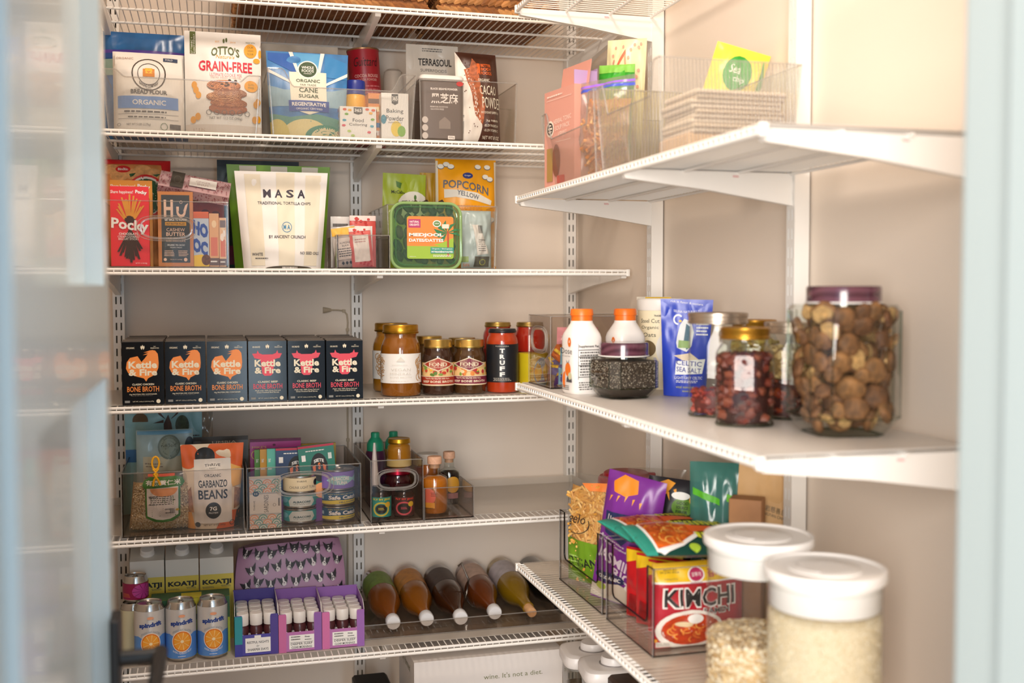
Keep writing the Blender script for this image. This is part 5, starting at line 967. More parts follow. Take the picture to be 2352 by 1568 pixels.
b = B(); b.tube([SP(.06+.88*i/20, .93, .0015) for i in range(21)], .0016, mat('#9A7490', .5), 6); b.obj('zipper', t)
# supplement display boxes with little bottles
capm, botm = mat('#E9E4DF', .35), mat('#4A2226', .3)
def pill(x, y, z, h, label, gname, lab2):
    t = thing('supplement_bottle', label, 'bottle', (x, y, z), 0, gname); r = .0148
    b = B(); b.lathe([(r*.9, 0), (r, .003), (r, h*.62), (r*.85, h*.70), (r*.75, h*.72)], botm, 18); S = S_cyl(r+.0002, 0, h*.6, 180); b.rect(S, .1, .12, .9, .85, W_); b.lines(S, .18, .2, .82, .75, 5, gry, 2); b.rect(S, .12, .62, .6, .72, ink(lab2)); b.obj('body', t)
    b = B(); b.lathe([(r*.92, h*.71), (r*.95, h*.72), (r*.95, h*.97), (r*.88, h), (r*.3, h)], capm, 18); b.obj('cap', t); return t
for k, (u0, u1, vt, c0, c1, nm, l1, l2) in enumerate(((539, 639, 1412, '#1F8E9A', '#4A3A8E', 'teal and violet', 'RESTFUL NIGHTS', 'SHARPER DAYS'), (640, 739, 1408, '#C86AA0', '#8A5AA8', 'pink and purple', 'DEEPER SLEEP', 'CLEAR MORNINGS'), (740, 837, 1402, '#D070A8', '#9A66B4', 'rosy pink and lilac', 'DEEPER SLEEP', 'CLEAR MORNINGS'))):
    Y = 2.478; x, w, h = bk(u0, u1, vt, Y, z6); d = .128; hb = h*1.0; t = thing('display_box', '%s display box of supplement bottles, %s' % (nm, ('leftmost of the three', 'middle of the three', 'nearest the lying bottles')[k]), 'box', (x, Y+d/2, z6))
    b = B(); X = w/2; m0, m1 = mat(c0, .4), mat(c1, .4); b.off0 = .0004
    pts = [(-X, 0), (X, 0), (X, hb), (X*.68, hb), (X*.64, hb*.95), (X*.64, hb*.52), (-X*.64, hb*.52), (-X*.64, hb*.95), (-X*.68, hb), (-X, hb)]
    f0 = lambda p: Vector((p[0], -d/2, p[1])); b.extr(pts, f0, lambda p: f0(p)+Vector((0, .0012, 0)), mat('#4A44A0' if k == 0 else '#B872B0', .4))
    S = S_front(w, d, hb); b.rect(S, 0, .3, .175, .99, m0); b.rect(S, .825, .0, 1, .99, m1); b.rect(S, 0, 0, .175, .3, mat('#3A3A96' if k == 0 else c0, .4)); b.rect(S, .24, .08, .82, .44, W_); b.text(S, l1, .53, .33 if k == 0 else .21, .5, .06, K_, .01); b.text(S, l2, .53, .15 if k == 0 else .12, .48, .06, K_, .01)
    if k == 0: b.text(S, 'for', .53, .24, .06, .05, K_, 0, 0, .4); b.rect(S, .45, .44, .6, .50, W_)
    else: b.rect(S, .26, .25, .8, .256, gry); b.lines(S, .28, .29, .5, .42, 2, gry, 4); b.text(S, 'Sleep', .66, .38, .12, .05, K_, .02); b.lines(S, .6, .28, .78, .33, 1, gry)
    for sg in (-1, 1): b.extr([(-d/2, 0), (d/2, 0), (d/2, hb*1.25), (-d/2+.02, hb*1.2), (-d/2, hb)], lambda p: Vector((sg*X, p[0], p[1])), lambda p: Vector((sg*(X-.001), p[0], p[1])), m1 if sg > 0 else m0, mat('#E9E4DF', .4))
    b.box(-X, X, d/2-.001, d/2, 0, hb*1.28, m1); b.box(-X, X, -d/2, d/2, 0, .001, m1); b.obj('card_tray', t)
    bh = bk(u0, u1, vt-6, Y+.02, z6)[2]; src = None
    for r_ in range(4):
        for c_ in range(3):
            p = (x+(c_-1)*.0312*w/.0985, Y+.0185+r_*.0308, z6+.0013); lb = 'white-capped supplement bottle in the %s display box' % nm
            if src is None: src = pill(*p, bh, lb, 'bottles in the %s box' % nm, '#2E6A6A' if k == 0 else '#6A5A8A')
            else: dup(src, p)
# clear tray with lying bottles
x0_ = atY(836, 1440, 2.52).x; b = crate(.56, .315, .034, clear('#F2EEEA', .05, 1.42, 1, .03), ACRE(), th=.0025); one(b, 'bottle_tray', 'shallow clear tray under the lying bottles', 'tray', (x0_+.28, 2.515+.158, z6))
prof_w = [(.0, 0), (.030, .0015), (.037, .006), (.0388, .015), (.0388, .150), (.037, .172), (.0300, .198), (.0205, .224), (.0155, .250), (.0145, .285)]
def lying(u, v, col, cap, label, lab=None, dark=False):
    zc_ = z6+.030; p = atZ(u, v, zc_); y = max(2.515, min(2.575, p.y)); p = atY(u, v, y); t = thing('lying_bottle', label, 'bottle', (p.x, y, p.z), (math.asin(.025/.285), 0, 0), 'bottles lying in the tray')
    L = .285; to = lambda q: Vector((q[0], L-q[2]+.002, q[1]))          # neck towards the room
    b = B(); b.lathe(prof_w[::-1] if False else prof_w, mat(col, .12, coat=.5), 36); b.v = [tuple(to(q)) for q in b.v]; b.obj('glass', t)
    if lab: b = B(); b.lathe([(.0392, .035), (.0392, .125)], mat(lab, .5, noise_=.2, nscale=70), 36, cap=False); b.v = [tuple(to(q)) for q in b.v]; b.obj('paper_label', t)
    b = B()
    if cap == 'cork': b.lathe([(.0118, .28), (.0118, .318), (.011, .3195)], mat('#D9A878', .65, noise_=.15, nscale=150), 24); b.v = [tuple(to(q)) for q in b.v]; b.obj('cork', t)
    else: b.lathe([(.0165, .272), (.0172, .274), (.0172, .292), (.0155, .295), (.002, .2955)], mat(cap, .3), 28); b.v = [tuple(to(q)) for q in b.v]; b.obj('cap', t)
    return t
lying(903, 1428, '#8A4A14', '#E6E6E8', 'brown-amber lying bottle with a green label, leftmost in the tray', '#7E9A3A')
lying(980, 1420, '#9A5A14', '#E6E6E8', 'golden lying bottle with an orange and green label, second in the tray', '#D08A3A')
lying(1058, 1417, '#3E2010', '#E6E6E8', 'darkest brown lying bottle with a white cap, middle of the tray', '#4A3A34')
lying(1136, 1405, '#6A3210', '#E6E6E8', 'reddish brown lying bottle with a pale pink label', '#C8A896')
lying(1214, 1396, '#8A6A10', 'cork', 'olive yellow lying bottle stopped with a cork', '#BDB4B8')
lying(1290, 1392, '#141210', '#1A1A1C', 'black lying bottle at the right end, under the right wall shelf')
# clear wire-like divider between the bottles
b = B(); mm_ = clear('#B8B4AE', .08, 1.45, 1, .15); zb_ = z6+.0042; y_ = 2.66
xs = [atY(u, v, y_) for u, v in ((1052, 1300), (1060, 1292), (1076, 1330), (1070, 1372), (1082, 1390), (1106, 1395))]; b.tube(xs, .0028, mm_, 8); one(b, 'bottle_divider', 'curved clear divider between the third and fourth lying bottles', 'divider', (0, 0, 0))

# ---- under shelf 6: white carton and low things
z7 = ZS[7]+.001
pA = atY(951, 1522, 2.475); pB = atY(1292, 1500, 2.475); w, h, d = pB.x-pA.x, pA.z-z7, .21; b, S = carton(w, d, h, mat('#E4DEDA', .4)); b.text(S, "wine. It's not a diet.", .66, .79, .40, .05, ink('#7E8058')); S_ = S_side(w, d, h, -1); b.text(S_, 'dry farmed', .5, .86, .5, .10, ink('#7E7A50'), 0, 0, .3)
one(b, 'shipping_carton', 'large white carton with small grey-green print on the lowest shelf', 'box', ((pA.x+pB.x)/2, 2.475+d/2, z7))
x, w, h = bk(822, 905, 1556, 2.56, z7); b = B(); b.rbox(-w/2, w/2, -.05, .05, 0, h-.03, mat('#1E1C1C', .5), .01); one(b, 'black_box', 'low black box left of the white carton on the lowest shelf', 'box', (x, 2.63, z7))
# ================================================================== RIGHT WALL, shelf by shelf
RW = -math.pi/2                                   # front faces -x
def ground(u, v, z, r=0):
    'centre of a round thing of radius r whose near base edge is seen at the pixel'
    p = atZ(u, v, z); d = Vector((p.x, p.y, 0)).normalized(); return p.x+d.x*r, p.y+d.y*r
# ---- ribbed bins on the upper shelf
q2 = ZQ[2]+.0014; qi = q2+.0042
def q_bin(label, y0, y1, x0, x1, h, z, m, me, **kw):
    b = crate(y1-y0, x1-x0, h, m, me, **kw); return one(b, 'storage_bin', label, 'storage bin', ((x0+x1)/2, (y0+y1)/2, z), RW)
q_bin('ribbed clear bin farther back on the right wall, holding the pink box', 1.838, 2.150, .662, .925, .152, q2, RIB(), ACRE(), lip=(.098, .05), taper=.08)
q_bin('ribbed clear bin nearest the doorway, holding stacked paper bags', 1.545, 1.822, .662, .905, .150, q2, RIB(), ACRE(), lip=(.098, .045), taper=.08)
# pink herbal soup box
b, S = carton(.125, .055, .19, mat('#DA9C8C', .45)); S0 = S; S = lambda a, q, off=0: S0(a, .28+q*.72, off); cr3 = ink('#F2DDD0'); b.ring(S, .20, .45, .13, .12, .12, cr3); b.ell(S, .20, .45, .12, .11, ink('#F0E2D0')); b.ring(S, .2, .45, .10, .09, .3, ink('#3A302C')); b.rect(S, .13, .42, .27, .44, ink('#3A302C')); b.rect(S, .13, .47, .27, .49, ink('#3A302C'))
[b.text(S, s_, .62, .55-.10*i, w_, .065, cr3, 0, 3) for i, (s_, w_) in enumerate((('HERBAL TONIC', .58), ('SOUP PACK', .48), ('4 SERVINGS', .28)))]; b.rect(S, .08, .86, .92, .866, cr3); b.lines(S, .1, .89, .7, .94, 1, cr3); b.rect(S, .4, .24, .9, .246, cr3)
b.ell(S0, .42, .26, .13, .17, ink('#8A4A2E')); b.rect(S0, .45, .02, .7, .10, ink('#C85040')); b.rect(S0, .1, .05, .3, .4, ink('#A8864A'))
t_ = Matrix.Translation((0, .006, .19)) @ Matrix.Rotation(math.radians(-8), 4, 'X'); b.box(-.058, .058, 0, .001, 0, .052, mat('#DA9C8C', .45), t_); b.box(-.045, .05, .030, .031, .19, .225, mat('#B79AC8', .45)); b.box(.048, .049, -.02, .03, .188, .22, mat('#B79AC8', .45))
one(b, 'soup_box', 'salmon pink soup pack box with an open lid flap in the far ribbed bin', 'box', (.702, 2.078, qi), math.radians(-80))
# noodle zip bag
x, y = .722, 1.925; b, S = pouch(.135, .185, .06, clear('#F2EEEC', .18, 1.45, 1.1, .06, diffuse=.12), style='pillow', seed=71, wr=.008); t = thing('noodle_bag', 'zip bag of orange noodles with a purple and blue seal in the far ribbed bin', 'bag', (x, y, qi), math.radians(-62)); b.rect(S, .0, .925, 1, .95, mat('#9A6AD8', .3)); b.rect(S, .0, .885, 1, .915, mat('#4A5AC8', .3)); b.obj('film', t)
b = B(); R = random.Random(5); nm_ = [mat(c, .5) for c in ('#E8A05A', '#F0B878', '#DE8A3E')]
for i in range(170):
    a, q = R.uniform(.16, .84), R.uniform(.07, .74); p = S(a, q, -R.uniform(.005, .012)); d = Vector((R.uniform(-1, 1), R.uniform(-.25, .25), R.uniform(-1, 1))).normalized()*.012; b.tube([p-d, p+Vector((d.z*.3, .0, -d.x*.3)), p+d], .0032, R.choice(nm_), 5)
b.grid(lambda a, q: S(.1+.8*a, .03+.74*q, -.012), 8, 8, nm_[2]); n_ = b.obj('noodles', t); n_['kind'] = 'stuff'
# green snack bag and cream bag
def free_bag(label, name, u, v0, v1, wpx, X, lean, seed, front, fn, rz=None, t_=.04, style='pillow', wr=.006, z=None):
    zb = z if z else qi; pt = atX(u, v0, X); y = pt.y; d_ = (Vector((X, y, 0))).dot(_f); w = wpx/FPX*d_; h = pt.z-zb; b, S = pouch(w, h, t_, front, style=style, seed=seed, wr=wr); fn(b, S); one(b, name, label, 'bag', (X, y, zb), (lean[0], lean[1], facing(X, y) if rz is None else rz)); return w, h
gb = mat('#2E9E2A', .3, noise_=.15)
free_bag('cream and red patterned bag standing tallest in the near ribbed bin', 'noodle_pouch', 1425, 92, 0, 96, .845, (0, .05, 0), 73, mat('#EFE6B8', .35, noise_=.08), lambda b, S: (b.poly(S, [(.0, .62), (.06, .62), (.55, .9), (.52, .93)], ink('#E07A5A')), b.poly(S, [(.55, .9), (.9, .3), (.86, .3), (.52, .88)], ink('#E8A07A')), [b.ell(S, random.Random(i).uniform(.05, .9), random.Random(i+50).uniform(.66, .97), .03, .012, ink('#E8A890'), 7) for i in range(26)]), rz=math.radians(-45))
free_bag('bright green snack bag with a red and white patch in the near ribbed bin', 'snack_pouch', 1405, 150, 0, 88, .790, (0, .05, 0), 74, gb, lambda b, S: (b.rect(S, 0, .93, 1, 1, ink('#7FC24A')), b.poly(S, [(0, .82), (.75, .95), (.9, .8), (.1, .7)], mat('#3EA82E', .25)), b.rect(S, .12, .52, .9, .70, ink('#D8263A')), b.text(S, 'HOT', .5, .61, .3, .08, W_, .04), b.rect(S, .12, .3, .9, .52, ink('#EDE6DC')), b.ell(S, .9, .7, .1, .12, ink('#1E7A22'))), rz=math.radians(-45))
# yellow seaweed chips bag at the back
free_bag('yellow snack bag with a green oval leaning at the back of the near ribbed bin', 'seaweed_bag', 1620, 100, 0, 125, .872, (0, .30, 0), 75, mat('#F2DC4A', .28, noise_=.06), lambda b, S: (b.poly(S, [(.5+.26*math.cos(2*math.pi*i/18), .79+.14*math.sin(2*math.pi*i/18)) for i in range(18)], ink('#2E9A2E')), b.text(S, 'Sea', .45, .82, .2, .07, W_, 0, 0, .3), b.text(S, 'chip', .55, .74, .2, .06, W_, 0, 0, .3), b.poly(S, [(.93, .2), (1, .2), (1, .8), (.9, .95)], ink('#4AA83A')), b.ell(S, .5, .4, .3, .12, ink('#F0B83A'))), rz=math.radians(-20), t_=.05)
# stack of folded paper bags (one thing each)
R = random.Random(3)
for i in range(9):
    w = .166-R.uniform(0, .012); d = .118; b = B(); zz = .0008*0; th = .0072
    b.rbox(-w/2, w/2, -d/2, d/2, 0, th, mat(('#D6C6B0', '#CDBBA2', '#DCCDB8')[i % 3], .7, bump=.2, nscale=40), .004); b.box(-w/2+.003, w/2-.003, -d/2-.0006, -d/2+.001, .0004, .0014, mat('#7E5A44', .7)); b.box(w/2-.001, w/2+.0006, -d/2+.004, d/2-.004, .0004, .0014, mat('#7E5A44', .7))
    one(b, 'paper_bag', ('bottom folded paper bag of the stack in the near ribbed bin', 'topmost folded paper bag of the stack in the near ribbed bin')[i > 0] if i in (0, 8) else 'folded brown paper bag in the middle of the stack in the near ribbed bin', 'paper bag', (.812+R.uniform(-.004, .004), 1.632+R.uniform(-.003, .003), qi+.038+i*(th+.0004)), R.uniform(-.03, .03), None if i in (0, 8) else 'folded paper bags')
b = B(); b.rbox(-.082, .082, -.058, .058, 0, .037, mat('#D9B48A', .65, noise_=.08), .004); b.box(-.03, -.028, -.0588, -.058, .004, .03, mat('#B98A5E', .6)); one(b, 'kraft_box', 'flat kraft box under the folded paper bags', 'box', (.806, 1.632, qi))

# ---- middle shelf
q3 = ZQ[3]+.0014; qj = q3+.0042
q_bin('smoky bin with an oval handle on the right wall shelf beside the white bottles', 2.107, 2.262, .668, .925, .148, q3, SMK(), SMKE(), hole=(.098, .05, .023))
R = random.Random(14)
def mini(x, y, z, w, h, d, c, label, rot, fn=None, seed=1):
    b, S = pouch(w, h, d, mat(c, .3, noise_=.1), style='pillow', seed=seed, wr=.003, n=14, k=10); fn and fn(b, S); one(b, 'sachet', label, 'sachet', (x, y, z), rot)
f_w = lambda b, S: (b.ell(S, .5, .5, .14, .3, ink('#8FB0A8')), b.lines(S, .1, .3, .3, .7, 3, gry), b.rect(S, 0, 0, .15, 1, ink('#7FB8D8')))
for i, (dx, dy, dz, c, lb, f) in enumerate(((.0, 0, 0, '#DDE2E0', 'white and pale blue sachet at the bottom of the handled smoky bin', f_w), (.004, .0, .042, '#E2E4E2', 'white and pale blue sachet above the other white sachet', f_w), (.0, .01, .084, '#DE9AA6', 'pink sachet lying on top in the handled smoky bin', lambda b, S: b.rect(S, .1, .2, .5, .5, ink('#E8B8C0'))))):
    mini(.735+dx, 2.125+dy, qj+.001+dz, .085, .036, .02, c, lb, (-.25, 0, math.radians(-22)), f, 80+i)
for i, (y, z, c, lb) in enumerate(((2.145, .004, '#6A4AA8', 'purple sachet in the far corner of the handled smoky bin'), (2.185, .018, '#8A86C4', 'lilac sachet between the purple and orange ones in the smoky bin'), (2.165, .050, '#D8783A', 'orange sachet above the purple one in the handled smoky bin'), (2.215, .030, '#B8B0AC', 'silver sachet at the left of the handled smoky bin'))):
    mini(.70, y, qj+z, .06, .035, .012, c, lb, (-.4, .3*(i-1), math.radians(-80)), lambda b, S: b.rect(S, .2, .4, .8, .6, ink('#E8C84A')), 90+i)
x_, y_ = .80, 2.20; b = B(); b.rbox(-.05, .05, -.03, .03, 0, .075, mat('#C9C2BC', .4), .006); S = S_front(.1, .06, .075); b.lines(S, .1, .5, .9, .8, 2, gry); one(b, 'grey_box', 'small grey box at the back of the handled smoky bin', 'box', (x_, y_, qj), RW)
# white supplement bottles with orange caps
def dose(label, x, y, r, h, rot):
    t = thing('supplement_bottle', label, 'bottle', (x, y, q3), facing(x, y)+rot, 'white bottles with orange caps'); b = B(); m = mat('#F2EDE8', .35)
    loops = []
    for rr_, z, n_ in ((.90, 0, 4), (1, .006, 4), (1, h*.66, 4), (.96, h*.71, 3.2), (.80, h*.78, 2.4), (.66, h*.835, 2), (.64, h*.86, 2)):
        L = []
        for i in range(40):
            a = 2*math.pi*i/40; c, s_ = math.cos(a), math.sin(a); e = (abs(c)**n_+abs(s_)**n_)**(-1/n_); L.append((r*rr_*c*e, r*rr_*s_*e, z))
        loops.append(L)
    b.loft(loops, m); b.sub = .1; b.off0 = .0004
    SA = lambda a, q, off=0: Vector(((a-.5)*r*1.7, -r-off, h*.03+q*h*.62)); SB = lambda a, q, off=0: Vector((r+off, (a-.5)*r*1.7, h*.03+q*h*.62)); oo = ink('#F07A22')
    b.ell(SA, .72, .94, .12, .09, oo); b.text(SA, '8', .72, .95, .08, .05, W_); b.text(SA, 'Dose', .52, .77, .8, .11, K_, -.005); b.text(SA, 'for your liver', .5, .67, .62, .04, ink('#8A8680')); b.ell(SA, .62, .42, .2, .13, oo); b.poly(SA, [(.60, .55), (.5, .6), (.56, .53)], ink('#4A4A48')); b.poly(SA, [(.64, .55), (.74, .62), (.67, .53)], ink('#4A4A48')); b.ell(SA, .42, .22, .18, .16, oo, 14, 90, 270); b.ell(SA, .72, .18, .2, .13, ink('#4E4C50'), 16, 0, 180); b.ell(SA, .78, .3, .12, .07, ink('#D8D0A8')); b.lines(SA, .1, .02, .8, .12, 3, gry, 6)
    b.text(SB, 'Supplement Facts', .5, .86, .86, .06, K_, .02); [b.rect(SB, .05, q, .95, q+.012, K_) for q in (.79, .66, .5, .28)]; b.rect(SB, .04, .24, .055, .92, K_); b.rect(SB, .945, .24, .96, .92, K_); b.lines(SB, .1, .3, .9, .77, 9, gry, 7); b.lines(SB, .05, .03, .95, .2, 4, gry, 8)
    b.lathe([(r*.72, -.0001), (r*.72, .0012)], mat('#C8782A', .4), 24); b.obj('body', t)
    b = B(); oc_ = mat('#F0741E', .35); b.lathe([(r*.62, h*.85), (r*.63, h*.92), (r*.68, h*.925), (r*.66, h*.985), (r*.62, h), (r*.2, h)], oc_, 36); b.obj('cap', t); return t
dose('white supplement bottle with an orange cap, left one beside the smoky bin', .702, 2.012, .0335, .165, math.radians(-62))
dose('white supplement bottle with an orange cap, right one behind the chia jar', .792, 2.010, .0335, .165, math.radians(-60))
# oats canister and yellow-topped bag behind it
x, y = .895, 2.075; t = thing('oat_canister', 'cream oats canister with a white lid behind the white bottles', 'canister', (x, y, q3), facing(x, y)-.25); r = .046; h = .184
b = B(); b.lathe([(r, 0), (r, h*.9)], mat('#EFE3C2', .45), 32); S = S_cyl(r, 0, h*.9, 180); b.sub = .08; gn2 = ink('#3E3A2E'); b.text(S, "TRADER JOE'S", .58, .90, .18, .03, K_, .03); [b.text(S, s_, .42, .84-.085*i, w_, .05, gn2) for i, (s_, w_) in enumerate((('Steel Cut', .3), ('Organic', .28), ('Oats', .2)))]; b.ell(S, .4, .5, .12, .1, ink('#6E5A3A')); b.ell(S, .72, .5, .2, .22, ink('#E9E6E0')); b.obj('body', t)
b = B(); b.lathe([(r*1.03, h*.87), (r*1.05, h*.89), (r*1.05, h*.985), (r*1.0, h), (r*.9, h-.003), (r*.2, h-.003)], mat('#EEEAE4', .35), 32); b.obj('lid', t)
pt = atX(1480, 681, .935); b, S = pouch(.075, pt.z-q3, .03, mat('#DAD2C2', .3), style='pillow', seed=77); b.rect(S, .25, .90, 1, .995, mat('#E8C01E', .35)); b.lines(S, .35, .93, .9, .97, 2, ink('#B8901A')); b.ring(S, .15, .94, .08, .025, .25, gry); one(b, 'yellow_top_pouch', 'pouch with a yellow label rising behind the cream oats canister', 'bag', (.94, 2.215, q3), facing(.94, 2.2))
# blue salt pouch
x, y = .872, 1.905; b, S = pouch(.092, .184, .045, mat('#2B44B8', .32), style='stand', seed=78, wr=.003, bot=.86, top=1.08); wt2 = ink('#EEF0F4')
b.text(S, 'rich in flavor & texture', .5, .965, .62, .022, wt2, 0, -3); b.text(S, 'SELINA NATURALLY', .5, .87, .5, .024, wt2, 0, 0, 0, -.012); b.ring(S, .34, .79, .1, .055, .3, wt2, 16, 40, 270); b.ell(S, .38, .775, .03, .012, ink('#F0C84A'))
b.poly(S, [(.32, .62), (.30, .55), (.32, .5), (.52, .46), (.62, .52), (.66, .66), (.60, .77), (.46, .8), (.38, .74)], ink('#D8DDE0')); b.poly(S, [(.45, .55), (.5, .75), (.58, .72), (.6, .52), (.52, .48)], ink('#4A6A7A')); b.poly(S, [(.34, .5), (.6, .5), (.58, .57), (.35, .58)], ink('#8AA86A')); b.poly(S, [(.25, .42), (.6, .45), (.8, .38), (.5, .36)], ink('#D8C8B0')); b.lines(S, .7, .62, .95, .76, 4, wt2, 4)
b.poly(S, [(.30, .365), (.93, .39), (.88, .24), (.28, .225)], ink('#E9ECF0')); b.text(S, 'CELTIC', .58, .345, .56, .05, ink('#2A3A9A'), .01, -2); b.text(S, 'SEA SALT', .58, .275, .54, .05, ink('#2A3A9A'), .01, -2); b.text(S, 'LIGHT GREY CELTIC', .58, .195, .62, .028, wt2); b.lines(S, .28, .14, .85, .17, 2, wt2, 5); b.text(S, 'vital mineral', .5, .10, .4, .025, ink('#C8C84A')); b.text(S, 'essentials', .6, .06, .3, .02, ink('#C8C84A'))
one(b, 'salt_pouch', 'royal blue sea salt pouch standing behind the chia seed jar', 'pouch', (x, y, q3), (0, .02, facing(x, y)))
# chia jar: squared glass, swirled purple lid
swirl = bpy.data.materials.new('swirl_lid'); swirl.use_nodes = True; nt = swirl.node_tree; pb = nt.nodes['Principled BSDF']; pb.inputs['Roughness'].default_value = .18; pb.inputs['Coat Weight'].default_value = .5
wv = nt.nodes.new('ShaderNodeTexWave'); wv.wave_type = 'RINGS'; wv.inputs['Scale'].default_value = 24; wv.inputs['Distortion'].default_value = 1.5; wv.inputs['Detail'].default_value = 2; tc = nt.nodes.new('ShaderNodeTexCoord'); cr_ = nt.nodes.new('ShaderNodeValToRGB'); cr_.color_ramp.elements[0].color = lin('#43202F'); cr_.color_ramp.elements[1].color = lin('#643B4A')
mp_ = nt.nodes.new('ShaderNodeMapping'); mp_.inputs['Location'].default_value = (-.035, .05, 0); nt.links.new(tc.outputs['Object'], mp_.inputs[0]); nt.links.new(mp_.outputs[0], wv.inputs[0]); nt.links.new(wv.outputs[0], cr_.inputs[0]); nt.links.new(cr_.outputs[0], pb.inputs['Base Color'])
def oct_loop(r, c, z): return [(x, y, z) for x, y in ((r-c, -r), (r, -r+c), (r, r-c), (r-c, r), (-r+c, r), (-r, r-c), (-r, -r+c), (-r+c, -r))]
def oct_jar(name, label, x, y, rot, r, c, h, lidr, lidh, lidm, foot):
    t = thing(name, label, 'jar', (x, y, q3), rot); hb = h-lidh
    b = B(); b.loft([oct_loop(r*.72, c*.75, 0), oct_loop(r, c, foot), oct_loop(r, c, hb-.012), oct_loop(r*.93, c*.95, hb-.004)], GLASS(), False); b.add([(p[0], p[1], .0) for p in oct_loop(r*.72, c*.75, 0)], [tuple(range(7, -1, -1))], GLASSE())
    b.lathe([(lidr*.95, hb-.006), (lidr*.95, hb+.004)], GLASSE(), 36, cap=False)
    for L in (oct_loop(r*.72, c*.75, .001), oct_loop(r, c, foot)): b.tube(L, .0012, GLASSE(), 5, True)
    for p, q in zip(oct_loop(r*.995, c, foot), oct_loop(r*.995, c, hb-.012)): b.tube([p, q], .0009, GLASSE(), 5)
    b.obj('glass', t); b = B(); b.lathe([(lidr, hb), (lidr, h-.003), (lidr*.97, h), (lidr*.3, h)], lidm, 44); b.lathe([(lidr*1.03, hb-.0022), (lidr*1.04, hb-.001), (lidr*1.03, hb)], mat('#E9E6E2', .4), 44); b.obj('lid', t); return t
chx, chy = .752, 1.915; ch = oct_jar('chia_jar', 'squat square glass jar of chia seeds with a swirled purple lid', chx, chy, facing(chx, chy)+math.radians(30), .053, .016, .104, .0465, .024, swirl, .020)
b = B(); cm_ = mat('#3A2E26', .6, noise_=.5, nscale=900); R = random.Random(2); b.loft([oct_loop(.036, .011, .004), oct_loop(.0505, .015, .021), oct_loop(.0505, .015, .070)], cm_)
sm_ = [mat(c, .5) for c in ('#4A3A2E', '#2A221E', '#A89A88', '#6E5A48', '#D8CCBC')]
def fn():
    k = R.choice((0, 1, 2, 3)); s_ = R.uniform(-.038, .038); z = R.uniform(.018, .070); d_ = .0506
    return [(s_, -d_, z), (d_, s_, z), (s_, d_, z), (-d_, s_, z)][k]
seeds(b, 2600, fn, .0008, .0011, sm_, R)
def fn():
    k = R.choice((0, 1, 2, 3)); s_ = R.uniform(-.008, .008); z = R.uniform(.02, .07); d_ = .0432; q = d_+s_; w_ = d_-s_
    return [(q, -w_, z), (w_, q, z), (-q, w_, z), (-w_, -q, z)][k]
seeds(b, 800, fn, .0008, .0011, sm_, R)
o = one(b, 'chia_seeds', 'dark speckled chia seeds filling the squat square jar', 'seeds', (chx, chy, q3), facing(chx, chy)+math.radians(30)); o['kind'] = 'stuff'
# mason jars
silm = mat('#B9A998', .3, .85); goldm = mat('#B8862E', .32, .85)
def mason(label, x, y, r, h, lidm, wide, silver=True):
    t = thing('mason_jar', label, 'jar', (x, y, q3), facing(x, y)); lh = .018; hb = h-lh
    sq = lambda k, z, n_=3.4: [(r*k*math.cos(a)*(abs(math.cos(a))**n_+abs(math.sin(a))**n_)**(-1/n_), r*k*math.sin(a)*(abs(math.cos(a))**n_+abs(math.sin(a))**n_)**(-1/n_), z) for a in [2*math.pi*i/40 for i in range(40)]]
    ci = lambda k, z: [(r*k*math.cos(2*math.pi*i/40), r*k*math.sin(2*math.pi*i/40), z) for i in range(40)]
    b = B(); b.loft([sq(.80, 0), sq(.90, .004), sq(.93, .012), sq(.93, hb*.78), sq(.90, hb*.86), ci(wide*1.0, hb*.95), ci(wide, hb+.004)], GLASS(), False); b.tube(sq(.9, .003), .0018, GLASSE(), 6, True); b.add(sq(.80, .0008), [tuple(range(40))], GLASSE()); b.obj('glass', t)
    b = B(); R0 = r*wide*1.05; b.lathe([(R0*1.0, hb), (R0*1.03, hb+.001), (R0*1.03, hb+.004), (R0, hb+.005), (R0, hb+.011), (R0*1.02, hb+.012), (R0*1.02, h-.001), (R0*.96, h), (R0*.9, h-.001), (R0*.2, h-.001)], lidm, 48); b.obj('lid', t)
    return t
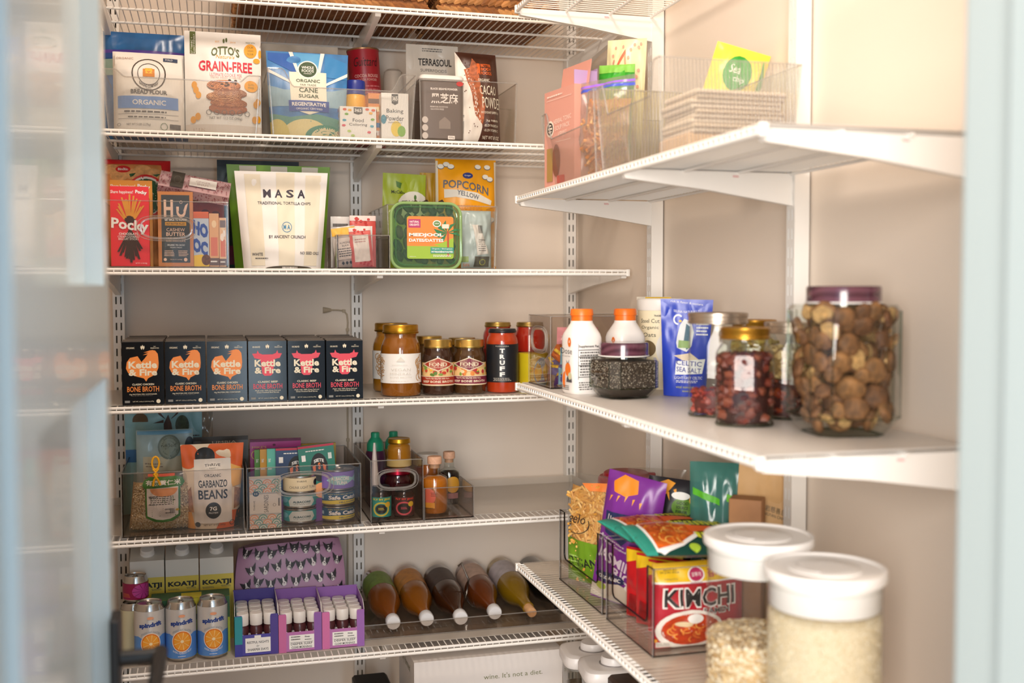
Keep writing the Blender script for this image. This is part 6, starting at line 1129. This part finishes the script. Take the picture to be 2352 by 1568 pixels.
def lumps(name, label, cat, x, y, r, z0, z1, n, size, cols, seed, flat=.6, surf=True, jag=.35):
    b = B(); R = random.Random(seed); ms_ = [mat(c, .5) for c in cols]; b.lathe([(r*.86, z0+.001), (r*.9, z0+.006), (r*.9, z1-size*.5), (r*.6, z1-size*.2)], ms_[-1], 20)
    ico = [(0, 0, 1), (.89, 0, .45), (.28, .85, .45), (-.72, .53, .45), (-.72, -.53, .45), (.28, -.85, .45), (.72, .53, -.45), (-.28, .85, -.45), (-.89, 0, -.45), (-.28, -.85, -.45), (.72, -.53, -.45), (0, 0, -1)]
    fc = [(0, 1, 2), (0, 2, 3), (0, 3, 4), (0, 4, 5), (0, 5, 1), (1, 6, 2), (2, 7, 3), (3, 8, 4), (4, 9, 5), (5, 10, 1), (6, 7, 2), (7, 8, 3), (8, 9, 4), (9, 10, 5), (10, 6, 1), (11, 7, 6), (11, 8, 7), (11, 9, 8), (11, 10, 9), (11, 6, 10)]
    for i in range(n):
        a = R.uniform(0, 6.283); top = R.random() < .25; rr_ = r*math.sqrt(R.random()) if top else r*R.uniform(.86, .95); z = z1-size*R.uniform(0, .8) if top else R.uniform(z0+size*.6, z1-size*.3); s_ = size*R.uniform(.7, 1.2)
        M = Matrix.Rotation(R.uniform(0, 6.28), 3, 'Z') @ Matrix.Rotation(R.uniform(0, 3.14), 3, 'X'); c = Vector((rr_*math.cos(a), rr_*math.sin(a), z)); k_ = min(1, (r*.985-s_*.45)/max(1e-6, Vector((c.x, c.y)).length)); c.x *= k_; c.y *= k_
        b.add([c+M @ Vector((v[0]*s_, v[1]*s_*R.uniform(1-jag, 1), v[2]*s_*flat)) for v in ico], fc, R.choice(ms_[:-1]), True)
    o = one(b, name, label, cat, (x, y, q3), 0); o['kind'] = 'stuff'; return o
mx, my = .792, 1.603; mason('wide-mouth glass jar with a silver ring lid, nearly empty over red berries', mx, my, .050, .166, silm, .90)
lumps('goji_berries', 'shrivelled red berries at the bottom of the silver-lidded jar', 'berries', mx, my, .042, .004, .042, 150, .0062, ('#8E2A22', '#A83E30', '#741E1C', '#90352A', '#5E1816'), 4, .5)
mx, my = .776, 1.480; mason('glass jar with a brass-coloured lid full of dark red dried fruit', mx, my, .0465, .147, goldm, .74)
lumps('red_dates', 'dark red dried dates filling the brass-lidded jar', 'dried fruit', mx, my, .041, .004, .104, 175, .0098, ('#5A2218', '#6E2E20', '#4E1814', '#7E3E2A', '#34100E'), 5, .75)
mx, my = .885, 1.535; mason('glass jar with a silver ring lid half hidden by the mushroom jar', mx, my, .045, .152, silm, .86)
lumps('dried_chilies', 'dark red dried pieces low in the half-hidden silver-lidded jar', 'dried food', mx, my, .039, .004, .062, 130, .008, ('#5A1E14', '#7A2A16', '#8A3A1A', '#3E1410', '#3A120E'), 6, .4)
lumps('dried_roots', 'pale tan dried pieces above the dark ones in the half-hidden jar', 'dried food', mx, my, .039, .062, .112, 105, .009, ('#C8AE7A', '#B89A66', '#D8C08E', '#A88A5A', '#8A7048'), 7, .5)
mx, my = .890, 1.665; mason('glass jar with a brass-coloured lid behind the dried fruit jar', mx, my, .044, .152, goldm, .80)
lumps('yellow_slices', 'yellowish dried slices in the brass-lidded jar at the back', 'dried food', mx, my, .038, .004, .118, 140, .011, ('#D8B860', '#E0C87A', '#C8A44A', '#CDB068', '#A8883A'), 8, .35)
# big mushroom jar
jx, jy = .862, 1.352; jr = .0655; jrot = facing(jx, jy)+math.radians(24)
oct_jar('mushroom_jar', 'tall eight-sided glass jar of dried mushrooms with a dark purple lid', jx, jy, jrot, jr, .022, .208, .0515, .022, swirl, .026)
def mushroom_mesh(seed):
    R = random.Random(seed); b = B(); r = .0158; cap = mat(('#7A5230', '#6A4426', '#8A6038')[seed % 3], .7, noise_=.65, nscale=95, bump=.8); gill = mat('#C8A06A', .7, noise_=.3, nscale=150)
    n = 16; w = [1+R.uniform(-.08, .08) for _ in range(n)]; L = lambda k, z: [(r*k*w[i]*math.cos(2*math.pi*i/n), r*k*w[i]*math.sin(2*math.pi*i/n), z+R.uniform(-.0006, .0006)) for i in range(n)]
    b.loft([L(.30, .0085), L(.62, .0078), L(.88, .0052), L(1.0, .0015), L(.98, -.0015), L(.84, -.0030)], cap, False); b.add(L(.30, .0085), [tuple(range(n))], cap, True); b.loft([L(.84, -.0030), L(.55, -.0012), L(.24, -.0008), L(.20, -.006)], gill, True)
    return b.mesh('dried_mushroom')
mms = [mushroom_mesh(i) for i in range(3)]; R = random.Random(12); placed = []
Mz = Matrix.Rotation(jrot, 4, 'Z')
def inside(x, y, m): return abs(x) < jr-m and abs(y) < jr-m and abs(x)+abs(y) < 2*jr-.022-m*1.42
src = None; tries = 0
while len(placed) < 112 and tries < 60000:
    tries += 1; s_ = R.uniform(.75, 1.25); lay = R.random() < .85
    x, y, z = R.uniform(-jr, jr), R.uniform(-jr, jr), R.uniform(.018, .176); m = .0185*s_ if not lay else .0115*s_
    lim = 1 if z > .03 else .75
    if not inside(x/lim, y/lim, m): continue
    if lay and inside(x/lim, y/lim, m+.012): continue
    if any((x-q[0])**2+(y-q[1])**2+(z-q[2])**2 < ((s_+q[3])*.0108)**2 for q in placed): continue
    placed.append((x, y, z, s_)); nrm = Vector((x, y, 0))
    if abs(x) > abs(y)*1.5: nrm = Vector((x, 0, 0))
    elif abs(y) > abs(x)*1.5: nrm = Vector((0, y, 0))
    nrm = nrm.normalized() if nrm.length > 1e-4 else Vector((0, 0, 1)); fl = -1 if R.random() < .25 else 1
    q = (nrm*fl+Vector((R.uniform(-.45, .45), R.uniform(-.45, .45), R.uniform(-.5, .6)))).to_track_quat('Z', 'Y')
    o = bpy.data.objects.new('dried_mushroom', mms[len(placed) % 3]); sc.collection.objects.link(o)
    o.matrix_world = Matrix.Translation((jx, jy, q3)) @ Mz @ Matrix.Translation((x, y, z)) @ q.to_matrix().to_4x4() @ Matrix.Scale(s_, 4)
    tag(o, 'dried brown mushroom inside the tall purple-lidded jar', 'mushroom', 'dried mushrooms in the jar')

# ---- lower shelf: pasta, rice, ramen, canisters
q4 = ZQ[4]+.0014; qk = q4+.0042
q_bin('tall clear bin with a cut-out front holding pasta and rice bags', 1.873, 2.127, .694, .93, .146, q4, ACR(), SMKE(), notch=(.05, .028))
q_bin('tall clear bin with a cut-out front holding the ramen packs', 1.628, 1.845, .692, .93, .146, q4, ACR(), SMKE(), notch=(.05, .028))
# pasta bag
def pasta_bag(label, x, y, w, h, rot, seed, printed):
    t = thing('pasta_bag', label, 'bag', (x, y, qk), rot); b, S = pouch(w, h, .07, FILM(), style='pillow', seed=seed, wr=.006); b.sub = .05
    if printed: gz = ink('#6E9A1E'); b.poly(S, [(0, .02), (1, .02), (1, .40), (.6, .42), (0, .43)], gz); b.text(S, 'ORGANIC', .45, .22, .7, .09, K_, .02); b.text(S, 'gelo', .3, .60, .36, .11, K_, -.005, 0, .3); b.ring(S, .3, .58, .26, .1, .06, K_, 20, 200, 380); b.poly(S, [(.35, .93), (.8, .95), (.9, .88), (.5, .87)], ink('#E8823A')); [b.lines(S, .1, .05+.05*i, .35, .08+.05*i, 1, ink('#A8C86A'), i) for i in range(5)]
    b.obj('film', t); b = B(); R = random.Random(seed); pm_ = [mat(c, .5) for c in ('#E0A850', '#EDBE6E', '#D4983E')]
    b.grid(lambda a, q: S(.06+.88*a, .03+.86*q, -.010), 12, 12, pm_[2])
    for i in range(230):
        a, q = R.uniform(.14, .86), R.uniform(.06, .88); p = S(a, q, -R.uniform(.004, .009)); an = R.uniform(0, 3.14); d = Vector((math.cos(an), R.uniform(-.15, .15), math.sin(an)))*.013; b.tube([p-d, p, p+d], .0027, R.choice(pm_), 6)
    o = b.obj('pasta', t); o['kind'] = 'stuff'; return t
pasta_bag('clear bag of yellow pasta with a lime green label at the bin corner', .745, 2.048, .135, .225, math.radians(-55), 91, True)
pasta_bag('second bag of pasta behind the purple pouch', .872, 2.035, .12, .235, math.radians(-35), 92, False)
pv = '#7A2E92'
b, S = pouch(.118, .252, .055, mat(pv, .32), style='pillow', seed=93, wr=.004); dn = ink('#23305E'); b.poly(S, [(.15, .93), (.3, .99), (.55, .97), (.6, .88), (.4, .84), (.2, .86)], ink('#F08A1A')); [b.poly(S, [(.15+.13*i, .845-.01*abs(i-2)), (.19+.13*i, .85-.01*abs(i-2)), (.13+.14*i, .80-.012*abs(i-2))], ink('#F0A02E')) for i in range(5)]
b.poly(S, [(.10, .70), (.62, .72), (.72, .60), (.5, .48), (.14, .54)], dn); b.text(S, 'LUNDBERG', .42, .62, .52, .06, W_, .02, -8); b.text(S, 'Regenerative', .32, .49, .46, .022, W_, 0, -6); b.text(S, 'Organic Certified', .34, .46, .5, .022, W_, 0, -6); b.ring(S, .07, .49, .06, .022, .2, W_)
b.text(S, 'JASMINE', .46, .33, .78, .11, ink('#E4D6E8'), .03, -10, .15); b.text(S, 'RICE', .6, .23, .42, .08, ink('#E4D6E8'), .03, -10, .15); b.ell(S, .34, .20, .28, .045, dn); b.text(S, 'ORGANIC', .34, .20, .4, .03, W_, .03); b.poly(S, [(.0, .02), (1, .02), (1, .13), (.5, .17), (0, .12)], ink('#D8CFC0')); b.ell(S, .8, .16, .18, .04, W_); b.ell(S, .2, .12, .1, .03, ink('#A8B84A'))
one(b, 'rice_pouch', 'purple jasmine rice pouch with an orange sun corner, leaning right', 'pouch', (.742, 1.915, qk), (0, .16, math.radians(-45)))
b, S = pouch(.125, .238, .05, mat('#26242A', .35), style='pillow', seed=94, wr=.004); b.poly(S, [(.05, .93), (.3, .99), (.42, .97), (.3, .88), (.1, .84)], ink('#F0A02E')); [b.poly(S, [(.1+.1*i, .83+.03*i), (.14+.1*i, .84+.03*i), (.12+.12*i, .79+.02*i)], ink('#F0A02E')) for i in range(4)]; b.ell(S, .56, .79, .16, .075, ink('#5E8A22')); [b.text(S, s_, .56, .825-.035*i, .18, .024, K_, .02) for i, s_ in enumerate(('GOOD', 'SOURCE', 'FIBER'))]; b.ell(S, .78, .86, .13, .06, ink('#E8B02E')); b.text(S, '45g', .78, .86, .14, .04, K_, .03); b.ell(S, .52, .88, .14, .03, W_); b.poly(S, [(.1, .6), (.8, .64), (.9, .54), (.1, .5)], ink('#1E2440')); b.text(S, 'LUNDBERG', .42, .575, .5, .05, W_, .02)
one(b, 'rice_pouch', 'black rice pouch with green and yellow round badges behind the purple pouch', 'pouch', (.842, 1.905, qk), (0, .10, math.radians(-30)))
# red-lidded tub
x, y = .868, 2.195; t = thing('snack_tub', 'round clear tub with a red screw lid behind the rice pouches', 'tub', (x, y, q4), facing(x, y)); r = .058; h = .207; rd2 = mat('#A81420', .35)
b = B(); b.lathe([(r*.9, 0), (r, .006), (r, h*.78), (r*.95, h*.82)], mat('#C8A070', .35), 36); b.obj('body', t); b = B(); b.lathe([(r*1.06, h*.76), (r*1.06, h*.80), (r*1.03, h*.82), (r*1.07, h*.84), (r*1.05, h*.93), (r*.98, h*.955), (r*.86, h*.96), (r*.83, h*.99), (r*.78, h), (r*.2, h)], rd2, 44)
for a in (-75, 20): c, s_ = math.cos(math.radians(a)), math.sin(math.radians(a)); b.rbox(r*1.0*c-.010, r*1.0*c+.010, r*1.0*s_-.008, r*1.0*s_+.008, h*.86, h*.975, rd2, .004)
b.obj('lid', t)
# red ramen packs standing in the bin, facing out
def ramen(name, label, w, h, d, base, loc, rot, fn, seed):
    b, S = pouch(w, h, d, mat(base, .25, noise_=.12, nscale=30), style='pillow', seed=seed, wr=.004, n=20, k=20); b.sub = .034; fn(b, S); return one(b, name, label, 'ramen pack', loc, rot)
yk, rk = ink('#F0C41E', .28), ink('#C8141E', .28)
def f_redpack(b, S):
    b.poly(S, [(0, .78), (.25, .85), (.3, .7), (.55, .9), (.6, .72), (.8, .88), (1, .8), (1, .97), (0, .97)], yk); b.poly(S, [(.5, .45), (.75, .60), (.9, .42), (.98, .6), (.98, .35), (.6, .30)], yk); b.rect(S, .5, .28, .98, .31, ink('#EDE0D8')); b.poly(S, [(.05, .05), (.6, .05), (.5, .3), (.1, .35)], mat('#8E1218', .3, noise_=.4, nscale=60)); b.text(S, '24', .7, .5, .1, .05, K_)
for i, (x, y, lb) in enumerate(((.722, 1.800, 'red and yellow ramen pack at the far end of the cut-out of the ramen bin'), (.722, 1.752, 'red and yellow ramen pack in the middle of the cut-out of the ramen bin'), (.724, 1.702, 'red and yellow ramen pack nearest the kimchi pack in the ramen bin'))): ramen('ramen_pack', lb, .115, .128, .040, '#C41820', (x+.045, y, qk), (0, 0, math.radians(-52)), f_redpack, 101+i)
def f_kim(b, S):
    b.rect(S, 0, .78, 1, 1, yk); b.rect(S, 0, .765, 1, .785, W_); b.rect(S, 0, .96, 1, 1, ink('#D8A81E')); b.poly(S, [(.1, .55), (.3, .76), (.9, .72), (.95, .5), (.5, .5)], mat('#B01A28', .4, noise_=.45, nscale=40)); b.text(S, 'BEST BY', .18, .92, .14, .02, K_); b.text(S, '24 JUN 2026', .17, .89, .2, .028, K_, .01); b.text(S, 'KOREAN STYLE', .18, .82, .14, .018, gry)
    b.ell(S, .44, .86, .09, .09, W_); b.ell(S, .44, .865, .075, .075, ink('#B81E5A')); b.text(S, '오뚜기', .44, .865, .1, .05, W_, .02); b.text(S, 'OTTOGI', .44, .765, .13, .03, ink('#8A1E4A'), .02); b.text(S, '김치라면', .72, .875, .32, .10, ink('#B81E5A'), .04)
    b.text(S, 'KIMCHI', .49, .60, .80, .25, W_, .05); b.text(S, 'KIMCHI', .49, .60, .765, .215, K_, .02); b.text(S, 'RAMEN', .66, .44, .31, .075, W_, .04); b.text(S, 'RAMEN', .66, .44, .29, .06, K_, .02)
    b.ell(S, .38, .22, .36, .24, ink('#EFEAE2')); b.ell(S, .39, .225, .31, .195, mat('#C8401A', .35, noise_=.4, nscale=70)); R = random.Random(1)
    for i in range(16): b.ring(S, .39+R.uniform(-.2, .2), .2+R.uniform(-.1, .1), .06, .05, .25, ink(R.choice(['#E88A3A', '#F0A850', '#D86A2A'])), 10, R.uniform(0, 180), R.uniform(180, 330))
    b.ell(S, .42, .36, .085, .055, W_); b.ell(S, .30, .30, .09, .03, ink('#E4D0A8')); b.rect(S, .03, .02, .2, .08, ink('#E4DCD0')); b.lines(S, .04, .03, .19, .07, 2, gry); b.ell(S, .03, .1, .02, .02, ink('#F0A02E'))
ramen('ramen_pack', 'kimchi ramen pack with big black letters facing the doorway', .165, .144, .040, '#B81A30', (.785, 1.657, qk), (0, 0, .0), f_kim, 104)
# green spicy noodle packs lying on top
def f_green(b, S):
    tl = ink('#2E9E8C', .3); b.rect(S, 0, 0, .10, 1, tl); b.rect(S, .93, 0, 1, 1, tl); [b.rect(S, .01+.012*i, 0, .014+.012*i, 1, ink('#1E6E60')) for i in range(7)]; b.poly(S, [(.10, .03), (.16, .0), (.36, .1), (.56, .3), (.58, .7), (.4, .92), (.16, .98), (.10, .85)], W_); nd = mat('#D8641A', .35, noise_=.45, nscale=60); b.poly(S, [(.12, .08), (.34, .15), (.52, .34), (.54, .66), (.36, .86), (.13, .9)], nd); R = random.Random(3)
    for i in range(40): b.ring(S, R.uniform(.16, .46), R.uniform(.2, .8), .05, .09, .22, ink(R.choice(['#F0A02E', '#E8842A', '#B84A14', '#F2B85A'])), 9, R.uniform(0, 180), R.uniform(180, 300))
    b.poly(S, [(.50, .38), (.86, .44), (.92, .5), (.86, .56), (.50, .62)], ink('#E8641E')); [b.poly(S, [(.53+.05*i, .62+.02*(i % 2)), (.565+.05*i, .64), (.56+.05*i, .80), (.53+.05*i, .76)], ink('#D8DC2E')) for i in range(7)]; [b.poly(S, [(.53+.05*i, .38-.02*(i % 2)), (.57+.05*i, .36), (.56+.05*i, .22), (.53+.05*i, .25)], ink('#D8DC2E')) for i in range(7)]; b.text(S, '미고랭', .80, .80, .22, .2, ink('#D8DC2E'), .06); b.text(S, 'MI GORENG', .82, .2, .2, .1, ink('#D8DC2E'), .05); b.ell(S, .45, .06, .05, .06, ink('#A8C83A'))
for i, (u, v, z_, lb, ry) in enumerate(((1478, 1238, .150, 'dark green noodle pack lying farther back on the ramen bin', 3), (1530, 1298, .153, 'dark green noodle pack lying nearest on the ramen bin, overlapping the other', 5))):
    L, Wd, T = .185, .142, .034; b = B(); gm2 = mat('#16443A', .25, noise_=.1); b.off0 = .0008; b.sub = .06
    def ST(a, q, off=0):
        a = min(1, max(0, a)); q = min(1, max(0, q)); t_ = T/2*(math.sin(math.pi*a)**.35)*(math.sin(math.pi*q)**.45); return Vector(((a-.5)*L, (q-.5)*Wd, T/2+t_+off+noise.noise(Vector((a*5, q*5, i)))*.0016*math.sin(math.pi*a)))
    b.grid(ST, 24, 18, gm2); b.grid(lambda a, q: Vector((ST(1-a, q).x, ST(1-a, q).y, T-ST(1-a, q).z)), 24, 18, gm2); f_green(b, ST); p = atZ(u, v, qk+z_+T); xx, yy = ((.778, 1.803), (.762, 1.655))[i]
    one(b, 'noodle_pack', lb, 'noodle pack', (xx, yy, qk+z_+(.012 if i else 0)), (math.radians((3, 7)[i]), math.radians(1), math.radians((4, -4)[i])))
# teal zip bag, kraft pouch and small carton at the wall
x, y = .892, 1.775; b, S = pouch(.118, .290, .05, clear('#B4E2DC', .2, 1.45, .9, .03, diffuse=.42, dcol='#6CBDB6'), style='pillow', seed=111, wr=.010, top=1.05); b.poly(S, [(.05, .80), (.45, .74), (.45, .78), (.05, .845)], ink('#5EBE2E')); b.poly(S, [(.55, .77), (.98, .73), (.98, .77), (.55, .815)], ink('#6EC82E')); t = thing('zip_bag', 'crumpled teal zip bag with bright green seal holding a noodle kit', 'bag', (x, y, qk-.004), facing(x, y)-.1); b.obj('film', t)
b = B(); b.off0 = .0005; w, h = .10, .185; b.box(-w/2, w/2, -.012, .012, .002, h, mat('#1E5A44', .4)); S = S_front(w, .024, h); b.rect(S, .0, .82, .62, .98, W_); b.text(S, 'PHO', .3, .72, .42, .09, W_, .02); b.text(S, 'DAT', .3, .58, .42, .09, W_, .02); b.poly(S, [(.55, .3), (.95, .35), (.98, .8), (.8, .86), (.7, .6)], ink('#3E9A2E')); b.text(S, '4', .8, .66, .07, .07, W_); b.poly(S, [(.6, .7), (.9, .95), (.98, .7)], ink('#2E7A2E')); b.obj('noodle_kit', t)
x, y = .950, 1.715; b, S = pouch(.135, .300, .03, mat('#DFB47C', .6, noise_=.10, nscale=20), style='stand', seed=112, wr=.004); dkk = ink('#4A3A22'); b.text(S, '龙岩慈善总会', .5, .71, .40, .035, dkk, 0, -6); b.text(S, 'LONGYAN CHARITY', .5, .675, .40, .018, dkk, 0, -6); b.text(S, 'LONGYANU', .42, .56, .72, .07, dkk, .01, -12); b.ring(S, .12, .65, .08, .035, .25, dkk); b.lines(S, .2, .4, .8, .5, 3, dkk)
one(b, 'kraft_pouch', 'kraft paper pouch with dark print standing against the right wall', 'pouch', (x, y, q4), (0, .05, facing(x, y)))
b = B(); b.rbox(-.028, .028, -.020, .020, 0, .238, mat('#B58258', .6, noise_=.1), .002); one(b, 'small_carton', 'small plain brown carton between the kraft pouch and the noodle packs', 'box', (.893, 1.690, qk), math.radians(-38))
# round canisters with white lids
canm = clear('#F7F8F7', .03, 1.45, .9, .02, diffuse=.015)
def canister(label, x, y, r, h, fill, fz, cname, clabel, ccat, stuff_fn):
    t = thing('round_canister', label, 'canister', (x, y, q4), facing(x, y)+math.radians(35)); lh = .05
    b = B(); b.lathe([(r*.86, 0), (r*.92, .004), (r*.925, .02), (r*.925, h-lh*.4)], canm, 56, cap=False); b.lathe([(r*.85, .0008), (r*.2, .0008)], canm, 40); b.lathe([(r*.925, h-lh*.45), (r*.935, h-lh*.4), (r*.925, h-lh*.35)], canm, 56, cap=False); b.obj('body', t)
    wl = mat('#F3EFEB', .32); b = B(); b.lathe([(r*.89, h-lh), (r*.905, h-lh+.002), (r*.905, h-.014), (r*.99, h-.0135), (r, h-.011), (r, h-.003), (r*.985, h), (r*.93, h), (r*.90, h-.0022), (r*.2, h-.0030)], wl, 64); b.obj('lid', t)
    b = B(); b.lathe([(r*.60, h-.004), (r*.60, h-.0012), (r*.585, h-.0006), (r*.3, h-.0008)], wl, 48); pts_ = [(r*.42*math.cos(math.radians(a))*.35-r*.3, r*.30*math.sin(math.radians(a)), h-.0004) for a in range(90, 271, 15)]; b.tube(pts_, .0016, mat('#CFC9C4', .4), 6); b.obj('push_handle', t)
    b = B(); stuff_fn(b, r*.915, fz); o = one(b, cname, clabel, ccat, (x, y, q4), 0); o['kind'] = 'stuff'; return t
def oats(b, r, fz):
    R = random.Random(21); ms_ = [mat(c, .65) for c in ('#E2C79A', '#EDD8B4', '#D2B07E', '#F0E2C8')]; b.lathe([(r*.92, .003), (r*.975, .015), (r*.975, fz-.012), (r*.7, fz-.004), (r*.2, fz)], ms_[2], 40)
    def fl(p, nrm):
        s_ = R.uniform(.0034, .0052); q = (nrm+Vector((R.uniform(-.6, .6), R.uniform(-.6, .6), R.uniform(-.6, .6)))).to_track_quat('Z', 'Y').to_matrix(); b.add([Vector(p)+q @ Vector((math.cos(2*math.pi*i/6)*s_, math.sin(2*math.pi*i/6)*s_*.7, R.uniform(-.0004, .0004))) for i in range(6)]+[Vector(p)+q @ Vector((0, 0, .0011))], [(i, (i+1) % 6, 6) for i in range(6)]+[tuple(range(5, -1, -1))], R.choice(ms_), False)
    for i in range(3000):
        a = R.uniform(0, 6.283); z = R.uniform(.008, fz-.008); fl((r*.980*math.cos(a), r*.980*math.sin(a), z), Vector((math.cos(a), math.sin(a), 0)))
    for i in range(1300):
        a = R.uniform(0, 6.283); q = r*.95*math.sqrt(R.random()); fl((q*math.cos(a), q*math.sin(a), fz-.012*(q/r)**2+.002+R.uniform(0, .003)), Vector((0, 0, 1)))
def grain(b, r, fz):
    R = random.Random(22); gm_ = mat('#E2D2B2', .6, noise_=.12, nscale=500, bump=.3); ms_ = [mat(c, .5) for c in ('#EADBBE', '#D8C49C', '#F1E7D2', '#CFBA90')]; b.lathe([(r*.92, .003), (r*.985, .015), (r*.985, fz-.008), (r*.9, fz-.003), (r*.2, fz)], gm_, 48)
    def fn(): a = R.uniform(0, 6.283); return (r*.987*math.cos(a), r*.987*math.sin(a), R.uniform(.01, fz-.006))
    seeds(b, 5200, fn, .0011, .0019, ms_, R)
    def fn(): a = R.uniform(0, 6.283); q = r*math.sqrt(R.random()); return (q*.97*math.cos(a), q*.97*math.sin(a), fz-.004*(q/r)+R.uniform(0, .001))
    seeds(b, 900, fn, .0011, .0019, ms_, R)
cx1, cy1 = atY(1742, 1226, 1.382).x, 1.382; cz1 = atY(1742, 1226, 1.382).z-q4
canister('tall round canister of oats with a white lid, the farther of the two', cx1, cy1, .0775, cz1, None, .118, 'rolled_oats', 'rolled oats filling the lower part of the farther round canister', 'oats', oats)
cx2, cy2 = atY(1895, 1300, 1.222).x, 1.222; cz2 = atY(1895, 1300, 1.222).z-q4
canister('tall round canister of pale grain with a white lid, nearest the doorway', cx2, cy2, .0775, cz2, None, cz2-.054, 'pale_grain', 'fine pale grain filling the nearest round canister to the lid', 'grain', grain)

# ---- pop-top containers on the lowest right shelf
q5 = ZQ[5]+.0005
def pop(label, x, y, s_, h, fillc):
    t = thing('pop_container', label, 'container', (x, y, q5), math.radians(-8)); wl = mat('#EAE6E4', .35); gl_ = mat('#8E8886', .4)
    sq = lambda k, z, n_=5: [(s_*k*math.cos(a)*(abs(math.cos(a))**n_+abs(math.sin(a))**n_)**(-1/n_), s_*k*math.sin(a)*(abs(math.cos(a))**n_+abs(math.sin(a))**n_)**(-1/n_), z) for a in [2*math.pi*i/48 for i in range(48)]]
    b = B(); b.loft([sq(.80, 0), sq(.84, .004), sq(.92, h-.03)], GLASS(), False); b.loft([sq(.74, .004), sq(.80, h*.55)], mat(fillc, .6, noise_=.3, nscale=120)); b.obj('body', t)
    b = B(); b.loft([sq(.90, h-.040), sq(.90, h-.033)], gl_, False); b.loft([sq(1.0, h-.033), sq(1.03, h-.030), sq(1.03, h-.018), sq(.98, h-.010), sq(.85, h-.006, 4), sq(.8, h-.006, 4)], wl); b.obj('lid', t)
    b = B(); b.lathe([(s_*.46, h-.007), (s_*.46, h+.006), (s_*.42, h+.010), (s_*.1, h+.010)], wl, 40, (0.008, -.004)); b.tube([(.008+s_*.485*math.cos(2*math.pi*i/36), -.004+s_*.485*math.sin(2*math.pi*i/36), h-.0058) for i in range(36)], .0018, gl_, 6, True); b.obj('pop_button', t)
for i, (u, v, Y, lb, fc) in enumerate(((1352, 1482, 2.28, 'white-lidded pop-top container under the right shelf, farther one', '#6A5A48'), (1400, 1514, 2.12, 'white-lidded pop-top container under the right shelf, nearer one', '#5A4A3A'))):
    p = atY(u, v, Y); pop(lb, p.x, Y, .060, p.z-q5, fc)
p = atY(1458, 1560, 2.02); b = B(); b.rbox(-.045, .045, -.045, .045, 0, p.z-q5, mat('#3E2A1E', .6, noise_=.3, nscale=40), .012); one(b, 'brown_canister', 'dark brown box under the right shelf beside the pop-top containers', 'box', (p.x, 2.02, q5), RW)
